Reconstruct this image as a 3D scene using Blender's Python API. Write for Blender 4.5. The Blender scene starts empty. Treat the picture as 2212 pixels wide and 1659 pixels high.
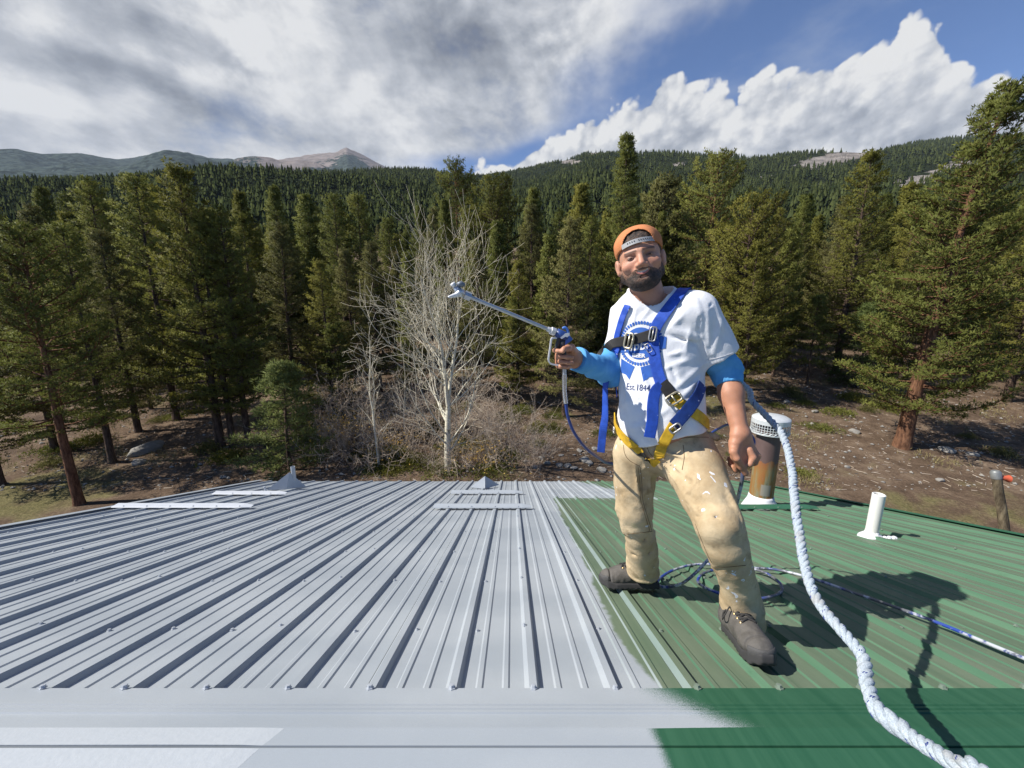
import bpy, bmesh, math, random
import numpy as np
from mathutils import Vector, Matrix, Euler, Quaternion

# ------------------------------------------------------------------ camera, sky, sun, exposure
SC = bpy.context.scene
COL = SC.collection
CAMZ = 5.6
PITCH = math.radians(11.0)
CP, SP = math.cos(PITCH), math.sin(PITCH)
FPX = 833.0                                    # focal length for a 2212 px wide frame

cam_data = bpy.data.cameras.new('camera')
cam_data.sensor_width = 36.0
cam_data.lens = 36.0 * FPX / 2212.0
cam_data.clip_start = 0.02
cam_data.clip_end = 30000.0
cam = bpy.data.objects.new('camera', cam_data)
COL.objects.link(cam)
cam.location = (0, 0, CAMZ)
cam.rotation_euler = (math.radians(90) - PITCH, 0, 0)
SC.camera = cam

SUN_TO = Vector((-0.715, -0.075, 0.695)).normalized()   # direction towards the sun
SUN_ELEV = math.asin(SUN_TO.z)
sun_data = bpy.data.lights.new('sun', 'SUN')
sun_data.energy = 5.0
sun_data.angle = math.radians(0.5)
sun_data.color = (1.0, 0.955, 0.88)
sun = bpy.data.objects.new('sun', sun_data)
COL.objects.link(sun)
sun.rotation_euler = SUN_TO.to_track_quat('Z', 'Y').to_euler()
sun.location = (-30, -4, 40)

SC.view_settings.view_transform = 'Standard'
SC.view_settings.look = 'None'
SC.view_settings.exposure = 0.62
SC.view_settings.gamma = 1.0
SC.view_settings.use_curve_mapping = False
SC.render.engine = 'CYCLES'
SC.cycles.use_denoising = True
SC.cycles.max_bounces = 6
SC.cycles.diffuse_bounces = 3
SC.cycles.glossy_bounces = 3
SC.cycles.transmission_bounces = 3
SC.cycles.volume_bounces = 0
SC.cycles.caustics_reflective = False
SC.cycles.caustics_refractive = False

# ------------------------------------------------------------------ node expression helper
class E:
    """a value socket in a node tree with arithmetic"""
    def __init__(s, nt, sock): s.nt, s.k = nt, sock
    def _m(s, op, *a, clamp=False):
        n = s.nt.nodes.new('ShaderNodeMath'); n.operation = op; n.use_clamp = clamp
        for i, v in enumerate((s,) + a):
            if isinstance(v, E): s.nt.links.new(v.k, n.inputs[i])
            else: n.inputs[i].default_value = v
        return E(s.nt, n.outputs[0])
    def __add__(s, o): return s._m('ADD', o)
    __radd__ = __add__
    def __mul__(s, o): return s._m('MULTIPLY', o)
    __rmul__ = __mul__
    def __sub__(s, o): return s._m('SUBTRACT', o)
    def __rsub__(s, o): return (s * -1.0) + o
    def __truediv__(s, o): return s._m('DIVIDE', o)
    def max(s, o): return s._m('MAXIMUM', o)
    def min(s, o): return s._m('MINIMUM', o)
    def pow(s, o): return s._m('POWER', o)
    def f(s, op, *a): return s._m(op, *a)
    def clamp(s): return s._m('ADD', 0.0, clamp=True)
    def smooth(s, a, b, lo=0.0, hi=1.0):
        n = s.nt.nodes.new('ShaderNodeMapRange'); n.interpolation_type = 'SMOOTHSTEP'
        s.nt.links.new(s.k, n.inputs[0])
        for i, v in enumerate((a, b, lo, hi)):
            n.inputs[i + 1].default_value = v
        return E(s.nt, n.outputs[0])
    def lin(s, a, b, lo=0.0, hi=1.0):
        n = s.nt.nodes.new('ShaderNodeMapRange'); n.clamp = True
        s.nt.links.new(s.k, n.inputs[0])
        for i, v in enumerate((a, b, lo, hi)):
            n.inputs[i + 1].default_value = v
        return E(s.nt, n.outputs[0])
    def curve(s, pts, lo_x, hi_x, lo_y, hi_y):
        n = s.nt.nodes.new('ShaderNodeFloatCurve')
        c = n.mapping.curves[0]
        P = [((x - lo_x) / (hi_x - lo_x), (y - lo_y) / (hi_y - lo_y)) for x, y in pts]
        c.points[0].location = P[0]; c.points[1].location = P[-1]
        for p in P[1:-1]: c.points.new(*p)
        for p in c.points: p.handle_type = 'VECTOR'
        n.mapping.update()
        t = (s - lo_x) / (hi_x - lo_x)
        s.nt.links.new(t.clamp().k, n.inputs[1])
        return E(s.nt, n.outputs[0]) * (hi_y - lo_y) + lo_y

def comb(nt, x, y, z):
    n = nt.nodes.new('ShaderNodeCombineXYZ')
    for i, v in enumerate((x, y, z)):
        if isinstance(v, E): nt.links.new(v.k, n.inputs[i])
        else: n.inputs[i].default_value = v
    return n.outputs[0]

def sep(nt, sock):
    n = nt.nodes.new('ShaderNodeSeparateXYZ'); nt.links.new(sock, n.inputs[0])
    return [E(nt, o) for o in n.outputs]

def noise(nt, vec, scale, detail=4.0, rough=0.55, dist=0.0, col=False, dim='3D'):
    n = nt.nodes.new('ShaderNodeTexNoise'); n.noise_dimensions = dim
    if vec is not None: nt.links.new(vec, n.inputs['Vector'])
    n.inputs['Scale'].default_value = scale; n.inputs['Detail'].default_value = detail
    n.inputs['Roughness'].default_value = rough; n.inputs['Distortion'].default_value = dist
    return n.outputs['Color'] if col else E(nt, n.outputs['Fac'])

def vor(nt, vec, scale, feature='F1', rnd=1.0, out='Distance'):
    n = nt.nodes.new('ShaderNodeTexVoronoi'); n.feature = feature
    if vec is not None: nt.links.new(vec, n.inputs['Vector'])
    n.inputs['Scale'].default_value = scale; n.inputs['Randomness'].default_value = rnd
    return E(nt, n.outputs[out]) if out == 'Distance' else n.outputs[out]

def mixc(nt, fac, a, b, mode='MIX'):
    n = nt.nodes.new('ShaderNodeMix'); n.data_type = 'RGBA'; n.blend_type = mode
    for i, v in ((0, fac), (6, a), (7, b)):
        if isinstance(v, E): nt.links.new(v.k, n.inputs[i])
        elif isinstance(v, (int, float)): n.inputs[i].default_value = v
        elif isinstance(v, tuple): n.inputs[i].default_value = (*v, 1.0) if len(v) == 3 else v
        else: nt.links.new(v, n.inputs[i])
    return n.outputs[2]

def ramp(nt, fac, stops):
    n = nt.nodes.new('ShaderNodeValToRGB'); nt.links.new(fac.k, n.inputs[0])
    el = n.color_ramp.elements
    while len(el) < len(stops): el.new(0.5)
    for e, (p, c) in zip(el, stops):
        e.position = p; e.color = (*c, 1.0)
    return n.outputs[0]

# ------------------------------------------------------------------ world: sky with clouds
world = bpy.data.worlds.new('World'); SC.world = world
world.use_nodes = True
world.cycles.sampling_method = 'NONE'
wt = world.node_tree; wt.nodes.clear()
sky = wt.nodes.new('ShaderNodeTexSky'); sky.sky_type = 'NISHITA'; sky.sun_disc = False
sky.sun_elevation = SUN_ELEV
sky.sun_rotation = math.atan2(SUN_TO.x, SUN_TO.y)
sky.altitude = 2600.0; sky.air_density = 1.0; sky.dust_density = 0.3; sky.ozone_density = 2.0
tc = wt.nodes.new('ShaderNodeTexCoord')
vdir = tc.outputs['Generated']
dx, dy, dz = sep(wt, vdir)
DEG = 180.0 / math.pi
az = dx.f('ARCTAN2', dy) * DEG
el = dz.min(0.9999).max(-0.9999).f('ARCSINE') * DEG

def pae(u, v):      # direction (azimuth, elevation in degrees) of a point of the photograph
    xv = (u - 1106.0) / FPX; yv = (v - 829.5) / FPX
    X, Y, Z = xv, CP - SP * yv, -SP - CP * yv
    return math.degrees(math.atan2(X, Y)), math.degrees(math.atan2(Z, math.hypot(X, Y)))
# the broad grey deck ahead on the left (the sun stands clear of it, further left)
warp = noise(wt, comb(wt, az * 0.045, el * 0.06, 0.0), 1.0, 5, 0.6, 0.0, dim='2D')
azb = el.curve([(0, -12)] + [(pae(u, v)[1], pae(u, v)[0]) for u, v in ((985, 352), (1110, 325), (1250, 290), (1340, 245), (1375, 170), (1440, 90), (1545, 0))] + [(44, 30), (60, 38), (90, 48)], 0, 90, -15, 60)
deck = (azb - az + (warp - 0.5) * 22.0)
edge = deck.smooth(-4.0, 10.0) * (az + (warp - 0.5) * 30.0).smooth(-84, -64) * (el + (warp - 0.5) * 16.0).smooth(62, 42)
def streaky(ox, oy):
    # wind-drawn bands that run down to the right
    return comb(wt, az * 0.080 + el * 0.040 + ox, el * 0.125 - az * 0.020 + oy, 0.0)
n1 = noise(wt, streaky(0, 0), 0.85, 9, 0.58, 0.10, dim='2D')
n1b = noise(wt, streaky(-0.12, 0.12), 0.85, 6, 0.58, 0.10, dim='2D')
n2 = noise(wt, comb(wt, az * 0.03 + 3.1, el * 0.05 + 1.7, 0.0), 1.0, 3, 0.5, 0.2, dim='2D')
wa = (n1 - 0.5) * 16.0; we = (n2 - 0.5) * 12.0
def blob(u, v, su, sv):
    a0, e0 = pae(u, v); a1 = pae(u + su, v)[0]; e1 = pae(u, v - sv)[1]
    a = (az + wa - a0) / abs(a1 - a0); e = (el + we - e0) / abs(e1 - e0)
    return ((a * a + e * e) * -1.0).f('EXPONENT')
dark = blob(960, 60, 230, 110) * 0.42 + blob(1060, 130, 110, 60) * 0.16 + blob(470, 110, 70, 45) * 0.26 + blob(120, 170, 170, 55) * 0.26 + blob(270, 50, 130, 60) * 0.26 + blob(40, 60, 110, 50) * 0.16 + blob(330, 220, 120, 32) * 0.22 + blob(560, 290, 260, 32) * 0.18 + blob(900, 260, 160, 70) * 0.10
lite = blob(150, 265, 110, 30) * 0.22 + blob(600, 150, 90, 110) * 0.14 + blob(760, 40, 60, 60) * 0.10 + blob(1260, 110, 70, 110) * 0.16 + blob(420, 60, 40, 40) * 0.12 + blob(420, 180, 90, 30) * 0.10
gval = (0.86 + (n1 - 0.5) * 0.85 + (n2 - 0.5) * 0.25 + (n1 - n1b) * 0.85 - dark + lite).max(0.24).min(1.0)
gval = gval
gcol = ramp(wt, gval, [(0.25, (0.22, 0.24, 0.285)), (0.5, (0.40, 0.43, 0.485)), (0.75, (0.64, 0.665, 0.715)), (1.0, (0.96, 0.965, 0.97))])
wisp = noise(wt, comb(wt, az * 0.05 + el * 0.06, el * 0.11 - az * 0.03, 0.0), 0.8, 6, 0.6, 0.0, dim='2D')
galpha = edge * (0.90 + (n1 - 0.35) * 2.0).clamp()
thin = (wisp - 0.52).smooth(0.0, 0.34) * 0.34

# the cumulus bank on the right, its top line climbing to the right
tops = [(985, 372), (1010, 360), (1106, 350), (1135, 330), (1181, 298), (1240, 285), (1271, 262), (1330, 235), (1406, 205), (1430, 170), (1456, 156), (1500, 178), (1536, 178), (1606, 192), (1640, 168), (1671, 150), (1710, 160), (1766, 140), (1816, 138), (1850, 110), (1886, 86), (1950, 50), (2010, 28), (2040, 45), (2056, 110), (2035, 160), (2120, 152), (2160, 165), (2212, 172)]
topl = az.curve([(-90, 6), (-40, 6), (-12, 12)] + [(round(pae(u, v)[0], 2), pae(u, v)[1]) for u, v in tops if u != 2035] + [(58, 19), (68, 17), (84, 8), (90, 6)], -90, 90, 5, 40)
def cum(ox, oy, k=1.0):
    return comb(wt, (az * 0.16 - el * 0.02) * k + ox, (el * 0.18) * k + oy, 0.0)
c1 = noise(wt, cum(0, 0), 1.2, 9, 0.55, 0.0, dim='2D')
c1s = noise(wt, cum(-0.10, 0.15), 1.2, 6, 0.55, 0.0, dim='2D')
c2 = noise(wt, cum(5.2, 1.3), 0.40, 3, 0.5, 0.0, dim='2D')
jit_ = (c1 - 0.5) * 0.9
def puff(sc, ox):   # rounded heads
    v_ = wt.nodes.new('ShaderNodeTexVoronoi'); v_.voronoi_dimensions = '2D'; v_.feature = 'F1'; v_.inputs['Scale'].default_value = sc
    wt.links.new(comb(wt, az * 0.16 - el * 0.03 + jit_ * 0.45 + ox, el * 0.19 + jit_ * 0.45, 0.0), v_.inputs['Vector'])
    return E(wt, v_.outputs['Distance'])
b1 = puff(1.9, 0.0); b2 = puff(5.0, 3.3)
depth = topl - el + (0.42 - b1) * 2.6 + (0.40 - b2) * 1.1 + (c1 - 0.5) * 2.0
calpha = depth.smooth(-0.1, 0.6) * az.smooth(-9, -5) * az.smooth(92, 76)
cval = (0.97 + (0.36 - b1) * 0.52 + (0.36 - b2) * 0.26 + (c1 - c1s) * 1.25 + (c2 - 0.5) * 0.8 - depth.lin(1.5, 9.0) * 0.36).max(0.30).min(1.0)
ccol = ramp(wt, cval, [(0.3, (0.33, 0.36, 0.42)), (0.55, (0.50, 0.53, 0.59)), (0.78, (0.72, 0.74, 0.78)), (1.0, (1.0, 0.995, 0.98))])

bgsky = wt.nodes.new('ShaderNodeMix'); bgsky.data_type = 'RGBA'; bgsky.blend_type = 'MULTIPLY'
bgsky.inputs[0].default_value = 1.0
wt.links.new(sky.outputs[0], bgsky.inputs[6]); bgsky.inputs[7].default_value = (0.112, 0.142, 0.182, 1)
c = mixc(wt, thin, bgsky.outputs[2], (0.62, 0.68, 0.78))
c = mixc(wt, galpha, c, gcol)
c = mixc(wt, calpha, c, ccol)
# below the horizon the dull ground tone
c = mixc(wt, el.smooth(-4.0, 0.0), (0.10, 0.085, 0.06), c)
bg = wt.nodes.new('ShaderNodeBackground'); bg.inputs['Strength'].default_value = 0.54
wt.links.new(c, bg.inputs['Color'])
wo = wt.nodes.new('ShaderNodeOutputWorld'); wt.links.new(bg.outputs[0], wo.inputs['Surface'])

# ------------------------------------------------------------------ helpers
rng = random.Random(7)
nrs = np.random.RandomState(11)

def ray(u, v):
    xv = (u - 1106.0) / FPX; yv = (v - 829.5) / FPX
    return Vector((xv, CP - SP * yv, -SP - CP * yv))
def at(u, v, Y):
    r = ray(u, v); t = Y / r.y
    return Vector((r.x * t, Y, CAMZ + r.z * t))
K = 2212.0 / 4032.0
def S(u, v, Y): return at(u * K, v * K, Y)

ROOF_Y0, ROOF_Z0, ROOF_SL = 0.978, 4.434, -0.3367
def roof_z(Y): return ROOF_Z0 + ROOF_SL * (Y - ROOF_Y0)
ROOF_N = Vector((0, -ROOF_SL, 1)).normalized()
def on_roof(u, v, lift=0.0):
    r = ray(u, v)
    # CAMZ + r.z t = Z0 + SL (r.y t - Y0) + lift
    t = (ROOF_Z0 - ROOF_SL * ROOF_Y0 + lift - CAMZ) / (r.z - ROOF_SL * r.y)
    return Vector((r.x * t, r.y * t, CAMZ + r.z * t))

def mesh_np(name, V, F, mat=None, parent=None, smooth=False, attrs=None, normals=None):
    """V (n,3) array, F list of arrays of equal-length faces (or one array)"""
    me = bpy.data.meshes.new(name)
    V = np.asarray(V, dtype=np.float32)
    if isinstance(F, np.ndarray): F = [F]
    F = [np.asarray(f, dtype=np.int32) for f in F if len(f)]
    me.vertices.add(len(V)); me.vertices.foreach_set('co', V.ravel())
    nl = sum(f.size for f in F); nf = sum(len(f) for f in F)
    me.loops.add(nl); me.loops.foreach_set('vertex_index', np.concatenate([f.ravel() for f in F]))
    me.polygons.add(nf)
    st = []; o = 0
    for f in F:
        st.append(o + np.arange(len(f)) * f.shape[1]); o += f.size
    me.polygons.foreach_set('loop_start', np.concatenate(st).astype(np.int32))
    me.polygons.foreach_set('use_smooth', np.full(nf, bool(smooth)))
    me.update(calc_edges=True); me.validate()
    if normals is not None: me.normals_split_custom_set_from_vertices(np.asarray(normals, dtype=np.float32))
    for k, a in (attrs or {}).items():
        a = np.asarray(a, dtype=np.float32)
        if a.ndim == 2:
            at_ = me.attributes.new(k, 'FLOAT_COLOR', 'POINT')
            if a.shape[1] == 3: a = np.hstack([a, np.ones((len(a), 1), np.float32)])
            at_.data.foreach_set('color', a.ravel())
        else:
            at_ = me.attributes.new(k, 'FLOAT', 'POINT'); at_.data.foreach_set('value', a)
    ob = bpy.data.objects.new(name, me); COL.objects.link(ob)
    if mat: me.materials.append(mat)
    if parent: ob.parent = parent
    return ob

class MB:
    """collects verts and faces of mixed sizes"""
    def __init__(s): s.v = []; s.f = []
    def add(s, vs, fs):
        o = len(s.v); s.v += [tuple(x) for x in vs]; s.f += [tuple(i + o for i in f) for f in fs]
    def box(s, c, h, rot=None):
        c = Vector(c); pts = []
        for sx in (-1, 1):
            for sy in (-1, 1):
                for sz in (-1, 1):
                    p = Vector((sx * h[0], sy * h[1], sz * h[2]))
                    pts.append(c + (rot @ p if rot else p))
        s.add(pts, [(0, 1, 3, 2), (4, 6, 7, 5), (0, 4, 5, 1), (2, 3, 7, 6), (0, 2, 6, 4), (1, 5, 7, 3)])
    def tube(s, pts, rad, n=8, caps=True, twist=0.0):
        pts = [Vector(p) for p in pts]; m = len(pts)
        R = rad if isinstance(rad, (list, tuple)) else [rad] * m
        t0 = (pts[1] - pts[0]).normalized()
        a = t0.orthogonal().normalized(); ring = []
        vs = []
        for i in range(m):
            t = (pts[min(i + 1, m - 1)] - pts[max(i - 1, 0)])
            t = t.normalized() if t.length > 1e-9 else t0
            a = (a - t * a.dot(t)); a = a.normalized() if a.length > 1e-6 else t.orthogonal().normalized()
            b = t.cross(a)
            for k in range(n):
                th = 2 * math.pi * k / n + twist * i
                vs.append(pts[i] + (a * math.cos(th) + b * math.sin(th)) * R[i])
        fs = []
        for i in range(m - 1):
            for k in range(n):
                k2 = (k + 1) % n
                fs.append((i * n + k, i * n + k2, (i + 1) * n + k2, (i + 1) * n + k))
        if caps:
            fs.append(tuple(range(n - 1, -1, -1))); fs.append(tuple((m - 1) * n + k for k in range(n)))
        s.add(vs, fs)
    def lathe(s, prof, n=24, M=None, close=False):
        vs = []; m = len(prof)
        for r, z in prof:
            for k in range(n):
                th = 2 * math.pi * k / n
                p = Vector((r * math.cos(th), r * math.sin(th), z))
                vs.append(M @ p if M else p)
        fs = []
        for i in range(m - 1):
            for k in range(n):
                k2 = (k + 1) % n
                fs.append((i * n + k, i * n + k2, (i + 1) * n + k2, (i + 1) * n + k))
        s.add(vs, fs)
    def build(s, name, mat=None, parent=None, smooth=False, auto=None, attrs=None, bevel=0.0):
        me = bpy.data.meshes.new(name); me.from_pydata(s.v, [], s.f); me.update()
        ob = bpy.data.objects.new(name, me); COL.objects.link(ob)
        if smooth: me.polygons.foreach_set('use_smooth', np.ones(len(me.polygons), dtype=bool))
        if auto is not None: me.set_sharp_from_angle(angle=math.radians(auto))
        if mat: me.materials.append(mat)
        if parent: ob.parent = parent
        if bevel > 0:
            m = ob.modifiers.new('bevel', 'BEVEL'); m.width = bevel; m.segments = 2; m.limit_method = 'ANGLE'
        return ob

def empty(name, loc=(0, 0, 0), parent=None):
    o = bpy.data.objects.new(name, None); COL.objects.link(o); o.location = loc
    o.empty_display_size = 0.1
    if parent: o.parent = parent
    return o
def tag(o, label=None, cat=None, group=None, kind=None):
    if label: o['label'] = label
    if cat: o['category'] = cat
    if group: o['group'] = group
    if kind: o['kind'] = kind
    return o
def catmull(pts, n=8):
    P = [Vector(p) for p in pts]; P = [P[0] * 2 - P[1]] + P + [P[-1] * 2 - P[-2]]
    out = []
    for i in range(1, len(P) - 2):
        for k in range(n):
            t = k / n
            a, b, c_, d = P[i - 1], P[i], P[i + 1], P[i + 2]
            out.append(0.5 * ((2 * b) + (c_ - a) * t + (2 * a - 5 * b + 4 * c_ - d) * t * t + (3 * b - a - 3 * c_ + d) * t ** 3))
    out.append(P[-2]); return out

def material(name):
    m = bpy.data.materials.new(name); m.use_nodes = True
    nt = m.node_tree; b = nt.nodes['Principled BSDF']
    return m, nt, b
def setc(nt, b, key, v):
    if isinstance(v, E): nt.links.new(v.k, b.inputs[key])
    elif isinstance(v, tuple): b.inputs[key].default_value = (*v, 1.0) if len(v) == 3 else v
    elif isinstance(v, (int, float)): b.inputs[key].default_value = v
    else: nt.links.new(v, b.inputs[key])
def bumpn(nt, b, h, strength=0.3, dist=0.01):
    n = nt.nodes.new('ShaderNodeBump'); n.inputs['Strength'].default_value = strength
    n.inputs['Distance'].default_value = dist
    nt.links.new(h.k, n.inputs['Height']); nt.links.new(n.outputs[0], b.inputs['Normal'])
def objco(nt):
    return nt.nodes.new('ShaderNodeTexCoord').outputs['Object']
def geo_pos(nt):
    return nt.nodes.new('ShaderNodeNewGeometry').outputs['Position']
def attr(nt, name, col=False):
    n = nt.nodes.new('ShaderNodeAttribute'); n.attribute_name = name
    return n.outputs['Color'] if col else E(nt, n.outputs['Fac'])

def simple(name, colr, rough=0.6, metal=0.0, var=0.15, scale=40.0, bump=0.0, bscale=120.0, spec=0.5):
    m, nt, b = material(name)
    co = objco(nt)
    n = noise(nt, co, scale, 4, 0.6)
    k = n * (2 * var) + (1 - var)
    setc(nt, b, 'Base Color', mixc(nt, 1.0, colr, comb(nt, k, k, k), 'MULTIPLY'))
    setc(nt, b, 'Roughness', n * 0.2 + (rough - 0.1)); b.inputs['Metallic'].default_value = metal
    b.inputs['Specular IOR Level'].default_value = spec
    if bump: bumpn(nt, b, noise(nt, co, bscale, 3, 0.6), bump, 0.004)
    return m
# ------------------------------------------------------------------ terrain
def fbm2(x, y, seed=0, octv=4, s=1.0):
    x = np.asarray(x, float); y = np.asarray(y, float); out = 0.0; a = 1.0; tot = 0
    def h(i, j):
        n = (i * 374761393 + j * 668265263 + seed * 974711) & 0x7fffffff
        n = ((n ^ (n >> 13)) * 1274126177) & 0x7fffffff
        return ((n ^ (n >> 16)) & 0xffff) / 65535.0
    for o in range(octv):
        X = x * s + 17.3 * o; Yy = y * s - 9.1 * o
        i = np.floor(X).astype(np.int64); j = np.floor(Yy).astype(np.int64)
        fx = X - i; fy = Yy - j; fx = fx * fx * (3 - 2 * fx); fy = fy * fy * (3 - 2 * fy)
        v = (h(i, j) * (1 - fx) + h(i + 1, j) * fx) * (1 - fy) + (h(i, j + 1) * (1 - fx) + h(i + 1, j + 1) * fx) * fy
        out = out + a * (v - 0.5); tot += a; a *= 0.5; s *= 2.03
    return out / tot
def ground_z(x, y):
    d = np.asarray(y, float) - 15.0
    base = 0.205 * (np.sqrt(d * d + 16.0) + d) / 2.0
    und = fbm2(x, y, 3, 3, 0.07) * 1.4 * np.clip((np.asarray(y) - 8.0) / 14.0, 0.0, 1.0)
    fine = fbm2(x, y, 5, 3, 0.6) * 0.16
    return base - 0.05 + und + fine

# ------------------------------------------------------------------ ground
def ground_material():
    m, nt, b = material('forest_floor')
    p = geo_pos(nt)
    big = noise(nt, p, 0.16, 4, 0.6)
    mid = noise(nt, p, 1.3, 6, 0.65)
    fine = noise(nt, p, 14.0, 5, 0.7)
    lit = vor(nt, p, 22.0, 'F1', 1.0)
    c0 = ramp(nt, (mid * 0.6 + fine * 0.4), [(0.30, (0.045, 0.032, 0.022)), (0.48, (0.115, 0.078, 0.052)), (0.62, (0.20, 0.145, 0.10)), (0.78, (0.36, 0.29, 0.21))])
    grass = ramp(nt, fine, [(0.3, (0.055, 0.060, 0.018)), (0.7, (0.20, 0.18, 0.07))])
    g = (big + mid * 0.35).smooth(0.72, 0.86)
    c1 = mixc(nt, g * 0.75, c0, grass)
    chips = (lit * -1.0 + 0.16).smooth(0.0, 0.06) * fine.smooth(0.50, 0.62)
    c2 = mixc(nt, chips * 0.8, c1, (0.50, 0.43, 0.34))
    setc(nt, b, 'Base Color', c2); b.inputs['Roughness'].default_value = 0.95
    b.inputs['Specular IOR Level'].default_value = 0.1
    bumpn(nt, b, fine * 0.5 + mid, 0.9, 0.08)
    return m
M_ground = ground_material()
xs = np.unique(np.concatenate([np.linspace(-260, -40, 45), np.linspace(-40, 40, 161), np.linspace(40, 260, 45)]))
ys = np.unique(np.concatenate([np.linspace(-60, 8, 18), np.linspace(8, 40, 97), np.linspace(40, 190, 60)]))
gx, gy = np.meshgrid(xs, ys)
gz = ground_z(gx, gy)
V = np.stack([gx.ravel(), gy.ravel(), gz.ravel()], 1)
nx, ny = len(xs), len(ys)
ii = (np.arange(ny - 1)[:, None] * nx + np.arange(nx - 1)[None, :]).ravel()
F = np.stack([ii, ii + 1, ii + nx + 1, ii + nx], 1)
tag(mesh_np('ground', V, F, M_ground, smooth=True), kind='structure')

# ------------------------------------------------------------------ hills: polar sheets with their own distance
def tan_el(u, v):
    r = ray(u, v); return math.atan2(r.x, r.y), r.z / math.hypot(r.x, r.y)
def hill_sheet(poly, rc, r0, seed, lower=0.0, na=260, nr=46, rough=0.05, z0f=None, back=0.6, bulge=1.0):
    A = np.array([tan_el(u, v) for u, v in poly]); az_ = np.linspace(A[0, 0], A[-1, 0], na)
    te = np.interp(az_, A[:, 0], A[:, 1])
    rcv = rc * (1 + 0.22 * fbm2(az_ * 3.1, az_ * 0 + seed, seed, 3))
    zc = CAMZ + te * rcv - lower
    s = np.concatenate([np.linspace(0, 1, nr), 1 + np.linspace(0.04, back, 9)])
    AA, SS = np.meshgrid(az_, s)
    RC = np.broadcast_to(rcv, AA.shape); ZC = np.broadcast_to(zc, AA.shape)
    R = r0 + (RC - r0) * SS
    X = R * np.sin(AA); Y = R * np.cos(AA)
    Z0 = z0f(r0 * np.sin(AA), r0 * np.cos(AA)) if z0f else np.full_like(X, -20.0)
    Sc = np.clip(SS, 0, 1)
    Z = Z0 + (ZC - Z0) * Sc ** bulge
    amp = rough * RC * np.sin(np.pi * Sc) * 0.9
    Z = Z + amp * fbm2(X / rc * 5, Y / rc * 5, seed + 4, 5)
    Z = Z + np.where(SS > 0.97, RC * 0.0016 * fbm2(AA * 90, SS * 0 + 3, seed, 4) * 2.0, 0.0)
    Z = np.where(SS > 1, ZC - (SS - 1) * RC * 0.35, Z)
    V = np.stack([X.ravel(), Y.ravel(), Z.ravel()], 1)
    n = na; m = len(s)
    ii = (np.arange(m - 1)[:, None] * n + np.arange(n - 1)[None, :]).ravel()
    F = np.stack([ii, ii + 1, ii + n + 1, ii + n], 1)
    return V, F, (AA, SS, X, Y, Z)

def hill_material(name, forest, rock, rock_amt, scale, fine=70.0):
    m, nt, b = material(name)
    p = geo_pos(nt)
    n1 = noise(nt, p, scale, 6, 0.62)
    n2 = noise(nt, p, scale * 9, 4, 0.65)
    n3 = noise(nt, p, scale * fine, 3, 0.65)
    cf = mixc(nt, n3.smooth(0.38, 0.62), tuple(x * 0.45 for x in forest), tuple(x * 1.35 for x in forest))
    cr = mixc(nt, n2.smooth(0.35, 0.65), tuple(x * 0.72 for x in rock), tuple(x * 1.2 for x in rock))
    r = attr(nt, 'rock')
    k = (r + (n1 - 0.5) * 0.9 + (n2 - 0.5) * 1.3 + (n3 - 0.5) * 0.7 + rock_amt).smooth(0.46, 0.58)
    setc(nt, b, 'Base Color', mixc(nt, k, cf, cr))
    b.inputs['Roughness'].default_value = 1.0; b.inputs['Specular IOR Level'].default_value = 0.0
    bumpn(nt, b, n3 + n2 * 2.0, 1.0, 6.0)
    return m

near_hill_poly = [(-900, 430), (-300, 392), (0, 383), (150, 381), (300, 378), (380, 366), (440, 358), (585, 361), (700, 365), (825, 360), (930, 363), (975, 371), (1075, 377), (1160, 392), (1300, 402), (1500, 440), (1800, 480), (2400, 520)]
right_hill_poly = [(930, 420), (1010, 388), (1060, 376), (1106, 369), (1156, 358), (1206, 345), (1250, 334), (1271, 326), (1296, 324), (1326, 329), (1386, 336), (1466, 336), (1521, 342), (1596, 348),
                   (1656, 345), (1756, 330), (1856, 325), (1906, 318), (1981, 304), (2056, 296), (2121, 290), (2212, 287), (2500, 268), (3300, 250)]
far_ridge_poly = [(-900, 345), (-300, 352), (-80, 345), (0, 336), (40, 332), (90, 338), (165, 330), (215, 338), (250, 344), (300, 338), (350, 328), (405, 329), (450, 340), (490, 343), (530, 347), (600, 345), (665, 335),
                  (700, 331), (725, 328), (748, 318.5), (762, 325), (780, 333), (805, 346), (830, 359), (880, 380), (950, 400), (1100, 430)]

Vb, Fb, Gb = hill_sheet(near_hill_poly, 820, 120, 21, lower=6.0, z0f=lambda x, y: ground_z(x, y) - 4.0, rough=0.05)
rockb = np.zeros(len(Vb))
M_hb = hill_material('wooded_hill', (0.028, 0.036, 0.018), (0.24, 0.21, 0.17), -0.25, 0.006)
tag(mesh_np('wooded_hill', Vb, Fb, M_hb, smooth=True, attrs={'rock': rockb}), kind='structure')

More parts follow.
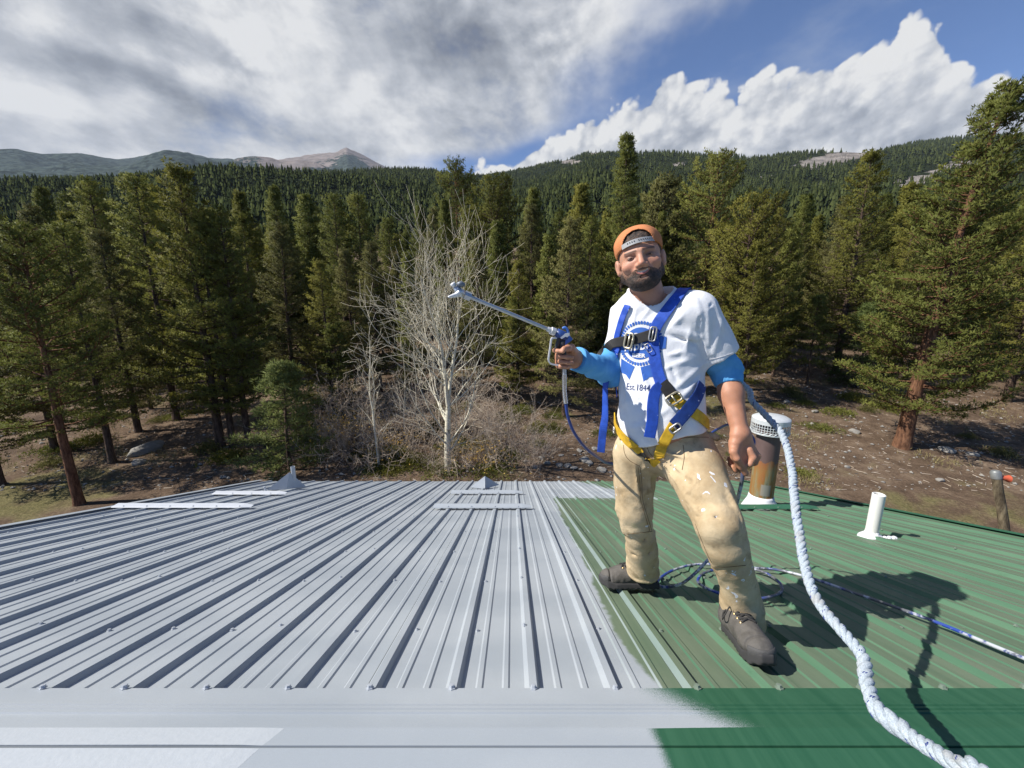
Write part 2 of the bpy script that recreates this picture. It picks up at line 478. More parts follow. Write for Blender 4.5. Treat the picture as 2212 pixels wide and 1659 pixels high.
def bumps(az_, el_, spots):
    out = np.zeros_like(az_)
    for u, v, su, sv, a in spots:
        a0, e0 = tan_el(u, v)
        out = np.maximum(out, a * np.exp(-((az_ - a0) / (su / FPX)) ** 2 - ((el_ - e0) / (sv / FPX)) ** 2))
    return out
Vd, Fd, Gd = hill_sheet(right_hill_poly, 1450, 130, 33, lower=7.0, z0f=lambda x, y: ground_z(x, y) - 6.0, rough=0.045, na=300)
azd = np.arctan2(Vd[:, 0], Vd[:, 1]); eld = (Vd[:, 2] - CAMZ) / np.hypot(Vd[:, 0], Vd[:, 1])
ROCKS_D = [(1800, 345, 60, 11, 0.95), (1650, 385, 22, 8, 0.6), (1230, 350, 35, 6, 0.75), (1290, 333, 22, 5, 0.85), (1470, 355, 30, 8, 0.55), (1980, 390, 40, 10, 0.7),
           (2060, 365, 30, 14, 0.75), (1440, 395, 40, 10, 0.55), (1760, 400, 40, 9, 0.5), (1870, 372, 25, 5, 0.55)]
rockd = bumps(azd, eld, ROCKS_D) * 1.45
M_hd = hill_material('rocky_wooded_hill', (0.030, 0.038, 0.018), (0.30, 0.265, 0.235), -0.22, 0.005)
tag(mesh_np('rocky_hill', Vd, Fd, M_hd, smooth=True, attrs={'rock': rockd}), kind='structure')

Vc, Fc, Gc = hill_sheet(far_ridge_poly, 4200, 1100, 47, lower=0.0, rough=0.10, na=420, nr=70, z0f=lambda x, y: np.full_like(x, 130.0))
azc = np.arctan2(Vc[:, 0], Vc[:, 1]); elc = (Vc[:, 2] - CAMZ) / np.hypot(Vc[:, 0], Vc[:, 1])
a450, a620 = tan_el(440, 340)[0], tan_el(600, 345)[0]
crest_te = np.interp(azc, [tan_el(u, v)[0] for u, v in far_ridge_poly], [tan_el(u, v)[1] for u, v in far_ridge_poly])
belo = (crest_te - elc) * FPX
rockc = np.clip((azc - a450) / (a620 - a450), 0, 1) * np.clip(1.25 - belo / 34.0, 0, 1) * 0.98
# the wooded dark flank on the right of the peak
ap, ep = tan_el(760, 350)
rockc -= 0.75 * np.exp(-((azc - ap) / 0.035) ** 2 - ((elc - ep) / 0.016) ** 2)
M_hc = hill_material('far_mountain_ridge', (0.050, 0.064, 0.054), (0.20, 0.168, 0.150), -0.04, 0.0016, 22.0)
tag(mesh_np('mountain_ridge', Vc, Fc, M_hc, smooth=True, attrs={'rock': rockc}), kind='structure')

# wood on the two nearer hills: far conifers, one mass
def far_wood(name, G, poly, n, seed, spots, mat, hmin, hmax, smin=0.0):
    AA, SS, X, Y, Z = G
    r = np.random.RandomState(seed)
    na_ = AA.shape[1]; front = int((SS[:, 0] <= 1.0001).sum())
    fa = r.uniform(0, na_ - 1.001, n); 
    fs = (smin + (1 - smin) * r.uniform(0, 1, n) ** 0.75) * (front - 1.001)
    i = fs.astype(int); j = fa.astype(int); ti = fs - i; tj = fa - j
    def bil(Q): return (Q[i, j] * (1 - tj) + Q[i, j + 1] * tj) * (1 - ti) + (Q[i + 1, j] * (1 - tj) + Q[i + 1, j + 1] * tj) * ti
    x, y, z = bil(X), bil(Y), bil(Z)
    az_ = np.arctan2(x, y); el_ = (z - CAMZ) / np.hypot(x, y)
    keep = np.ones(n, bool)
    if spots:
        rk = bumps(az_, el_, spots) + fbm2(x, y, 9, 4, 0.02) * 0.9 + r.uniform(-0.25, 0.25, n)
        keep &= rk < 0.30
    x, y, z = x[keep], y[keep], z[keep]; m = len(x)
    h = (hmin + (hmax - hmin) * r.uniform(0, 1, m) ** 1.6) * (0.8 + 0.5 * (fbm2(x, y, 14, 3, 0.012) + 0.5)); w = h * r.uniform(0.17, 0.27, m)
    # each tree: three ragged skirts of five triangles
    verts = []; 
    L = 3; Kk = 5
    tri = np.zeros((m, L, Kk, 3, 3), np.float32)
    for l in range(L):
        zb = h * (0.08 + 0.27 * l); zt = h * (0.55 + 0.225 * l); wl = w * (1.0 - 0.27 * l)
        th0 = r.uniform(0, 6.28, m)
        for k in range(Kk):
            a0 = th0 + 2 * math.pi * k / Kk; a1 = a0 + 2 * math.pi / Kk * 1.15
            j0 = r.uniform(0.65, 1.25, m); j1 = r.uniform(0.65, 1.25, m); dz0 = r.uniform(-0.08, 0.08, m) * h
            tri[:, l, k, 0] = np.stack([x + np.cos(a0) * wl * j0, y + np.sin(a0) * wl * j0, z + zb + dz0], 1)
            tri[:, l, k, 1] = np.stack([x + np.cos(a1) * wl * j1, y + np.sin(a1) * wl * j1, z + zb - dz0], 1)
            tri[:, l, k, 2] = np.stack([x, y, z + zt], 1)
    Vt = tri.reshape(-1, 3); Ft = np.arange(len(Vt)).reshape(-1, 3)
    tone = np.repeat(r.uniform(0, 1, m), L * Kk * 3)
    ctr = np.stack([x, y, z], 1); nn_ = Vt.reshape(m, -1, 3) - ctr[:, None, :]; nn_[..., 2] = 0; nn_ /= np.maximum(np.linalg.norm(nn_, axis=-1, keepdims=True), 0.3)
    nn_ = nn_ * 0.7 + np.array([0, 0, 0.75]) + r.normal(0, 0.25, nn_.shape); nn_ /= np.linalg.norm(nn_, axis=-1, keepdims=True)
    ob = mesh_np(name, Vt, Ft, mat, attrs={'tone': tone}, normals=nn_.reshape(-1, 3), smooth=True)
    return ob
def needle_material(name, dark, light, trans=0.15, far=False):
    m, nt, b = material(name)
    t = attr(nt, 'tone')
    oi = nt.nodes.new('ShaderNodeObjectInfo')
    rnd = E(nt, oi.outputs['Random'])
    k = (t * 0.55 + rnd * 0.60 - 0.04).clamp() if not far else t
    c = mixc(nt, k, dark, light)
    setc(nt, b, 'Base Color', c); b.inputs['Roughness'].default_value = 0.62
    b.inputs['Specular IOR Level'].default_value = 0.0 if far else 0.10
    if trans:
        tr = nt.nodes.new('ShaderNodeBsdfTranslucent'); nt.links.new(c, tr.inputs['Color'])
        mx = nt.nodes.new('ShaderNodeMixShader'); mx.inputs[0].default_value = trans
        out = nt.nodes['Material Output']
        nt.links.new(b.outputs[0], mx.inputs[1]); nt.links.new(tr.outputs[0], mx.inputs[2]); nt.links.new(mx.outputs[0], out.inputs['Surface'])
    return m
M_far = needle_material('far_conifers', (0.018, 0.026, 0.011), (0.062, 0.074, 0.026), 0.0, far=True)
w1 = far_wood('hillside_wood', Gb, near_hill_poly, 24000, 5, None, M_far, 4.0, 9.5, 0.04)
tag(w1, 'dense dark conifer wood covering the nearer rounded hill', 'forest', kind='stuff')
w2 = far_wood('mountainside_wood', Gd, right_hill_poly, 27000, 6, ROCKS_D, M_far, 5.0, 11.5, 0.03)
tag(w2, 'conifer wood on the long rocky hill at right', 'forest', kind='stuff')
# ------------------------------------------------------------------ the house: ribbed metal roof, ridge cap, vents
RIB = 0.2505
RIB0 = 0.066
XL, XR = RIB0 - 18 * RIB + 0.06, RIB0 + 16 * RIB - 0.06
EAVE_Y = 6.27
border = [(1428, 1503), (1408, 1470), (1384, 1440), (1352, 1392), (1330, 1360), (1302, 1300), (1272, 1232), (1262, 1205), (1243, 1178), (1226, 1140), (1210, 1108), (1198, 1080)]
bpts = [on_roof(u, v) for u, v in border]
BY = np.array([p.y for p in bpts]); BX = np.array([p.x for p in bpts])
o_ = np.argsort(BY); BY, BX = BY[o_], BX[o_]
Y_STRIP = on_roof(1250, 1076).y
def paint_sd(X, Y):
    xb = np.interp(Y, BY, BX)
    xb2 = 1.75 - (np.asarray(Y) - Y_STRIP) * 0.35
    strip = np.maximum(X - xb2, (Y_STRIP - Y))
    return np.minimum(X - xb, strip)

def roof_material(name, cap=False):
    m, nt, b = material(name)
    p = geo_pos(nt); x, y, z = sep(nt, p)
    gn = nt.nodes.new('ShaderNodeNewGeometry'); nx_, ny_, nz_ = sep(nt, gn.outputs['Normal'])
    sd = attr(nt, 'sd')
    wob = noise(nt, p, 3.2, 3, 0.6); grain = noise(nt, p, 520.0, 2, 0.7); streak = noise(nt, comb(nt, x * 30.0, y * 1.2, 0.0), 1.0, 3, 0.6)
    spots = noise(nt, p, 26.0, 3, 0.65)
    if cap:
        fl_ = y.smooth(0.826, 0.832)
        k = (sd + (wob - 0.5) * 0.05 + (grain - 0.5) * (fl_ * 0.22 + 0.05))
        painted = k.smooth(0.060, -0.060) * fl_ + k.smooth(0.016, -0.016) * (1.0 - fl_)
    else:
        left = (nx_ * -1.0).smooth(0.30, 0.50)
        k = (sd + (wob - 0.5) * 0.10 + (spots - 0.5) * 0.03 - left * 0.15)
        film = (k + (grain - 0.5) * 0.012).smooth(0.012, -0.012)
        painted = film * (1.0 - left * k.smooth(-0.30, 0.0, 0.0, 0.55))
    # silver grey coating, thinner in bands
    band = noise(nt, comb(nt, x * 1.1, y * 2.3, 2.0), 1.0, 3, 0.5)
    coat = mixc(nt, band.smooth(0.38, 0.62), (0.305, 0.335, 0.362), (0.362, 0.390, 0.412))
    coat = mixc(nt, grain.smooth(0.25, 0.75) * 0.35, coat, (0.235, 0.262, 0.29))
    if not cap:
        dust = noise(nt, comb(nt, x * 2.0, y * 0.9, 5.0), 1.0, 5, 0.65)
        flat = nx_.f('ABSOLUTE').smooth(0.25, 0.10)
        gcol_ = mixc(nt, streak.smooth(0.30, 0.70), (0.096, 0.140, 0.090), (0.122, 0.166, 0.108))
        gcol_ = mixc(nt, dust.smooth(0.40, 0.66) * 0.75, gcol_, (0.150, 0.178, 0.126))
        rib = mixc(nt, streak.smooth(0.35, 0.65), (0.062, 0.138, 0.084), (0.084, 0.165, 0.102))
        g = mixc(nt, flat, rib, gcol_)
        scuff = noise(nt, comb(nt, x * 9.0, y * 2.5, 1.0), 1.0, 5, 0.75)
        g = mixc(nt, scuff.smooth(0.60, 0.74) * 0.6, g, (0.030, 0.085, 0.045))
    else:
        g = mixc(nt, streak.smooth(0.3, 0.7), (0.020, 0.082, 0.044), (0.032, 0.104, 0.058))
    setc(nt, b, 'Base Color', mixc(nt, painted, g, coat))
    setc(nt, b, 'Roughness', painted * -0.10 + 0.52 + (spots - 0.5) * 0.15)
    b.inputs['Specular IOR Level'].default_value = 0.25
    bumpn(nt, b, grain * 0.4 + spots * 0.6 + wob * 6.0, 0.10, 0.004)
    return m
M_roof = roof_material('painted_ribbed_metal')
M_cap = roof_material('painted_ridge_metal', cap=True)

house = empty('house', (0, 4.0, 0))
tag(house, 'low house with ribbed metal roof half painted silver grey half green', 'house')
def child(o):       # keep world position under the house
    o.parent = house; o.matrix_parent_inverse = Matrix.Translation((0, -4.0, 0)); return o

PROF = [(-0.026, 0.0), (-0.012, 0.020), (0.012, 0.020), (0.022, 0.0), (0.068, 0.0), (0.074, 0.0045), (0.088, 0.0045), (0.094, 0.0), (0.152, 0.0), (0.158, 0.0045), (0.172, 0.0045), (0.178, 0.0)]
def roof_panel(i0, nribs, y0, y1, nseg=84, last=False):
    xsec = []
    for r in range(nribs):
        xc = RIB0 + (i0 + r) * RIB
        xsec += [(xc + a, h) for a, h in PROF]
    xe = RIB0 + (i0 + nribs) * RIB
    xsec += [(xe - 0.028, 0.0)] if not last else [(xe - 0.05, 0.0)]
    if last: xsec = [q for q in xsec if q[0] <= xe - 0.049]
    px_ = np.array([q[0] for q in xsec]); ph = np.array([q[1] for q in xsec])
    yy = np.linspace(y0, y1, nseg + 1)
    if y0 > 0:   # exact row where the sprayed strip along the eave starts
        yy = np.sort(np.concatenate([yy, [Y_STRIP - 0.004, Y_STRIP + 0.004]]))
    nseg = len(yy) - 1
    X, Yg = np.meshgrid(px_, yy); H = np.broadcast_to(ph, X.shape)
    Z = roof_z(Yg) + H * ROOF_N.z; Yw = Yg + H * ROOF_N.y
    V = np.stack([X.ravel(), Yw.ravel(), Z.ravel()], 1)
    n = len(px_); ii = (np.arange(nseg)[:, None] * n + np.arange(n - 1)[None, :]).ravel()
    F = np.stack([ii, ii + 1, ii + n + 1, ii + n], 1)
    # turned-down lower skin so the sheet has thickness
    V2 = V - np.array(ROOF_N)[None, :] * 0.0012
    o = len(V)
    edge_e = [(nseg * n + k, nseg * n + k + 1, o + nseg * n + k + 1, o + nseg * n + k) for k in range(n - 1)]
    F2 = np.concatenate([F, F[:, ::-1] + o, np.array(edge_e)[:, ::-1]])
    VV = np.concatenate([V, V2])
    return child(mesh_np('roof_panel', VV, F2, M_roof, attrs={'sd': paint_sd(VV[:, 0], VV[:, 1])}))

# screw: washer and hex head
def screw_mesh():
    b_ = MB()
    b_.lathe([(0.0, 0.0), (0.0085, 0.0), (0.0085, 0.0022), (0.0060, 0.0026), (0.0055, 0.0078), (0.0, 0.0082)], 6)
    me = bpy.data.meshes.new('screw'); me.from_pydata(b_.v, [], b_.f); me.update(); return me
SCREW_S = screw_mesh(); SCREW_G = SCREW_S.copy()
SCREW_S.materials.append(simple('painted_screw', (0.42, 0.45, 0.49), 0.4, 0.2))
SCREW_G.materials.append(simple('green_screw', (0.19, 0.24, 0.19), 0.5, 0.2))
QROOF = Vector((0, 0, 1)).rotation_difference(ROOF_N)
def add_screw(x, Y, h, parent):
    o = bpy.data.objects.new('screw', SCREW_S if paint_sd(np.array(x), np.array(Y)) < 0 else SCREW_G)
    COL.objects.link(o); o.parent = parent; o.matrix_parent_inverse = parent.matrix_world.inverted() if False else Matrix.Identity(4)
    p = Vector((x, Y, roof_z(Y))) + ROOF_N * h
    s = rng.uniform(0.9, 1.12)
    o.matrix_local = Matrix.LocRotScale(p, QROOF @ Quaternion((0, 0, 1), rng.uniform(0, 1)), Vector((s, s, s)))
    return o
screw_rows = [1.36 + 0.512 * k for k in range(8)]
pk = -18
while pk < 16:
    nr = min(4, 16 - pk)
    pan = roof_panel(pk, nr, 0.842, EAVE_Y, last=(pk + nr >= 16))
    for r in range(nr):
        i = pk + r
        for k, Yr in enumerate(screw_rows):
            xo = 0.041 if (i % 4) else -0.012
            x = RIB0 + i * RIB + xo + rng.uniform(-0.004, 0.004)
            yv_ = Yr + rng.uniform(-0.012, 0.012)
            if abs(x) > 1.42 * yv_ + 0.3: continue
            add_screw(x, yv_, 0.0 if (i % 4) else 0.0198, pan)
    pk += nr
# the far slope behind the ridge (not in view, same sheets)
RIDGE_Y = 0.755
for q in range(2):
    bk = roof_panel(-18 + q * 17, 17, 1.02, EAVE_Y, 12, last=(q == 1))
    bk.data.transform(Matrix.Translation((0, 2 * RIDGE_Y, 0)) @ Matrix.Diagonal((1, -1, 1, 1))); bk.data.flip_normals()

# ridge cap: flange with three small grooves, flat top, a step, the back flange
def cap_profile():
    P = []
    def fl(Y, h=0.0): P.append((Y + ROOF_N.y * h, roof_z(Y) + 0.0265 + ROOF_N.z * h))
    fl(0.985, -0.004); fl(0.983, 0.0); fl(0.975, 0.0)
    fl(0.973, 0.0018); fl(0.925, 0.0018)
    for a in (0.915, 0.900, 0.885):
        fl(a, 0.0018); fl(a - 0.001, 0.0055); fl(a - 0.008, 0.0055); fl(a - 0.010, 0.0018)
    fl(0.829, 0.0018)
    y0 = 0.829; z0 = roof_z(0.829) + 0.0285
    P.append((0.826, z0 + 0.0006))
    P.append((0.7795, z0 + 0.0085)); P.append((0.7780, z0 + 0.0030)); P.append((0.7740, z0 + 0.0028)); P.append((0.7725, z0 + 0.0090))
    P.append((0.70, z0 + 0.0140)); P.append((0.62, z0 - 0.012)); P.append((0.50, z0 - 0.055))
    return P
cp = cap_profile()
Xc = np.unique(np.concatenate([np.linspace(XL - 0.02, XR + 0.02, 90), np.linspace(0.3, 1.2, 61)]))
def cap_sd(X, Y):
    # slanting over-spray on the flange, hard edge on the flat top
    xb = np.interp(Y, [0.60, 0.8275, 0.8285, 0.850, 0.90, 0.935, 0.978], [0.378, 0.362, 0.60, 0.58, 0.50, 0.47, 0.435])
    return X - xb
cap_x = [(XL - 0.02, XR + 0.02)]
for ci, (xa, xb_) in enumerate(cap_x):
    lift = 0.0
    Xs = np.concatenate([[xa], Xc[(Xc > xa + 0.004) & (Xc < xb_ - 0.004)], [xb_ + 0.0]])
    prof = np.array(cp); n = len(prof)
    V = np.array([[x, y, z + lift] for x in Xs for (y, z) in prof])
    V2 = V - np.array([0, 0, 0.0014])
    m = len(Xs); ii = (np.arange(m - 1)[:, None] * n + np.arange(n - 1)[None, :]).ravel()
    F = np.stack([ii, ii + n, ii + n + 1, ii + 1], 1)[:, ::-1]
    o = len(V)
    ends = [(k, k + 1, o + k + 1, o + k) for k in range(n - 1)] + [((m - 1) * n + k + 1, (m - 1) * n + k, o + (m - 1) * n + k, o + (m - 1) * n + k + 1) for k in range(n - 1)]
    edge_f = [(j * n, o + j * n, o + (j + 1) * n, (j + 1) * n) for j in range(m - 1)]
    FF = np.concatenate([F, F[:, ::-1] + o, np.array(ends), np.array(edge_f)])
    VV = np.concatenate([V, V2])
    capo = child(mesh_np('ridge_cap', VV, FF, M_cap, attrs={'sd': cap_sd(VV[:, 0], VV[:, 1])}))
    for i in range(-18, 16):
        x = RIB0 + i * RIB
        if xa < x < xb_ and abs(x) < 1.75:
            add_screw(x, 0.972, 0.0262 + lift, capo).scale *= 1.35
# the overlapping cap length at the left: a thin plate on the flat top with a slanted, brushed end
z0 = roof_z(0.829) + 0.0285
lp = MB(); rows = [(0.8285, z0 - 0.0006), (0.826, z0 + 0.0030), (0.7795, z0 + 0.0110), (0.7790, z0 + 0.0060)]
rows2 = [(0.7720, z0 + 0.0060), (0.7718, z0 + 0.0116), (0.70, z0 + 0.0166), (0.62, z0 - 0.0096)]
for R_rows in (rows, rows2):
    nr_ = len(R_rows); vs = []
    ends = [-0.600 - 0.55 * (0.829 - y) for y, z in R_rows]
    xsq = [0.0, 0.4, 0.7, 0.85, 0.93, 0.97, 0.985, 1.0]
    for f_ in xsq:
        for q, (y, z) in enumerate(R_rows):
            x = XL + (ends[q] - XL) * f_; vs.append((x, y, z + (-0.0022 if f_ == 1.0 else 0.0) + (0.0004 * math.sin(f_ * 40 + q))))
    lp.add(vs, [(a * nr_ + q, a * nr_ + q + 1, (a + 1) * nr_ + q + 1, (a + 1) * nr_ + q) for a in range(len(xsq) - 1) for q in range(nr_ - 1)])
M_lap, nt, b = material('glossy_wet_coating')
p = geo_pos(nt); nn = noise(nt, p, 90.0, 3, 0.6)
setc(nt, b, 'Base Color', mixc(nt, nn, (0.36, 0.39, 0.415), (0.42, 0.445, 0.465))); setc(nt, b, 'Roughness', nn * 0.2 + 0.26); bumpn(nt, b, nn, 0.25, 0.003)
child(lp.build('ridge_cap', M_lap))

M_trim = simple('grey_painted_trim', (0.33, 0.36, 0.39), 0.42, 0.0, 0.06, 9.0)
M_trimw = simple('pale_painted_trim', (0.47, 0.495, 0.53), 0.42, 0.0, 0.05, 9.0)
M_gtrim = simple('green_trim', (0.030, 0.115, 0.062), 0.45, 0.0, 0.15, 9.0)
# rake trims and eave fascia, walls
for sx, xe, mt in ((-1, XL - 0.005, M_trim), (1, XR - 0.0, M_gtrim)):
    t = MB()
    for (yA, yB) in ((RIDGE_Y + 0.24, EAVE_Y),):
        a = Vector((xe, yA, roof_z(yA))); b_ = Vector((xe, yB, roof_z(yB)))
        prof = [(-0.05, 0.0260), (0.0, 0.0275), (0.012, 0.0275), (0.012, -0.13), (0.009, -0.13), (0.009, 0.024), (-0.05, 0.0235)]
        vs = []
        for e in (a, b_):
            for px_, ph in prof: vs.append(e + Vector((px_ * sx, 0, 0)) + ROOF_N * ph)
        n = len(prof)
        t.add(vs, [(k, (k + 1) % n, n + (k + 1) % n, n + k) for k in range(n)] + [tuple(range(n)), tuple(range(2 * n - 1, n - 1, -1))])
    child(t.build('rake_trim', mt))
wl = MB()
WZ = roof_z(EAVE_Y - 0.35) - 0.12
wallm = simple('brown_board_wall', (0.10, 0.065, 0.04), 0.8, 0, 0.25, 3.0)
WX0, WX1, WYF, WYB = XL + 0.35, XR - 0.35, EAVE_Y - 0.4, 2 * RIDGE_Y - EAVE_Y + 0.4
zr = roof_z(RIDGE_Y) - 0.1
wl.add([(WX0, WYB, -0.4), (WX1, WYB, -0.4), (WX1, WYF, -0.4), (WX0, WYF, -0.4), (WX0, WYB, WZ), (WX1, WYB, WZ), (WX1, WYF, WZ), (WX0, WYF, WZ), (WX0, RIDGE_Y, zr), (WX1, RIDGE_Y, zr)],
       [(0, 1, 5, 4), (3, 7, 6, 2), (0, 4, 8, 7, 3), (1, 2, 6, 9, 5)])
child(wl.build('wall', wallm))
fa = MB(); fa.box((0.5 * (XL + XR), EAVE_Y - 0.03, roof_z(EAVE_Y) - 0.095), (0.5 * (XR - XL) - 0.06, 0.012, 0.075)); child(fa.build('fascia', M_trim))

# snow bars lying across the ribs
def snow_bar(u0, u1, v, mat, w=0.085, tail=True):
    a = on_roof(u0, v); b_ = on_roof(u1, v); Y = a.y
    D = Vector((0, 1, ROOF_SL)).normalized()
    t = MB(); top = 0.0245
    prof = [(-w / 2, top), (-w / 2 + 0.004, top + 0.008), (w / 2 - 0.012, top + 0.034), (w / 2, top + 0.034), (w / 2, top + 0.030), (w / 2 - 0.011, top + 0.030), (-w / 2 + 0.004, top + 0.004)]
    n = len(prof); vs = []
    for x, sq in ((a.x, 1.0), (b_.x - 0.10, 1.0), (b_.x, 0.55 if tail else 1.0)):
        for d, h in prof:
            vs.append(Vector((x, Y, roof_z(Y))) + D * (d * sq) + ROOF_N * (top + (h - top) * sq))
    fs = []
    for i in range(2):
        fs += [(i * n + k, i * n + (k + 1) % n, (i + 1) * n + (k + 1) % n, (i + 1) * n + k) for k in range(n)]
    fs += [tuple(range(n - 1, -1, -1)), tuple(2 * n + k for k in range(n))]
    t.add(vs, fs)
    ob = child(t.build('snow_bar', mat))
    for i in range(-18, 17):
        x = RIB0 + i * RIB
        if a.x + 0.03 < x < b_.x - 0.12:
            s_ = bpy.data.objects.new('screw', SCREW_G if mat is M_gtrim else SCREW_S); COL.objects.link(s_); s_.parent = ob
            s_.matrix_local = Matrix.LocRotScale(Vector((x, Y, roof_z(Y))) + D * (-w / 2 + 0.014) + ROOF_N * (top + 0.012), QROOF, Vector((1, 1, 1)))
    return ob
tag(snow_bar(247, 545, 1100, M_trimw), 'long pale bar at the left roof edge')
tag(snow_bar(462, 618, 1071, M_trimw), 'short pale bar at the left roof edge')
tag(snow_bar(937, 1148, 1101, M_trim), 'longer grey bar in the roof centre')
tag(snow_bar(975, 1129, 1069, M_trim), 'shorter grey bar in the roof centre')
tag(snow_bar(1592, 1766, 1103, M_gtrim), 'green bar below the rusty flue')

# bent-sheet snow splitters
def splitter(pl, pr, ap, fr, mat, name='snow_splitter'):
    t = MB(); pl, pr, ap, fr = map(Vector, (pl, pr, ap, fr))
    n1_ = ROOF_N * 0.004
    t.add([pl, fr, ap, pr, pl + n1_, fr + n1_, ap + n1_, pr + n1_], [(0, 1, 2), (1, 3, 2), (4, 6, 5), (5, 6, 7), (0, 4, 5, 1), (1, 5, 7, 3), (0, 2, 6, 4), (2, 3, 7, 6)])
    return child(t.build(name, mat))
A = on_roof(577, 1063); B = on_roof(660, 1056); Cc = on_roof(633, 1063); 
ob = splitter(A + Vector((0, 0.0, 0.03)), B + Vector((0, 0.02, 0.026)), Vector(((A.x * 0.42 + B.x * 0.58), A.y + 0.22, roof_z(A.y + 0.22) + 0.27)), (A + B) / 2 + Vector((0.03, -0.06, 0.045)), M_trim)
tag(ob, 'large folded grey sheet before the left vent pipe')
vp = MB(); base = Vector((A.x * 0.33 + B.x * 0.67, A.y + 0.26, 0)); base.z = roof_z(base.y)
vp.lathe([(0.030, 0.0), (0.030, 0.36), (0.026, 0.36), (0.026, 0.26)], 20, Matrix.Translation(base))
tag(child(vp.build('vent_pipe', M_trim, smooth=True, auto=40)), 'thin grey vent pipe by the left roof edge')
vp2 = MB(); vp2.tube([A + Vector((-0.01, 0, 0)), A + Vector((-0.03, 0.0, 0.085))], 0.012, 10); child(vp2.build('pipe_stub', M_trimw, smooth=True, auto=50))
A = on_roof(1017, 1056); B = on_roof(1078, 1052)
ob = splitter(A + Vector((0, 0, 0.026)), B + Vector((0, 0.02, 0.026)), Vector((A.x * 0.5 + B.x * 0.5, A.y + 0.10, roof_z(A.y + 0.1) + 0.19)), (A + B) / 2 + Vector((0.0, -0.14, 0.05)), M_trim)
tag(ob, 'small folded grey sheet in the roof centre')
splitter(A + Vector((0.20, 0.02, 0.03)), A + Vector((0.235, 0.02, 0.03)), Vector((A.x * 0.5 + B.x * 0.5, A.y + 0.12, roof_z(A.y + 0.12) + 0.20)), A + Vector((0.22, -0.12, 0.05)), M_trim)

# rusty flue with a mesh rain cap
def rust_material():
    m, nt, b = material('rusted_flue_steel')
    p = objco(nt); x, y, z = sep(nt, p)
    st = noise(nt, comb(nt, x * 16.0, y * 16.0, z * 2.0), 1.0, 5, 0.65)
    bl = noise(nt, p, 9.0, 4, 0.6)
    c0 = ramp(nt, st, [(0.28, (0.10, 0.12, 0.085)), (0.42, (0.235, 0.215, 0.125)), (0.52, (0.27, 0.15, 0.045)), (0.66, (0.31, 0.125, 0.035)), (0.80, (0.20, 0.19, 0.14))])
    soot = (z + (bl - 0.5) * 0.20).smooth(0.555, 0.575)
    red = (z + (bl - 0.5) * 0.20).smooth(0.44, 0.56)
    c1 = mixc(nt, red * 0.6, c0, (0.27, 0.085, 0.035))
    c2 = mixc(nt, soot, c1, mixc(nt, bl, (0.085, 0.055, 0.052), (0.155, 0.098, 0.088)))
    # bare patch near the foot
    pa = ((x + 0.03).f('ABSOLUTE').smooth(0.052, 0.040)) * ((z - 0.235).f('ABSOLUTE').smooth(0.070, 0.060)) * (y * -1.0).smooth(0.02, 0.05)
    c3 = mixc(nt, pa * 0.8, c2, (0.30, 0.295, 0.26))
    setc(nt, b, 'Base Color', c3); setc(nt, b, 'Roughness', bl * 0.3 + 0.5); b.inputs['Metallic'].default_value = 0.15
    bumpn(nt, b, st + bl, 0.25, 0.006)
    return m
fb = on_roof(1641, 1092)
flue = MB(); RF = 0.118
flue.lathe([(RF, -0.12), (RF, 0.92), (RF - 0.006, 0.92), (RF - 0.006, 0.75)], 40)
fo = flue.build('flue_pipe', rust_material(), smooth=True, auto=40); fo.location = fb; child(fo); tag(fo, 'rusty stove flue with a white mesh rain cap')
M_capw = simple('white_galvanised', (0.62, 0.64, 0.63), 0.45, 0.3, 0.12, 20.0, 0.15, 60.0)
rc_ = MB(); RC = 0.183
rc_.lathe([(0.0, 1.075), (0.06, 1.072), (0.15, 1.060), (RC - 0.006, 1.044), (RC, 1.036), (RC, 0.985), (RC - 0.004, 0.985), (RC - 0.004, 1.03), (0.0, 1.05)], 48)
rc_.lathe([(RC - 0.004, 0.888), (RC + 0.001, 0.884), (RC + 0.001, 0.872), (RF + 0.004, 0.862), (RF + 0.004, 0.872), (RC - 0.008, 0.880), (RC - 0.004, 0.888)], 48)
for k in range(44):      # mesh wires
    th = 2 * math.pi * k / 44
    rc_.box((RC * math.cos(th) * 0.992, RC * math.sin(th) * 0.992, 0.935), (0.0016, 0.0026, 0.052), Matrix.Rotation(th, 3, 'Z'))
for zz in (0.905, 0.930, 0.957):
    rc_.lathe([(RC - 0.003, zz - 0.0026), (RC, zz - 0.0026), (RC, zz + 0.0026), (RC - 0.003, zz + 0.0026), (RC - 0.003, zz - 0.0026)], 48)
for k in range(26):      # pressed-over lower mesh band
    th = 2 * math.pi * k / 26
    rc_.tube([(RC * math.cos(th), RC * math.sin(th), 0.884), (RC * 1.006 * math.cos(th + 0.12), RC * 1.006 * math.sin(th + 0.12), 0.902)], 0.0045, 6)
rco = rc_.build('rain_cap', M_capw, fo, smooth=True, auto=35)
il = MB(); il.lathe([(0.10, 0.88), (0.10, 1.04)], 24); il.build('inner_sleeve', simple('dark_sleeve', (0.05, 0.05, 0.05), 0.7), fo, smooth=True)
M_seal = simple('white_roof_sealant', (0.66, 0.67, 0.68), 0.55, 0, 0.08, 30.0, 0.5, 40.0)
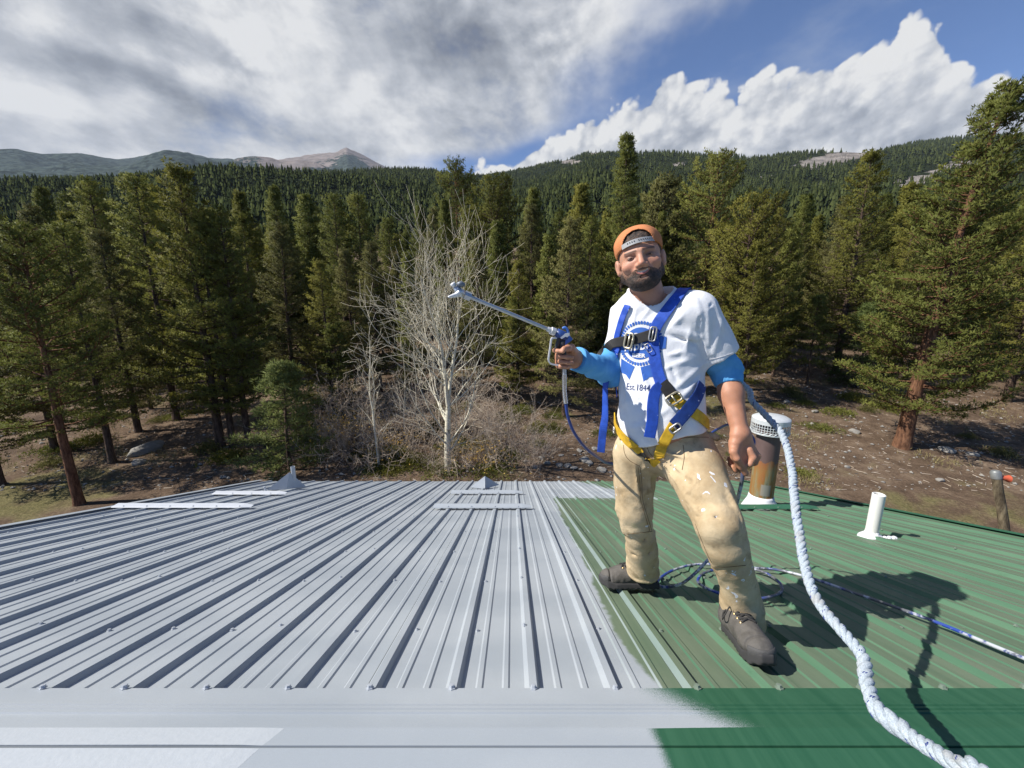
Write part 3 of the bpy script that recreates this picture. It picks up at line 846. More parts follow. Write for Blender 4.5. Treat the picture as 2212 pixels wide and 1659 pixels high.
def sealant(name, r0, r1, h, n=36, seed=1, parent=None):
    r_ = random.Random(seed); b_ = MB(); prof = []
    rows = [(r1 * 1.06, -0.002), (r1 * 1.02, 0.012), (r1 * 0.93, h * 0.30), (r0 * 1.07, h * 0.72), (r0 * 1.035, h), (r0 * 0.99, h * 1.02)]
    vs = []
    jit = [r_.uniform(-1, 1) for _ in range(n)]
    jit = [(jit[k - 1] + jit[k] * 2 + jit[(k + 1) % n]) / 4 for k in range(n)]
    for i, (rr, zz) in enumerate(rows):
        w = (1 - i / (len(rows) - 1)) * 0.10 * r1 + 0.002
        for k in range(n):
            th = 2 * math.pi * k / n; R = rr + jit[k] * w
            x, y = R * math.cos(th), R * math.sin(th)
            t = 1 - i / (len(rows) - 1)
            vs.append((x, y, zz + y * ROOF_SL * t))
    fs = [(i * n + k, i * n + (k + 1) % n, (i + 1) * n + (k + 1) % n, (i + 1) * n + k) for i in range(len(rows) - 1) for k in range(n)]
    b_.add(vs, fs)
    return b_.build(name, M_seal, parent, smooth=True)
sealant('sealant_collar', RF, RF * 1.42, 0.135, 40, 3, fo)
# white plastic vent pipe
pb = on_roof(1881, 1160)
pv = MB(); RP = 0.041
pv.lathe([(RP, -0.08), (RP, 0.362), (RP - 0.006, 0.365), (RP - 0.010, 0.362), (RP - 0.010, 0.10), (0.0, 0.10)], 36)
po = pv.build('vent_pipe', simple('white_plastic_pipe', (0.72, 0.71, 0.66), 0.38, 0, 0.05, 6.0), smooth=True, auto=40); po.location = pb; child(po); tag(po, 'short white plastic vent pipe on the green roof')
sealant('sealant_collar', RP, RP * 1.9, 0.055, 30, 8, po)
sb = MB()
for k in range(5):
    sb.lathe([(0.0, 0.022), (0.014, 0.018), (0.020, 0.006), (0.021, -0.002)], 10, Matrix.Translation(Vector((0.07 + 0.018 * k, -0.045 + 0.006 * rng.uniform(-1, 1), -ROOF_SL * 0.0 + 0.012))))
sb.build('sealant_bead', M_seal, po, smooth=True)
# ------------------------------------------------------------------ trees
def bark_material(name, a, b_, scale=8.0):
    m, nt, b = material(name)
    p = objco(nt); x, y, z = sep(nt, p)
    n = noise(nt, comb(nt, x * scale, y * scale, z * scale * 0.25), 1.6, 5, 0.65)
    setc(nt, b, 'Base Color', mixc(nt, n.smooth(0.32, 0.68), a, b_)); b.inputs['Roughness'].default_value = 0.9
    b.inputs['Specular IOR Level'].default_value = 0.15
    bumpn(nt, b, n, 0.8, 0.03)
    return m
M_bark = bark_material('pine_bark', (0.040, 0.027, 0.020), (0.140, 0.095, 0.070))
M_barko = bark_material('orange_pine_bark', (0.070, 0.034, 0.020), (0.215, 0.110, 0.062))
M_needA = needle_material('pine_needles_olive', (0.092, 0.100, 0.020), (0.240, 0.222, 0.048), 0.36)
M_needB = needle_material('pine_needles_green', (0.076, 0.094, 0.022), (0.225, 0.230, 0.056), 0.36)
M_needC = needle_material('young_pine_needles', (0.070, 0.100, 0.028), (0.220, 0.245, 0.080), 0.36)
M_needD = needle_material('dull_pine_needles', (0.090, 0.092, 0.030), (0.220, 0.205, 0.072), 0.34)

def tubes_np(segs, sides=4):
    """segs: list of (p0, p1, r0, r1) -> V, F arrays"""
    P0 = np.array([s_[0] for s_ in segs], float); P1 = np.array([s_[1] for s_ in segs], float)
    r0 = np.array([s_[2] for s_ in segs]); r1 = np.array([s_[3] for s_ in segs])
    t = P1 - P0; t /= np.maximum(np.linalg.norm(t, axis=1, keepdims=True), 1e-9)
    ref = np.where(np.abs(t[:, 2:3]) < 0.9, np.array([[0, 0, 1.0]]), np.array([[1.0, 0, 0]]))
    a = np.cross(t, ref); a /= np.linalg.norm(a, axis=1, keepdims=True); b = np.cross(t, a)
    n = len(segs); V = np.zeros((n, 2, sides, 3))
    for k in range(sides):
        th = 2 * math.pi * k / sides; d = a * math.cos(th) + b * math.sin(th)
        V[:, 0, k] = P0 + d * r0[:, None]; V[:, 1, k] = P1 + d * r1[:, None]
    o = (np.arange(n) * 2 * sides)[:, None]; F = []
    for k in range(sides):
        k2 = (k + 1) % sides
        F.append(o + np.array([[k, k2, sides + k2, sides + k]]))
    return V.reshape(-1, 3), np.concatenate(F)

def tufts_np(P, D, L, W, k, r, up=0.25, out=None):
    """needle brushes: k narrow triangles at each point"""
    n = len(P); tri = np.zeros((n, k, 3, 3), np.float32)
    D = D / np.maximum(np.linalg.norm(D, axis=1, keepdims=True), 1e-9)
    for j in range(k):
        dv = D + r.normal(0, 0.75, (n, 3)); dv[:, 2] += up
        dv /= np.linalg.norm(dv, axis=1, keepdims=True)
        side = np.cross(dv, r.normal(0, 1, (n, 3))); side /= np.maximum(np.linalg.norm(side, axis=1, keepdims=True), 1e-6)
        l = (L * r.uniform(0.7, 1.25, n))[:, None]; w = (W * r.uniform(0.7, 1.3, n))[:, None]
        base = P + dv * l * 0.05
        mid = dv * l
        tri[:, j, 0] = base + side * w * 0.5 + mid * 0.35
        tri[:, j, 1] = base - side * w * 0.5 + mid * 0.30
        tri[:, j, 2] = base + mid + np.array([0, 0, 0.0])
        # widen: the broad end sits a third of the way out, the narrow end at the stem
        tri[:, j, 0] += dv * l * 0.15
    if out is not None:
        # wind every blade so that it faces outwards and give it a soft outward normal
        fn_ = np.cross(tri[:, :, 1] - tri[:, :, 0], tri[:, :, 2] - tri[:, :, 0])
        flip = (fn_ * out[:, None, :]).sum(-1) < 0
        t_ = tri[flip]; t_[:, [1, 2]] = t_[:, [2, 1]]; tri[flip] = t_
        fn_[flip] *= -1; fn_ /= np.maximum(np.linalg.norm(fn_, axis=-1, keepdims=True), 1e-12)
        nn_ = fn_ * 0.55 + out[:, None, :] * 0.85; nn_ /= np.linalg.norm(nn_, axis=-1, keepdims=True)
        NN = np.repeat(nn_.reshape(-1, 3), 3, 0)
        V = tri.reshape(-1, 3)
        return V, np.arange(len(V)).reshape(-1, 3), NN
    V = tri.reshape(-1, 3)
    return V, np.arange(len(V)).reshape(-1, 3)

def pine_mesh(seed, h, rad, crown0, n_tuft, tl=0.165, tw=0.042, blades=9, shape='cone', trunk_r=0.16, gap=0.0, lean=0.0, whorl=0.33):
    """unit pine: returns trunk mesh data and crown mesh data"""
    r = np.random.RandomState(seed)
    bx, by = r.uniform(-1, 1, 2) * 0.10
    def axis(z): 
        t = z / h
        return np.array([lean * t * t * h + bx * math.sin(t * 5.0) * 0.6, by * math.sin(t * 4.0 + 1) * 0.6, z])
    segs = []; zs = np.linspace(-0.3, h, 15)
    for a, b in zip(zs[:-1], zs[1:]):
        f0 = max(0.0, 1 - max(a, 0) / h); f1 = max(0.0, 1 - max(b, 0) / h)
        flare = 1.35 if a < 0.2 else 1.0
        segs.append((axis(a), axis(b), trunk_r * (0.10 + 0.90 * f0) * flare, trunk_r * (0.10 + 0.90 * f1)))
    Vt, Ft = tubes_np(segs, 9)
    br = []; tp = []; td = []; tn = []
    z = crown0 * h
    k = 0
    while z < h * 0.985:
        t = (z - crown0 * h) / (h - crown0 * h)
        if shape == 'cone': prof = (1 - t) ** 0.80 * (0.55 + 0.45 * min(1, t * 5 + 0.25))
        elif shape == 'round': prof = math.sqrt(max(0.0, 1 - (1.9 * t - 0.72) ** 2 * 0.66)) * (1.0 if t < 0.86 else 0.8) * (1 - t) ** 0.18
        elif shape == 'narrow': prof = (1 - t) ** 0.55 * (0.6 + 0.4 * min(1, t * 4 + 0.2))
        else: prof = (1 - t) ** 0.95
        nb = max(3, int(r.randint(4, 7) * (1 - 0.35 * t)))
        a0 = r.uniform(0, 6.28)
        for i in range(nb):
            if r.uniform() < gap * (1 - t): continue
            a = a0 + 2 * math.pi * i / nb + r.uniform(-0.35, 0.35)
            L = rad * prof * r.uniform(0.55, 1.22) + 0.12
            el0 = -0.22 + 0.75 * t + r.uniform(-0.18, 0.22)
            p = axis(z + r.uniform(-0.12, 0.12)); d = np.array([math.cos(a) * math.cos(el0), math.sin(a) * math.cos(el0), math.sin(el0)])
            ns = max(3, int(L / 0.22)); st = L / ns; rr = 0.012 + 0.014 * L
            for s_ in range(ns):
                f = (s_ + 1) / ns
                d = d + np.array([0, 0, 0.10 * f + 0.03]) + r.normal(0, 0.07, 3); d /= np.linalg.norm(d)
                q = p + d * st
                br.append((p, q, rr * (1 - f * 0.8 + 0.05), rr * (1 - f * 0.8)))
                w = f ** 0.9
                if f > 0.22:
                    # side sprays
                    for sd_ in (-1, 1):
                        if r.uniform() < 0.88:
                            sl = (0.20 + 0.34 * L * (1 - f * 0.6)) * r.uniform(0.5, 1.1)
                            sdv = np.cross(d, [0, 0, 1.0]) * sd_ + d * 0.8 + np.array([0, 0, 0.18 + 0.2 * r.uniform(-1, 1)]); sdv /= np.linalg.norm(sdv)
                            e = q + sdv * sl
                            br.append((q, e, rr * 0.4 + 0.002, 0.003))
                            m = max(2, int(sl / 0.13))
                            for u in range(m):
                                g = (u + 0.6) / m
                                tp.append(q + sdv * sl * g + r.normal(0, 0.03, 3)); td.append(sdv + np.array([0, 0, 0.25])); tn.append(w)
                    tp.append(q + r.normal(0, 0.03, 3)); td.append(d + np.array([0, 0, 0.3])); tn.append(w)
                p = q
            tp.append(p); td.append(d + np.array([0, 0, 0.5])); tn.append(1.0)
        z += whorl * (1.0 - 0.45 * t) * r.uniform(0.75, 1.3); k += 1
    # the leader
    for u in range(7):
        tp.append(axis(h - 0.08 * u)); td.append(np.array([0, 0, 1.0])); tn.append(1.0)
    tp = np.array(tp); td = np.array(td); tn = np.array(tn)
    if len(tp) > n_tuft:
        idx = r.permutation(len(tp))[:n_tuft]; sc = (len(tp) / n_tuft) ** 0.4
        tp, td, tn = tp[idx], td[idx], tn[idx]
    else: sc = 1.0
    ax0 = np.array([axis(z_) for z_ in tp[:, 2]])
    ow = tp - ax0; ow[:, 2] = 0.0; rl = np.linalg.norm(ow, axis=1, keepdims=True); ow = ow / np.maximum(rl, 0.25) + td / np.maximum(np.linalg.norm(td, axis=1, keepdims=True), 1e-6) * 0.5 + r.normal(0, 0.35, ow.shape) + np.array([0, 0, 0.45])
    ow /= np.linalg.norm(ow, axis=1, keepdims=True)
    Vc_, Fc_, Nc_ = tufts_np(tp, td, tl * sc, tw * sc, blades, r, out=ow)
    tone = np.repeat(np.clip(r.normal(0.45, 0.22, len(tp)), 0, 1), blades * 3)
    Vb_, Fb_ = tubes_np(br, 3)
    V2 = np.concatenate([Vt, Vb_]); F2 = [Ft, Fb_ + len(Vt)]
    return (V2, F2), (Vc_, Fc_, tone, Nc_)

PROTO = []
def make_proto(seed, h, rad, crown0, n, mat, bark=None, **kw):
    (Vt, Ft), (Vc_, Fc_, tone, Nc_) = pine_mesh(seed, h, rad, crown0, n, **kw)
    t = mesh_np('trunk', Vt, Ft, bark or M_bark, smooth=True); c_ = mesh_np('crown', Vc_, Fc_, mat, attrs={'tone': tone}, normals=Nc_, smooth=True)
    COL.objects.unlink(t); COL.objects.unlink(c_)
    PROTO.append((t, c_, h)); return len(PROTO) - 1
# near kinds (fine needles) then plain kinds
T_BIG = make_proto(1, 10.5, 2.1, 0.17, 8000, M_needA, shape='cone', trunk_r=0.17, tl=0.165, tw=0.042)
T_TALL = make_proto(2, 11.0, 1.85, 0.22, 6200, M_needB, shape='narrow', trunk_r=0.16, gap=0.08)
T_ROUND = make_proto(3, 9.5, 2.40, 0.22, 7000, M_needA, shape='round', trunk_r=0.17, gap=0.10)
T_RIGHT = make_proto(4, 12.0, 2.55, 0.13, 15000, M_needB, M_barko, shape='cone', whorl=0.22, trunk_r=0.25, lean=0.10, tl=0.165, tw=0.040, blades=10)
T_YOUNG = make_proto(5, 3.9, 1.45, 0.08, 1900, M_needC, shape='cone', trunk_r=0.075, tl=0.20, tw=0.035, blades=12, whorl=0.30)
T_THIN = make_proto(6, 4.6, 0.75, 0.28, 900, M_needB, shape='narrow', trunk_r=0.06, gap=0.25)
T_DULL = make_proto(7, 10.0, 2.1, 0.14, 6200, M_needD, shape='cone', trunk_r=0.16, gap=0.05)
T_OPEN = make_proto(8, 11.0, 2.3, 0.30, 5200, M_needB, M_barko, shape='round', trunk_r=0.18, gap=0.30)
T_SPIRE = make_proto(9, 12.0, 1.6, 0.12, 6500, M_needB, shape='cone', trunk_r=0.15, whorl=0.26)
T_MID1 = make_proto(10, 10.0, 2.0, 0.14, 3300, M_needA, shape='cone', tl=0.25, tw=0.085, blades=6)
T_MID2 = make_proto(11, 11.0, 1.7, 0.14, 3200, M_needB, shape='narrow', tl=0.25, tw=0.085, blades=6)
T_MID3 = make_proto(12, 9.5, 2.1, 0.17, 3200, M_needD, shape='round', tl=0.25, tw=0.085, blades=6)
def place_tree(kind, x, y, height, label, group=None, name='pine_tree', rot=None, sink=0.1, wide=1.0):
    t, c_, h0 = PROTO[kind]
    s = height / h0
    e = empty(name, (x, y, float(ground_z(x, y)) - sink))
    e.scale = (s * wide, s * wide, s); e.rotation_euler = (0, 0, rot if rot is not None else rng.uniform(0, 6.28))
    tag(e, label, 'tree', group)
    for src in (t, c_):
        o = src.copy(); COL.objects.link(o); o.parent = e
    return e
def tree_top(kind, u, v, Y, label, **kw):
    p = at(u, v, Y); g = float(ground_z(p.x, p.y))
    return place_tree(kind, p.x, p.y, max(2.0, p.z - g), label, **kw)

# trees one can point to
KEY = [
 (T_TALL, 186, 388, 21, 'tall slender pine near the left edge, first to break the skyline'),
 (T_TALL, 290, 378, 17, 'tall pine between the left slender pine and the broad sunlit pine'),
 (T_BIG, 383, 352, 14.2, 'broad tall sunlit pine rising highest on the left half'),
 (T_MID1, 330, 402, 22, 'pine top half hidden left of the broad sunlit pine'),
 (T_TALL, 470, 450, 14.6, 'dark open pine with two bare trunks right of the broad pine'),
 (T_SPIRE, 588, 398, 26, 'spire-shaped pine standing left of the bare birch-white trees'),
 (T_DULL, 600, 480, 19, 'olive pine with visible trunk below the spire-shaped pine'),
 (T_MID2, 660, 425, 34, 'distant pine with pointed top right of the spire-shaped pine'),
 (T_TALL, 722, 420, 24, 'left one of the pair of bright narrow pines'),
 (T_TALL, 772, 420, 25, 'right one of the pair of bright narrow pines'),
 (T_OPEN, 985, 352, 36, 'tall round-topped pine breaking the skyline above the bare tree'),
 (T_SPIRE, 905, 440, 34, 'slim pine behind the top of the bare white tree'),
 (T_ROUND, 1066, 388, 28, 'round bushy pine right of the bare white tree top'),
 (T_DULL, 1150, 440, 25, 'dull green pine above the spray gun'),
 (T_DULL, 1232, 470, 17, 'grey-green pine standing just left of the orange cap'),
 (T_MID1, 1258, 398, 32, 'pointed pine left of the tallest pine'),
 (T_SPIRE, 1358, 284, 23, 'tallest pine, spire directly above the orange cap'),
 (T_MID3, 1436, 388, 30, 'ragged pine right of the tallest pine'),
 (T_OPEN, 1552, 328, 24, 'open-branched tall pine with two tops right of the cap'),
 (T_ROUND, 1628, 425, 20, 'bushy pine to the right of the white sleeve'),
 (T_MID2, 1742, 425, 36, 'darker far pine between two bushy ones on the right'),
 (T_BIG, 1640, 520, 18.5, 'sunlit pine right behind the white shirt sleeve'),
 (T_BIG, 1884, 322, 23, 'tall bright conical pine in the right third'),
 (T_MID1, 1968, 398, 33, 'shorter pine right of the tall bright conical pine'),
 (T_MID3, 2035, 440, 42, 'small far pine below the grey rock slope'),
 (T_THIN, 1770, 640, 21.0, 'thin young pine with bare pale stem on the open slope'),
 (T_YOUNG, 1884, 662, 20.6, 'small dense conical pine on the open slope at right'),
 (T_DULL, 60, 440, 26, 'olive pine close to the left edge of the picture'),
 (T_BIG, 520, 460, 24, 'bright pine between the broad pine and the spire'),
 (T_TALL, 838, 470, 27, 'dark pine left behind the bare white tree'),
 (T_BIG, 690, 560, 18.0, 'shorter pine below the pair of bright narrow pines'),
 (T_DULL, 800, 520, 20.0, 'olive pine between the two aspens'),
 (T_SPIRE, 880, 540, 19.0, 'slim dark pine directly behind the large aspen crown'),
 (T_DULL, 1030, 520, 19.5, 'olive pine just right of the large aspen'),
 (T_BIG, 1120, 560, 18.5, 'green pine right below the spray pole'),
 (T_THIN, 720, 700, 17.5, 'thin young pine behind the smaller aspen'),
]
for kind, u, v, Y, lab in KEY: tree_top(kind, u, v, Y, lab)
place_tree(T_OPEN, -12.4, 10.2, 7.6, 'near pine with leaning dark trunk at the left roof corner')
place_tree(T_TALL, -14.2, 12.9, 8.0, 'near pine with pale thin trunk left of the boulder')
place_tree(T_TALL, -11.0, 14.4, 8.6, 'near pine with thick trunk behind the young pine')
place_tree(T_DULL, -17.5, 14.0, 7.6, 'shaded pine at the far left border')
place_tree(T_BIG, -16.2, 11.4, 7.4, 'added pine cut off by the left picture edge, shading the forest floor')  # added at the left border to throw shade over the forest floor
place_tree(T_DULL, -16.0, 15.8, 8.2, 'dark pine behind the pale thin trunk at left')
place_tree(T_RIGHT, 15.0, 14.1, 12.4, 'huge sunlit pine with orange leaning trunk at the right edge', rot=0.0)
place_tree(T_BIG, 25.0, 19.0, 11.0, 'pine half cut off by the right picture edge', )
place_tree(T_YOUNG, -7.5, 12.35, 3.6, 'young bushy pine with long needles behind the left vent pipe', wide=1.1)

# a second and third rank of slim pines whose tops make the treeline
sk = random.Random(41); ranks = 0
def skyline(u): return float(np.interp(u, [-150, 0, 200, 450, 650, 850, 950, 1100, 1300, 1500, 1700, 1900, 2100, 2350], [455, 440, 425, 425, 440, 470, 455, 430, 420, 420, 440, 420, 420, 400]))
for base_u, dv, y0, y1, step in ((-130, 0, 27, 40, 52), (-105, 55, 21, 29, 58)):
    u = base_u
    while u < 2340:
        uu = u + sk.uniform(-16, 16); vv = skyline(uu) + dv + sk.uniform(-28, 42); Y = sk.uniform(y0, y1); u += step * sk.uniform(0.8, 1.25)
        if dv and (760 < uu < 980) and Y < 25: continue
        p_ = at(uu, vv, Y); hgt = p_.z - float(ground_z(p_.x, p_.y))
        if hgt < 3.5: continue
        if dv and 1500 < uu < 1960 and sk.random() < 0.6: continue
        side = 'left third' if uu < 740 else ('middle third' if uu < 1480 else 'right third')
        place_tree(sk.choice([T_SPIRE, T_TALL, T_MID2, T_BIG, T_DULL, T_MID1]), p_.x, p_.y, min(hgt, 14.0), 'slim pine in the %s rank of the treeline, %s' % ('upper' if not dv else 'lower', side), '%s treeline pines, %s' % ('upper' if not dv else 'lower', side), wide=0.88); ranks += 1

# the ranks of the forest behind them
FILL = [T_MID1, T_MID2, T_MID3, T_MID1, T_MID2, T_DULL, T_TALL]
def rank_label(x, y, R):
    side = 'left' if x / y < -0.35 else ('right' if x / y > 0.45 else 'centre')
    row = 'front' if R < 32 else ('middle' if R < 60 else 'far back')
    return 'pine in the %s ranks of the forest, %s of the picture' % (row, side), '%s forest pines, %s' % (row, side)
fr = random.Random(99); placed = []
cand = 0
while len(placed) < 170 and cand < 9000:
    cand += 1
    azr = math.radians(fr.uniform(-60, 60)); R = 17.5 + 105 * fr.random() ** 1.05
    x, y = R * math.sin(azr), R * math.cos(azr)
    if y < 9: continue
    # clearings seen in the photograph
    if x > 0.5 and y < 17.5 + 0.14 * max(0, x - 3) and x < 24: continue
    if -9.5 < x <= 0.5 and y < 17.5: continue
    if x <= -9.5 and y < 15.5: continue
    if 9 < x < 22 and y < 30 and fr.random() < 0.55: continue
    dmin = 1.7 + 0.018 * R
    if any((x - a) ** 2 + (y - b) ** 2 < dmin * dmin for a, b in placed): continue
    placed.append((x, y))
    place_tree(fr.choice(FILL), x, y, fr.uniform(5.5, 8.6) * (1.0 if R > 35 else 0.92), *rank_label(x, y, R))
# small saplings on the open slope
for k in range(9):
    x, y = fr.uniform(5, 22), fr.uniform(21, 33)
    place_tree(T_THIN if k % 2 else T_YOUNG, x, y, fr.uniform(1.6, 3.0), 'small pine sapling on the open slope among taller trunks', 'saplings on the slope', name='pine_sapling')

# ------------------------------------------------------------------ bare aspens and leafless thickets
def aspen_bark():
    m, nt, b = material('aspen_bark')
    p = objco(nt); x, y, z = sep(nt, p)
    n = noise(nt, comb(nt, x * 14, y * 14, z * 26), 1.0, 4, 0.6); eye = noise(nt, comb(nt, x * 9, y * 9, z * 4), 1.0, 2, 0.5)
    t = attr(nt, 'thin')
    c0 = mixc(nt, n.smooth(0.35, 0.65), (0.52, 0.48, 0.36), (0.72, 0.68, 0.54))
    c0 = mixc(nt, eye.smooth(0.64, 0.70) * 0.8, c0, (0.05, 0.045, 0.04))
    setc(nt, b, 'Base Color', mixc(nt, t, c0, (0.60, 0.52, 0.37))); b.inputs['Roughness'].default_value = 0.75
    return m
M_asp = aspen_bark()
def bare_tree(seed, h, r0, spread, fork, forks_at, levels=3, twig=0.0048, dens=1.0, curvy=0.065):
    r = np.random.RandomState(seed); segs = []; thin = []
    def grow(p, d, L, rad, lev):
        n = max(3, int(L / (0.17 if lev < 2 else 0.13))); st = L / n; rr = rad
        for i in range(n):
            f = (i + 1) / n
            d = d + r.normal(0, curvy, 3) + np.array([0, 0, 0.050 if lev else 0.02]); d /= np.linalg.norm(d)
            q = p + d * st; r1 = max(twig * 0.7, rad * (1 - 0.80 * f))
            segs.append((p, q, rr, r1)); thin.append(min(1.0, 0.35 * max(0, lev - 1)) + (0.1 if rr < 0.012 else 0))
            if lev < levels and f > (0.10 if lev == 0 else 0.15):
                nb = {0: 1.0, 1: 0.52, 2: 0.36}.get(lev, 0.3) * dens
                while r.uniform() < nb:
                    nb -= 1
                    az_ = r.uniform(0, 6.283); tilt = r.uniform(0.55, 1.05)
                    side = np.cross(d, [math.cos(az_), math.sin(az_), 0.3]); side /= max(1e-6, np.linalg.norm(side))
                    nd = d * math.cos(tilt) + side * math.sin(tilt); nd[2] += 0.08; nd /= np.linalg.norm(nd)
                    LL = {0: spread * (1.25 - 0.85 * f), 1: 0.62 * spread * (1.1 - 0.7 * f), 2: 0.34 * spread}.get(lev, 0.2) * r.uniform(0.55, 1.15)
                    grow(q, nd, LL, max(twig, rr * (0.40 if lev == 0 else 0.48)), lev + 1)
            p = q; rr = r1
    p = np.array([0, 0, -0.3]); d = np.array([0.0, 0.0, 1.0])
    # main stem up to the fork, then two leaders
    n = 8; st = (forks_at + 0.3) / n; rr = r0
    for i in range(n):
        d = d + r.normal(0, 0.025, 3); d /= np.linalg.norm(d); q = p + d * st
        segs.append((p, q, rr, rr * 0.965)); thin.append(0.0); rr *= 0.965
        if i >= 2:
            for _ in range(2 if i % 2 else 1):
                az_ = r.uniform(0, 6.283); nd = np.array([math.cos(az_) * 0.75, math.sin(az_) * 0.75, 0.55 + 0.35 * r.uniform()]); nd /= np.linalg.norm(nd)
                grow(q, nd, spread * r.uniform(0.8, 1.15), rr * 0.30, 1)
        p = q
    for k, (ax, fr_) in enumerate(fork):
        nd = np.array([ax, r.uniform(-0.1, 0.1), 1.0]); nd /= np.linalg.norm(nd)
        grow(p, nd, (h - forks_at) * fr_, rr * (0.80 if k == 0 else 0.70), 0)
    return segs, np.array(thin)
def build_bare(name, seed, loc, h, r0, spread, fork, forks_at, label, rot=0.0, **kw):
    segs, thin = bare_tree(seed, h, r0, spread, fork, forks_at, **kw)
    e = empty(name, loc); e.rotation_euler = (0, 0, rot); tag(e, label, 'tree')
    big = [i for i in range(len(segs)) if segs[i][2] > 0.028]; small = [i for i in range(len(segs)) if segs[i][2] <= 0.028]
    Vt, Ft = tubes_np([segs[i] for i in big], 8); mesh_np('trunk', Vt, Ft, M_asp, e, True, {'thin': np.repeat(thin[big], 16)})
    Vt, Ft = tubes_np([segs[i] for i in small], 4); mesh_np('crown', Vt, Ft, M_asp, e, True, {'thin': np.repeat(thin[small], 8)})
    return e
ab = at(968, 1036, 12.1)
build_bare('aspen_tree', 4, (ab.x, 12.1, float(ground_z(ab.x, 12.1))), 6.5, 0.120, 2.75, [(-0.16, 1.0), (0.07, 1.03)], 2.2, 'large leafless aspen with white forked trunk in the centre', dens=0.95)
ab = at(815, 1000, 12.6)
build_bare('aspen_tree', 12, (ab.x + 0.05, 12.6, float(ground_z(ab.x, 12.6))), 4.9, 0.05, 0.95, [(-0.12, 1.0), (0.10, 0.8)], 2.0, 'smaller slender leafless aspen left of the large one', dens=1.0, levels=3)
ab = at(880, 1000, 14.5)
build_bare('aspen_tree', 15, (ab.x, 14.5, float(ground_z(ab.x, 14.5))), 4.2, 0.035, 0.8, [(0.08, 1.0)], 1.2, 'thin leafless sapling between the two aspens', dens=0.8, levels=3)

M_twig = simple('grey_brown_twigs', (0.42, 0.34, 0.26), 0.85, 0, 0.3, 3.0)
def thicket_mesh(seed, n, h, w):
    r = np.random.RandomState(seed); segs = []
    for i in range(n):
        a = r.uniform(0, 6.28); p = np.array([math.cos(a), math.sin(a), 0]) * w * 0.35 * math.sqrt(r.uniform()); p[2] = -0.1
        d = np.array([math.cos(a) * 0.5, math.sin(a) * 0.5, 1.0]) + r.normal(0, 0.25, 3); d /= np.linalg.norm(d)
        L = h * r.uniform(0.6, 1.1); m = 8
        for s_ in range(m):
            d = d + r.normal(0, 0.16, 3); d /= np.linalg.norm(d); q = p + d * L / m; f = s_ / m
            segs.append((p, q, 0.010 * (1 - f * 0.7), 0.010 * (1 - (f + 1 / m) * 0.7)))
            if s_ > 1:
                for _ in range(2):
                    e = d + r.normal(0, 0.7, 3); e /= np.linalg.norm(e); l = h * 0.22 * r.uniform(0.5, 1.2); g = q + e * l
                    segs.append((q, g, 0.005, 0.0035))
                    for _ in range(2):
                        e2 = e + r.normal(0, 0.6, 3); e2 /= np.linalg.norm(e2); segs.append((g, g + e2 * l * 0.6, 0.0038, 0.0028))
            p = q
    Vt, Ft = tubes_np(segs, 3); me = mesh_np('leafless_shrub', Vt, Ft, M_twig, smooth=True)
    COL.objects.unlink(me); return me
TH = [thicket_mesh(31, 16, 1.9, 1.8), thicket_mesh(32, 20, 1.5, 2.0), thicket_mesh(33, 14, 1.2, 1.6)]
def put(src, x, y, s, label, cat, group=None, name=None, z=0.0, rz=None):
    o = src.copy(); COL.objects.link(o); o.location = (x, y, float(ground_z(x, y)) + z); o.scale = (s, s, s)
    o.rotation_euler = (0, 0, rng.uniform(0, 6.28) if rz is None else rz)
    if name: o.name = name
    tag(o, label, cat, group); return o
for x, y, s, k in [(-5.4, 13.0, 1.0, 0), (-4.4, 12.4, 0.9, 1), (-3.3, 13.2, 1.1, 0), (-2.6, 12.3, 0.8, 2), (-1.0, 12.6, 1.0, 1), (-0.1, 13.1, 1.1, 0), (0.6, 12.4, 0.85, 1), (-6.2, 15.5, 1.3, 0), (-4.6, 15.8, 1.5, 1),
                   (-3.0, 16.0, 1.4, 0), (-7.2, 17.5, 1.4, 1), (-1.6, 15.2, 1.2, 2), (0.2, 14.6, 1.2, 0), (-2.0, 12.1, 0.7, 1), (-5.0, 14.2, 1.2, 1), (-6.6, 13.4, 0.9, 2), (-3.8, 14.4, 1.2, 0), (-0.6, 13.8, 1.2, 1), (1.1, 13.4, 0.9, 2), (-7.4, 15.0, 1.2, 0), (-2.2, 17.2, 1.4, 0)]:
    put(TH[k], x, y, s, 'leafless grey-brown shrub in the thicket around the aspens', 'shrub', 'leafless thicket shrubs')

# yellow autumn leaves still hanging on low stems left of the aspens
r = np.random.RandomState(5)
yl = at(735, 905, 14.0)
P = np.stack([r.normal(0, 0.75, 420), r.normal(0, 0.6, 420), r.uniform(0.15, 1.5, 420)], 1)
Vl, Fl = tufts_np(P, r.normal(0, 1, (420, 3)), 0.07, 0.06, 2, r)
M_yl = simple('yellow_leaf', (0.50, 0.30, 0.045), 0.6, 0, 0.3, 5.0)
o = mesh_np('autumn_shrub', Vl, Fl, M_yl); o.location = (yl.x, 14.0, float(ground_z(yl.x, 14.0)))
tag(o, 'low shrub with small yellow autumn leaves left of the slender aspen', 'shrub')
st_ = TH[2].copy(); st_.name = 'stem'; COL.objects.link(st_); st_.parent = o; st_.scale = (0.9, 0.9, 1.1); st_['kind'] = 'stuff'

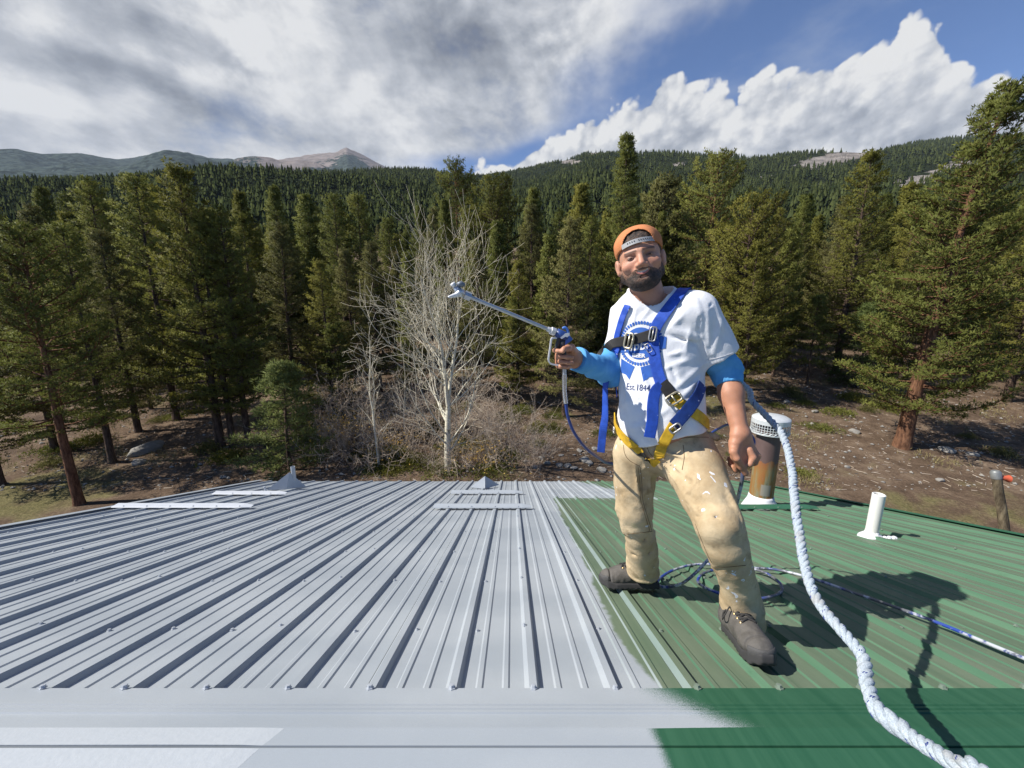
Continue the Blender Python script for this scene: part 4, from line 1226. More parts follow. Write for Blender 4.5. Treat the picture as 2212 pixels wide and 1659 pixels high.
for (xx, yy, lab) in ((-4.4, 13.4, 'yellow-leaved low shrub between the two aspens'), (-6.3, 14.6, 'yellow-leaved low shrub right of the young pine'), (-1.1, 12.5, 'yellow-leaved low shrub right of the large aspen trunk')):
    c2_ = o.copy(); COL.objects.link(c2_); c2_.location = (xx, yy, float(ground_z(xx, yy))); c2_.scale = (0.9, 0.9, 0.6); c2_.rotation_euler = (0, 0, xx); tag(c2_, lab, 'shrub')
    s2_ = st_.copy(); COL.objects.link(s2_); s2_.parent = c2_

# low evergreen ground shrubs
def low_shrub(seed, n, w, h, mat):
    r = np.random.RandomState(seed); P = np.stack([r.normal(0, w * 0.45, n), r.normal(0, w * 0.45, n), np.abs(r.normal(0, h * 0.5, n)) * 1.0], 1)
    rad = np.hypot(P[:, 0], P[:, 1]) / w; P[:, 2] *= np.clip(1.2 - rad * 0.8, 0.15, 1)
    Vl, Fl = tufts_np(P, P * np.array([1, 1, 2.0]) + np.array([0, 0, 0.2]), 0.11, 0.04, 5, r)
    o = mesh_np('ground_shrub', Vl, Fl, mat, attrs={'tone': np.repeat(r.uniform(0, 1, n), 15)}); COL.objects.unlink(o); return o
LS = [low_shrub(41, 420, 0.75, 0.35, M_needA), low_shrub(42, 360, 0.9, 0.22, M_needB), low_shrub(43, 300, 0.6, 0.45, M_needD)]
lr = random.Random(17); k = 0
for (x0, x1, y0, y1, n, pl_) in [(9, 19, 11.5, 20, 15, 'around the huge right pine'), (2, 9, 12.0, 22, 12, 'behind the man'), (-7, 2, 11.9, 18, 40, 'below the aspens'), (-20, -8, 12.5, 20, 14, 'between the left trunks'), (4, 24, 20, 32, 16, 'on the open slope at right')]:
    for _ in range(n):
        x, y = lr.uniform(x0, x1), lr.uniform(y0, y1)
        put(lr.choice(LS), x, y, lr.uniform(0.45, 1.0), 'low green ground shrub on the forest floor ' + pl_, 'shrub', 'low ground shrubs ' + pl_)

# ------------------------------------------------------------------ rocks, sticks, grass
M_rock = simple('pale_lichen_rock', (0.24, 0.225, 0.20), 0.9, 0, 0.45, 5.0, 0.6, 14.0)
def rock_mesh(seed, sx, sy, sz):
    bm = bmesh.new(); bmesh.ops.create_icosphere(bm, subdivisions=3, radius=1.0); r = np.random.RandomState(seed); pl = r.normal(0, 1, (9, 3)); pl /= np.linalg.norm(pl, axis=1, keepdims=True); dd = r.uniform(0.62, 0.92, 9)
    for v in bm.verts:
        c_ = np.array(v.co)
        for n_, d_ in zip(pl, dd):
            e = c_ @ n_ - d_
            if e > 0: c_ = c_ - n_ * e * 0.85
        c_ = c_ + fbm2(c_[0] * 2 + 9, c_[1] * 2 + c_[2], seed, 3) * 0.12 * np.array(v.co)
        v.co = Vector(c_ * np.array([sx, sy, sz]))
    me = bpy.data.meshes.new('rock'); bm.to_mesh(me); bm.free(); me.materials.append(M_rock)
    return bpy.data.objects.new('rock', me)
RK = [rock_mesh(51, 1, 0.7, 0.5), rock_mesh(52, 1, 0.8, 0.6), rock_mesh(53, 1, 0.6, 0.42)]
def rock_at(u, v, size, label, k=0, group=None, name='rock'):
    r_ = ray(u, v); t = 8.0
    for _ in range(400):
        p = Vector((0, 0, CAMZ)) + r_ * t
        if p.z <= float(ground_z(p.x, p.y)): break
        t += 0.08
    return put(RK[k], p.x, p.y, size, label, 'rock', group, name, z=size * 0.12)
rock_at(322, 972, 0.62, 'long grey boulder on sunlit ground between the left trunks', 2, name='boulder')
rock_at(296, 983, 0.30, 'split end of the boulder between the left trunks', 1, name='boulder')
rock_at(300, 1003, 0.28, 'small dark stone just below the long boulder', 0)
rr_ = random.Random(23)
for u, v, s in [(1182, 1003, .14), (1208, 1006, .16), (1226, 1010, .17), (1240, 1012, .14), (1262, 998, .22), (1272, 1003, .16), (1300, 1018, .2), (1170, 990, .12), (1252, 975, .14), (1285, 972, .16), (1212, 985, .12), (1155, 1012, .14)]:
    rock_at(u, v, s, 'pale stone in the patch left of the tan trouser leg', rr_.randrange(3), 'pale stones left of the man')
for u, v, s in [(1845, 935, .22), (1752, 918, .15), (2045, 975, .3), (2100, 985, .22), (1760, 890, .2), (1700, 870, .2), (1830, 1010, .12), (2030, 1040, .14)]:
    rock_at(u, v, s, 'pale stone on the open ground at right', rr_.randrange(3), 'pale stones at right')
# litter: sticks, chips, stones too many to count
r = np.random.RandomState(77); n = 3800
x = r.uniform(-22, 26, n); y = 11.0 + 16 * r.uniform(0, 1, n) ** 1.3; z = ground_z(x, y)
a = r.uniform(0, 6.28, n); L = r.uniform(0.05, 0.40, n) ** 1.0 * r.uniform(0.3, 1, n); tl_ = r.normal(0, 0.12, n)
segs = [((x[i], y[i], z[i] + 0.012), (x[i] + math.cos(a[i]) * L[i], y[i] + math.sin(a[i]) * L[i], z[i] + 0.02 + tl_[i] * L[i] * 0.5), 0.010 + 0.012 * L[i], 0.006) for i in range(n)]
Vl, Fl = tubes_np(segs, 3)
tag(mesh_np('fallen_sticks', Vl, Fl, simple('weathered_sticks', (0.38, 0.315, 0.245), 0.9, 0, 0.5, 0.8)), 'weathered sticks and bark chips littering the ground', 'sticks', kind='stuff')
n = 3600
x = r.uniform(-22, 26, n); y = 11.0 + 14 * r.uniform(0, 1, n) ** 1.3; z = ground_z(x, y); s_ = 0.02 + 0.06 * r.uniform(0, 1, n) ** 3
oc = np.array([[1, 0, 0], [-1, 0, 0], [0, 1, 0], [0, -1, 0], [0, 0, .7], [0, 0, -.6]], float); of = np.array([[0, 2, 4], [2, 1, 4], [1, 3, 4], [3, 0, 4], [2, 0, 5], [1, 2, 5], [3, 1, 5], [0, 3, 5]])
Vs = (oc[None] * (s_[:, None, None] * r.uniform(0.6, 1.4, (n, 6, 1)))) + np.stack([x, y, z + s_ * 0.3], 1)[:, None, :]
Fs = (of[None] + (np.arange(n) * 6)[:, None, None]).reshape(-1, 3)
tag(mesh_np('gravel', Vs.reshape(-1, 3), Fs, M_rock), 'small pale stones scattered over the brown ground', 'gravel', kind='stuff')
n = 3000
cx = r.uniform(-20, 26, 90); cy = 11.2 + 18 * r.uniform(0, 1, 90) ** 1.2
ci = r.randint(0, 90, n); x = cx[ci] + r.normal(0, 0.35, n); y = cy[ci] + r.normal(0, 0.35, n); P = np.stack([x, y, ground_z(x, y)], 1)
Vl, Fl = tufts_np(P, np.tile([0, 0, 1.0], (n, 1)), 0.20, 0.012, 5, r, up=0.8)
M_gr = needle_material('dry_grass', (0.16, 0.15, 0.05), (0.42, 0.34, 0.17), 0.1)
tag(mesh_np('dry_grass', Vl, Fl, M_gr, attrs={'tone': np.repeat(r.uniform(0, 1, n), 15)}), 'thin tufts of dry grass on the clearing floor', 'grass', kind='stuff')
# ------------------------------------------------------------------ signed-distance modelling for the figure
def hash3(i, j, k, seed):
    n = (i * 73856093) ^ (j * 19349663) ^ (k * 83492791) ^ (seed * 2654435)
    n = (n ^ (n >> 13)) * 1274126177 & 0x7fffffff
    return ((n ^ (n >> 16)) & 0xffff) / 65535.0
def vnoise(P, seed=0):
    i = np.floor(P).astype(np.int64); f = P - i; f = f * f * (3 - 2 * f); out = 0
    for a in (0, 1):
        wa = f[:, 0] if a else 1 - f[:, 0]
        for b in (0, 1):
            wb = f[:, 1] if b else 1 - f[:, 1]
            for c_ in (0, 1):
                wc = f[:, 2] if c_ else 1 - f[:, 2]
                out = out + wa * wb * wc * hash3(i[:, 0] + a, i[:, 1] + b, i[:, 2] + c_, seed)
    return out - 0.5
def cone(a, b, ra, rb):
    a = np.array(a, float); b = np.array(b, float); ab = b - a; L2 = ab @ ab
    def f(P):
        h = np.clip(((P - a) @ ab) / L2, 0, 1)
        return np.linalg.norm(P - a - h[:, None] * ab, axis=1) - (ra + (rb - ra) * h)
    return f
def ell(c_, r, R=None):
    c_ = np.array(c_, float); r = np.array(r, float); R = np.eye(3) if R is None else np.array(R)
    def f(P):
        q = ((P - c_) @ R) / r; k0 = np.linalg.norm(q, axis=1); k1 = np.linalg.norm(q / r, axis=1)
        return k0 * (k0 - 1.0) / np.maximum(k1, 1e-6)
    return f
def smin(d1, d2, k):
    h = np.clip(0.5 + 0.5 * (d2 - d1) / k, 0, 1)
    return d2 * (1 - h) + d1 * h - k * h * (1 - h)
def smax(d1, d2, k): return -smin(-d1, -d2, k)
def U(fs, k):
    def f(P):
        d = fs[0](P)
        for g in fs[1:]: d = smin(d, g(P), k)
        return d
    return f
def plane(p, n):          # keeps the side the normal points away from
    p = np.array(p, float); n = np.array(n, float); n = n / np.linalg.norm(n)
    return lambda P: (P - p) @ n
def folds(f, amp, fn, band=0.05):
    def g(P):
        d = f(P); m = np.abs(d) < band
        if m.any(): d[m] = d[m] + fn(P[m]) * amp
        return d
    return g
def crease(lines):
    """lines: (p0, p1, width, height); a ridge with a hollow beside it, fading at both ends"""
    L = [(n3(a), n3(b), w, h) for a, b, w, h in lines]
    def f(P):
        out = np.zeros(len(P))
        for a, b, w, h in L:
            ab = b - a; t = ((P - a) @ ab) / (ab @ ab); tc = np.clip(t, 0, 1); q = P - a - tc[:, None] * ab
            d2 = (q * q).sum(1); m = d2 < (3.2 * w) ** 2
            if not m.any(): continue
            w = w * 0.8; e = d2[m] / (w * w); fade = np.sin(np.clip(tc[m], 0.04, 0.96) * np.pi) ** 0.6
            out[m] += h * fade * (np.exp(-1.25 * np.sqrt(e)) - 0.35 * np.exp(-e / 5.0))
        return -out
    return f
def n3(v): return np.array(v, float)
def nets(f, lo, hi, res):
    """surface nets"""
    lo = np.array(lo, float); hi = np.array(hi, float); n = np.ceil((hi - lo) / res).astype(int) + 1
    ax = [lo[i] + np.arange(n[i]) * res for i in range(3)]
    st = 4
    nc = (n - 1) // st + 2
    cx = [lo[i] + np.arange(nc[i]) * res * st for i in range(3)]
    Gc_ = np.stack(np.meshgrid(*cx, indexing='ij'), -1).reshape(-1, 3)
    Dc = f(Gc_).reshape(nc)
    near = np.abs(Dc) < res * st * 1.9 + 0.012
    # a coarse cell is worked out finely when any of its corners is near the surface
    cell = np.zeros(nc - 1, bool)
    for a in (0, 1):
        for b in (0, 1):
            for c_ in (0, 1): cell |= near[a:nc[0] - 1 + a, b:nc[1] - 1 + b, c_:nc[2] - 1 + c_]
    big = lambda A: A.repeat(st, 0).repeat(st, 1).repeat(st, 2)[:n[0], :n[1], :n[2]]
    M_ = big(cell); D = big(Dc[:-1, :-1, :-1]).copy()
    # fine points on the upper faces of a cell belong to its neighbour: widen by one
    W_ = M_.copy(); W_[1:] |= M_[:-1]; M2 = W_.copy(); M2[:, 1:] |= W_[:, :-1]; W_ = M2.copy(); W_[:, :, 1:] |= M2[:, :, :-1]
    I_ = np.argwhere(W_); G = lo + I_ * res
    D[W_] = np.concatenate([f(G[i:i + 300000]) for i in range(0, len(G), 300000)]) if len(G) else 0
    D[0, :, :] = D[-1, :, :] = 1; D[:, 0, :] = D[:, -1, :] = 1; D[:, :, 0] = D[:, :, -1] = 1
    Sg = D < 0
    acc = np.zeros((n[0] - 1, n[1] - 1, n[2] - 1, 3)); cnt = np.zeros((n[0] - 1, n[1] - 1, n[2] - 1))
    idx = np.indices((n[0] - 1, n[1] - 1, n[2] - 1)).transpose(1, 2, 3, 0).astype(float)
    cr = [(0, 0, 0), (1, 0, 0), (0, 1, 0), (1, 1, 0), (0, 0, 1), (1, 0, 1), (0, 1, 1), (1, 1, 1)]
    def sub(A, c_): return A[c_[0]:n[0] - 1 + c_[0], c_[1]:n[1] - 1 + c_[1], c_[2]:n[2] - 1 + c_[2]]
    for a in range(8):
        for ax_ in range(3):
            if cr[a][ax_]: continue
            b = list(cr[a]); b[ax_] = 1; b = tuple(b)
            da, db = sub(D, cr[a]), sub(D, b); m = (da < 0) != (db < 0)
            t = np.where(m, da / np.where(m, da - db, 1), 0)
            off = np.array(cr[a], float)
            for q in range(3):
                acc[..., q] += np.where(m, off[q] + (t if q == ax_ else 0), 0)
            cnt += m
    act = cnt > 0
    vid = -np.ones(act.shape, dtype=np.int64); vid[act] = np.arange(act.sum())
    V = lo + (idx[act] + acc[act] / cnt[act][:, None]) * res
    Fq = []
    for ax_ in range(3):
        u, w = [(1, 2), (2, 0), (0, 1)][ax_]
        a = Sg.take(range(n[ax_] - 1), ax_); b = Sg.take(range(1, n[ax_]), ax_)
        m = a != b
        I = np.argwhere(m)
        I = I[(I[:, u] > 0) & (I[:, w] > 0) & (I[:, u] < n[u] - 1) & (I[:, w] < n[w] - 1)]
        ins = a[tuple(I.T)]
        def v(du, dw):
            J = I.copy(); J[:, u] -= du; J[:, w] -= dw; return vid[tuple(J.T)]
        q = np.stack([v(1, 1), v(0, 1), v(0, 0), v(1, 0)], 1)
        q[~ins] = q[~ins][:, ::-1]; Fq.append(q)
    Fq = np.concatenate(Fq); Fq = Fq[(Fq >= 0).all(1)]
    return V, Fq
def gradf(f, P, e=0.004):
    g = np.stack([f(P + np.array(o)) - f(P - np.array(o)) for o in ((e, 0, 0), (0, e, 0), (0, 0, e))], 1)
    return g / np.maximum(np.linalg.norm(g, axis=1, keepdims=True), 1e-9)
def march(f, o, d, t0=0.0, steps=120):
    o = np.array(o, float).reshape(-1, 3); d = np.array(d, float).reshape(-1, 3); d = d / np.linalg.norm(d, axis=1, keepdims=True)
    o = np.broadcast_to(o, d.shape); t = np.full(len(d), float(t0)); bd = np.full(len(d), 9.0); bt = t.copy()
    for _ in range(steps):
        v = f(o + d * t[:, None]); m = np.abs(v) < bd; bd[m] = np.abs(v[m]); bt[m] = t[m]
        t = t + np.clip(v, -0.02, 0.05) * 0.8
    P = o + d * t[:, None]; miss = np.abs(f(P)) > 0.01
    if miss.any():      # the line passes beside the surface: take the nearest point of it
        Q = o[miss] + d[miss] * bt[miss][:, None]
        for _ in range(6): Q = Q - gradf(f, Q) * f(Q)[:, None]
        P[miss] = Q
    return P

# ------------------------------------------------------------------ joints of the man, in metres
J = dict(
    headc=S(2519, 1018, 1.62), neck=S(2560, 1195, 1.655),
    shR=S(2486, 1246, 1.725), shL=S(2748, 1224, 1.565),
    elR=S(2408, 1466, 1.69), wrR=S(2266, 1414, 1.525),
    elL=S(2860, 1470, 1.57), wrL=S(2916, 1712, 1.43),
    pelvis=S(2602, 1715, 1.60), chest=S(2604, 1335, 1.64),
    hipR=S(2508, 1775, 1.645), hipL=S(2690, 1775, 1.565),
    knR=S(2496, 2040, 1.64), knL=S(2812, 2062, 1.25),
    anR=S(2534, 2250, 1.735), anL=S(2922, 2446, 1.325))
TA = math.radians(20)
TR = Vector((math.cos(TA), -math.sin(TA), 0)); TF = Vector((-math.sin(TA), -math.cos(TA), 0)); TU = Vector((0, 0, 1))

person = empty('person', ((J['anR'].x + J['anL'].x) / 2, (J['anR'].y + J['anL'].y) / 2, roof_z(1.5)))
tag(person, 'man in orange backwards cap, white T-shirt and tan work trousers standing on the roof', 'person')
PINV = Matrix.Translation(person.location).inverted()
def pchild(o, parent=None):
    o.parent = parent or person
    o.matrix_parent_inverse = PINV if parent is None else Matrix.Identity(4)
    return o

# ---- torso as a loft: half widths, half depths, centre line
zH = [J['pelvis'].z - 0.06, J['pelvis'].z + 0.06, J['pelvis'].z + 0.16, J['chest'].z - 0.13, J['chest'].z, J['chest'].z + 0.08, J['chest'].z + 0.13, J['chest'].z + 0.165, J['chest'].z + 0.195]
def torso(scale=1.0, add=0.0):
    z = np.array(zH); rx = np.array([0.178, 0.182, 0.176, 0.174, 0.180, 0.176, 0.163, 0.118, 0.070]) * scale + add
    ry = np.array([0.142, 0.152, 0.156, 0.148, 0.140, 0.122, 0.100, 0.078, 0.058]) * scale + add
    c0, c1 = J['pelvis'], J['chest']
    def f(P):
        t = (P[:, 2] - c0.z) / (c1.z - c0.z)
        cx = c0.x + (c1.x - c0.x) * t - 0.22 * np.clip(P[:, 2] - c1.z, 0, 1); cy = c0.y + (c1.y - c0.y) * t + 0.02 * np.clip(t, 0, 1)
        dx_ = P[:, 0] - cx; dy_ = P[:, 1] - cy
        a = dx_ * TR.x + dy_ * TR.y; b = dx_ * TF.x + dy_ * TF.y
        RX = np.interp(P[:, 2], z, rx); RY = np.interp(P[:, 2], z, ry)
        b = b - 0.020 * np.exp(-((P[:, 2] - (c0.z + 0.10)) / 0.12) ** 2)
        k = (np.abs(a / RX) ** 2.4 + np.abs(b / RY) ** 2.4) ** (1 / 2.4)
        d = (k - 1) * np.minimum(RX, RY)
        return np.maximum(np.maximum(d, P[:, 2] - z[-1]), z[0] - P[:, 2])
    return f
# shoulders slope: right shoulder (image left) and left
neckv = n3(J['neck'])
def arm_pts(sh, el_, f): return n3(sh) + (n3(el_) - n3(sh)) * f
shirt_parts = [torso(),
    cone(J['shL'] + Vector((-0.035, 0.015, -0.012)), neckv + n3((0.05, 0, 0.012)), 0.080, 0.052), cone(J['shR'] + Vector((0.03, -0.01, -0.012)), neckv + n3((-0.045, 0.012, 0.004)), 0.080, 0.052)]
body_shirt = U(shirt_parts, 0.07)
slL = cone(J['shL'], arm_pts(J['shL'], J['elL'], 0.80), 0.076, 0.083)
slR = cone(J['shR'], arm_pts(J['shR'], J['elR'], 0.70), 0.074, 0.072)
dL = n3(J['elL'] - J['shL']); dL /= np.linalg.norm(dL); dR = n3(J['elR'] - J['shR']); dR /= np.linalg.norm(dR)
hemL = plane(arm_pts(J['shL'], J['elL'], 0.70), dL + n3((0.10, 0, 0.0))); hemR = plane(arm_pts(J['shR'], J['elR'], 0.66), dR + n3((-0.30, 0, 0)))
def shirt_raw(P):
    d = body_shirt(P)
    d = smin(d, np.maximum(slL(P), hemL(P)), 0.045)
    d = smin(d, np.maximum(slR(P), hemR(P)), 0.045)
    # crease between sleeve and chest
    return d
def hit(f, pts): 
    c0 = np.array((0, 0, CAMZ)); d = np.array([n3(ray(u * K, v * K)) for u, v in pts]); return march(f, c0, d, 0.95, 48)
def px_lines(f, L):
    a = hit(f, [(l[0], l[1]) for l in L]); b_ = hit(f, [(l[2], l[3]) for l in L])
    return [(a[i], b_[i], L[i][4], L[i][5]) for i in range(len(L))]
SHL = [(2738, 1172, 2758, 1245, .012, .012), (2787, 1225, 2792, 1360, .014, .016), (2838, 1262, 2808, 1392, .016, .018), (2815, 1190, 2850, 1300, .02, .010),
       (2630, 1318, 2752, 1358, .011, -.016), (2640, 1295, 2758, 1330, .020, .014), (2748, 1350, 2778, 1418, .012, -.022), (2762, 1440, 2665, 1526, .016, .018), (2760, 1480, 2690, 1560, .013, .010),
       (2705, 1420, 2606, 1456, .015, .012), (2690, 1385, 2630, 1400, .012, .009), (2668, 1500, 2640, 1440, .013, -.012), (2770, 1515, 2670, 1565, .016, .013), (2640, 1600, 2575, 1648, .015, .011), (2740, 1575, 2650, 1620, .016, .012),
       (2440, 1600, 2520, 1560, .018, .008), (2430, 1660, 2540, 1620, .018, .010), (2480, 1690, 2600, 1650, .014, .009), (2455, 1480, 2470, 1600, .016, .008), (2520, 1440, 2560, 1560, .02, .007),
       (2480, 1205, 2455, 1265, .012, .009), (2505, 1215, 2490, 1280, .011, .008), (2560, 1215, 2520, 1262, .013, .008), (2650, 1180, 2600, 1230, .014, .007), (2420, 1300, 2432, 1420, .014, .010), (2690, 1240, 2640, 1290, .018, .008),
       (2720, 1290, 2700, 1390, .022, .008), (2600, 1540, 2640, 1610, .018, .007), (2808, 1188, 2754, 1250, .006, -.010), (2754, 1246, 2748, 1306, .006, -.010), (2748, 1300, 2776, 1396, .007, -.012)]
shirt_cr = crease(px_lines(shirt_raw, SHL))
def shirt_fold(P):
    a = (P - n3(J['chest'])) @ n3(TR); b = P[:, 2] - J['chest'].z
    lowr = np.clip((J['chest'].z - 0.03 - P[:, 2]) / 0.25, 0, 1)
    t3 = vnoise(np.stack([(a + b * 0.35) * 13, (b - a * 0.3) * 4.0, P[:, 1] * 8], 1), 3)
    t4 = vnoise(np.stack([(a * 0.7 + b * 0.7) * 30, (b * 0.7 - a * 0.7) * 9.0, P[:, 1] * 12], 1), 5)
    return shirt_cr(P) * 1.6 - t3 * 0.012 * (0.35 + 0.65 * lowr) - t4 * 0.006
hz = J['pelvis'].z
def hem_z(P):
    a = (P - n3(J['pelvis'])) @ n3(TR)
    return hz + 0.010 + 0.055 * np.clip((a + 0.02) / 0.2, -0.3, 1) + 0.012 * np.sin(a * 22)
shirt_f1 = folds(shirt_raw, 1.0, shirt_fold)
neck_hole = cone(neckv + n3((0.0, -0.004, -0.012)), neckv + n3((-0.012, -0.030, 0.16)), 0.070, 0.105)
def shirt(P):
    d = shirt_f1(P)
    d = smax(d, hem_z(P) - P[:, 2], 0.006)
    # collar rib
    nh = neck_hole(P)
    d = np.where((nh < 0.016) & (np.abs(d) < 0.02), d - 0.0022, d)
    return smax(d, -nh, 0.004)
lo = (0.20, 1.22, hz - 0.06); hi = (1.02, 1.95, J['neck'].z + 0.10)
V, Fq = nets(shirt, lo, hi, 0.0052)
M_shirt, nt, b = material('white_cotton')
p = geo_pos(nt); nn = noise(nt, p, 14.0, 4, 0.6); st = noise(nt, p, 30.0, 3, 0.7)
cc = mixc(nt, nn.smooth(0.3, 0.7), (0.66, 0.665, 0.68), (0.74, 0.74, 0.75)); cc = mixc(nt, st.smooth(0.68, 0.78) * 0.35, cc, (0.50, 0.49, 0.46))
setc(nt, b, 'Base Color', cc); b.inputs['Roughness'].default_value = 0.9; b.inputs['Specular IOR Level'].default_value = 0.15
bumpn(nt, b, noise(nt, p, 420.0, 2, 0.6) * 0.25 + (noise(nt, p, 34.0, 4, 0.6, 0.5) - 0.5).f('ABSOLUTE') * -0.8 + (noise(nt, p, 13.0, 3, 0.5, 0.4) - 0.5).f('ABSOLUTE') * -2.0, 0.30, 0.006)
shirt_o = pchild(mesh_np('t_shirt', V, Fq, M_shirt, smooth=True)); tag(shirt_o, 'white T-shirt with a blue printed emblem')

# ---- blue long sleeves under the shirt
M_blue, nt, b = material('sky_blue_cotton')
p = geo_pos(nt); nn = noise(nt, p, 12.0, 4, 0.6)
setc(nt, b, 'Base Color', mixc(nt, nn.smooth(0.3, 0.7), (0.080, 0.285, 0.56), (0.125, 0.365, 0.65))); b.inputs['Roughness'].default_value = 0.9; b.inputs['Specular IOR Level'].default_value = 0.15
bumpn(nt, b, noise(nt, p, 400.0, 2, 0.6) * 0.3 + (noise(nt, p, 30.0, 3, 0.6, 0.4) - 0.5).f('ABSOLUTE') * -1.6, 0.3, 0.006)
def sl_fold(axis_d, o_, seed):
    def f(P):
        s_ = (P - o_) @ axis_d
        return vnoise(np.stack([s_ * 30 + vnoise(P * 12, seed) * 2.0, P[:, 0] * 9, P[:, 2] * 9], 1), seed) + 0.6 * vnoise(P * 22, seed + 1)
    return f
cufL = arm_pts(J['elL'], J['wrL'], 0.20); uL = n3(J['wrL'] - J['elL']); uL /= np.linalg.norm(uL)
bl = U([cone(arm_pts(J['shL'], J['elL'], 0.5), n3(J['elL']), 0.064, 0.056), cone(n3(J['elL']), arm_pts(J['elL'], J['wrL'], 0.26), 0.057, 0.051)], 0.03)
bl_f = folds(bl, 0.024, sl_fold(uL, n3(J['elL']), 21))
cuff_band = arm_pts(J['elL'], J['wrL'], 0.0)
def sleeveL(P):
    d = bl_f(P); s_ = (P - cufL) @ uL
    near = np.clip((s_ + 0.055) / 0.012, 0, 1)
    d = d * (1 - near) + (bl(P) + 0.003 + 0.0012 * np.sin(np.arctan2(P[:, 1] - cufL[1], P[:, 0] - cufL[0]) * 60)) * near
    return smax(d, s_, 0.004)
V, Fq = nets(sleeveL, (0.70, 1.35, cufL[2] - 0.06), (1.02, 1.75, J['shL'].z - 0.02), 0.0046)
pchild(mesh_np('sleeve', V, Fq, M_blue, smooth=True))
uR = n3(J['wrR'] - J['elR']); uR /= np.linalg.norm(uR)
br_ = U([cone(arm_pts(J['shR'], J['elR'], 0.5), n3(J['elR']), 0.066, 0.060), cone(n3(J['elR']), n3(J['wrR']), 0.060, 0.043)], 0.035)
br_f = folds(br_, 0.019, sl_fold(uR, n3(J['elR']), 25))
V, Fq = nets(lambda P: smax(br_f(P), (P - (n3(J['wrR']) - uR * 0.006)) @ uR, 0.004), (0.16, 1.42, J['elR'].z - 0.10), (0.56, 1.85, J['shR'].z - 0.02), 0.0046)
pchild(mesh_np('sleeve', V, Fq, M_blue, smooth=True))

# ---- trousers
wz = hz + 0.02
def leg_chain(rows):
    """rows: image row, left edge, right edge, depth -> centre points and radii of a trouser leg"""
    C = []; R = []
    for v, l, r_, Y in rows:
        yv = (v * K - 829.5) / FPX; t = Y / (CP - SP * yv)
        C.append(n3(S((l + r_) / 2, v, Y))); R.append((r_ - l) / 2 * K / FPX * t * 0.94)
    return U([cone(C[i], C[i + 1], R[i], R[i + 1]) for i in range(len(C) - 1)], 0.012), C, R
legR, CR, RR_ = leg_chain([(1790, 2408, 2590, 1.64), (1900, 2415, 2578, 1.648), (2001, 2424, 2570, 1.640), (2060, 2442, 2568, 1.640), (2110, 2462, 2580, 1.655), (2160, 2466, 2588, 1.685), (2215, 2466, 2592, 1.715), (2290, 2478, 2600, 1.735)])
legL, CL, RL_ = leg_chain([(1770, 2590, 2812, 1.545), (1850, 2622, 2852, 1.47), (1952, 2680, 2886, 1.36), (2060, 2734, 2924, 1.275), (2140, 2766, 2940, 1.265), (2212, 2799, 2951, 1.275), (2299, 2838, 2976, 1.295), (2380, 2842, 3000, 1.315), (2480, 2862, 3010, 1.33)])
hips = ell(n3(J['pelvis']) + n3((0, 0.0, -0.035)), (0.172, 0.130, 0.140), np.array([[TR.x, TF.x, 0], [TR.y, TF.y, 0], [0, 0, 1]]))
def trs_raw(P):
    d = smin(legR(P), legL(P), 0.012)
    return smin(d, hips(P), 0.04)
kR, kL = n3(J['knR']), n3(J['knL'])
TRL = [(2425, 2005, 2545, 1930, .020, .016), (2432, 2030, 2560, 2062, .016, .012), (2470, 2108, 2580, 2092, .012, .022), (2462, 2128, 2545, 2122, .013, -.022), (2560, 2150, 2580, 2100, .012, .012), (2470, 2200, 2590, 2226, .013, .022), (2490, 2182, 2565, 2172, .013, -.018),
       (2480, 2236, 2590, 2248, .010, .014), (2450, 2070, 2500, 1990, .018, .010), (2420, 1850, 2440, 1960, .018, .010), (2560, 1880, 2574, 2040, .014, .012), (2500, 1830, 2520, 1990, .020, .007),
       (2750, 2034, 2830, 2040, .010, -.018), (2745, 2015, 2850, 2016, .016, .014), (2800, 2236, 2935, 2226, .007, .014), (2838, 2402, 3005, 2390, .013, -.024), (2845, 2425, 3008, 2415, .013, .024), (2840, 2370, 2990, 2360, .015, .014),
       (2870, 1940, 2905, 2010, .018, .018), (2890, 1985, 2925, 2060, .014, .016), (2600, 1776, 2705, 1806, .011, .012), (2598, 1800, 2690, 1862, .012, .012), (2602, 1822, 2672, 1915, .013, .010), (2585, 1800, 2530, 1850, .012, .010),
       (2820, 2300, 2860, 2240, .015, .012), (2930, 2130, 2975, 2300, .020, .010), (2760, 2100, 2815, 2230, .010, .012), (2850, 2080, 2940, 2100, .020, .010), (2700, 1960, 2760, 2030, .014, .010),
       (2640, 1700, 2780, 1690, .013, .012), (2660, 1720, 2790, 1720, .011, -.010), (2420, 1740, 2500, 1735, .010, .008)]
trs_cr = crease(px_lines(trs_raw, TRL))
def trs_fold(P):
    zz = P[:, 2]
    w = vnoise(P * 9, 31) * 1.2
    cr1 = vnoise(np.stack([(zz + P[:, 0] * 0.6) * 24 + w * 2, P[:, 0] * 7, P[:, 1] * 7], 1), 32)
    da = np.minimum(np.linalg.norm(P - n3(J['anR']), axis=1), np.linalg.norm(P - n3(J['anL']), axis=1))
    amp = 0.6 + 1.3 * np.exp(-(da / 0.14) ** 2)
    return trs_cr(P) * 2.4 - (0.25 - np.abs(cr1)) * 0.010 * amp - vnoise(P * 9, 34) * 0.008
def project(P):
    q = P - np.array((0, 0, CAMZ)); z = q[:, 1] * CP - q[:, 2] * SP; y = -(q[:, 1] * SP + q[:, 2] * CP)
    return (q[:, 0] / z * FPX + 1106.0) / K, (y / z * FPX + 829.5) / K
def step_(a, b, x): t = np.clip((x - a) / (b - a), 0, 1); return t * t * (3 - 2 * t)
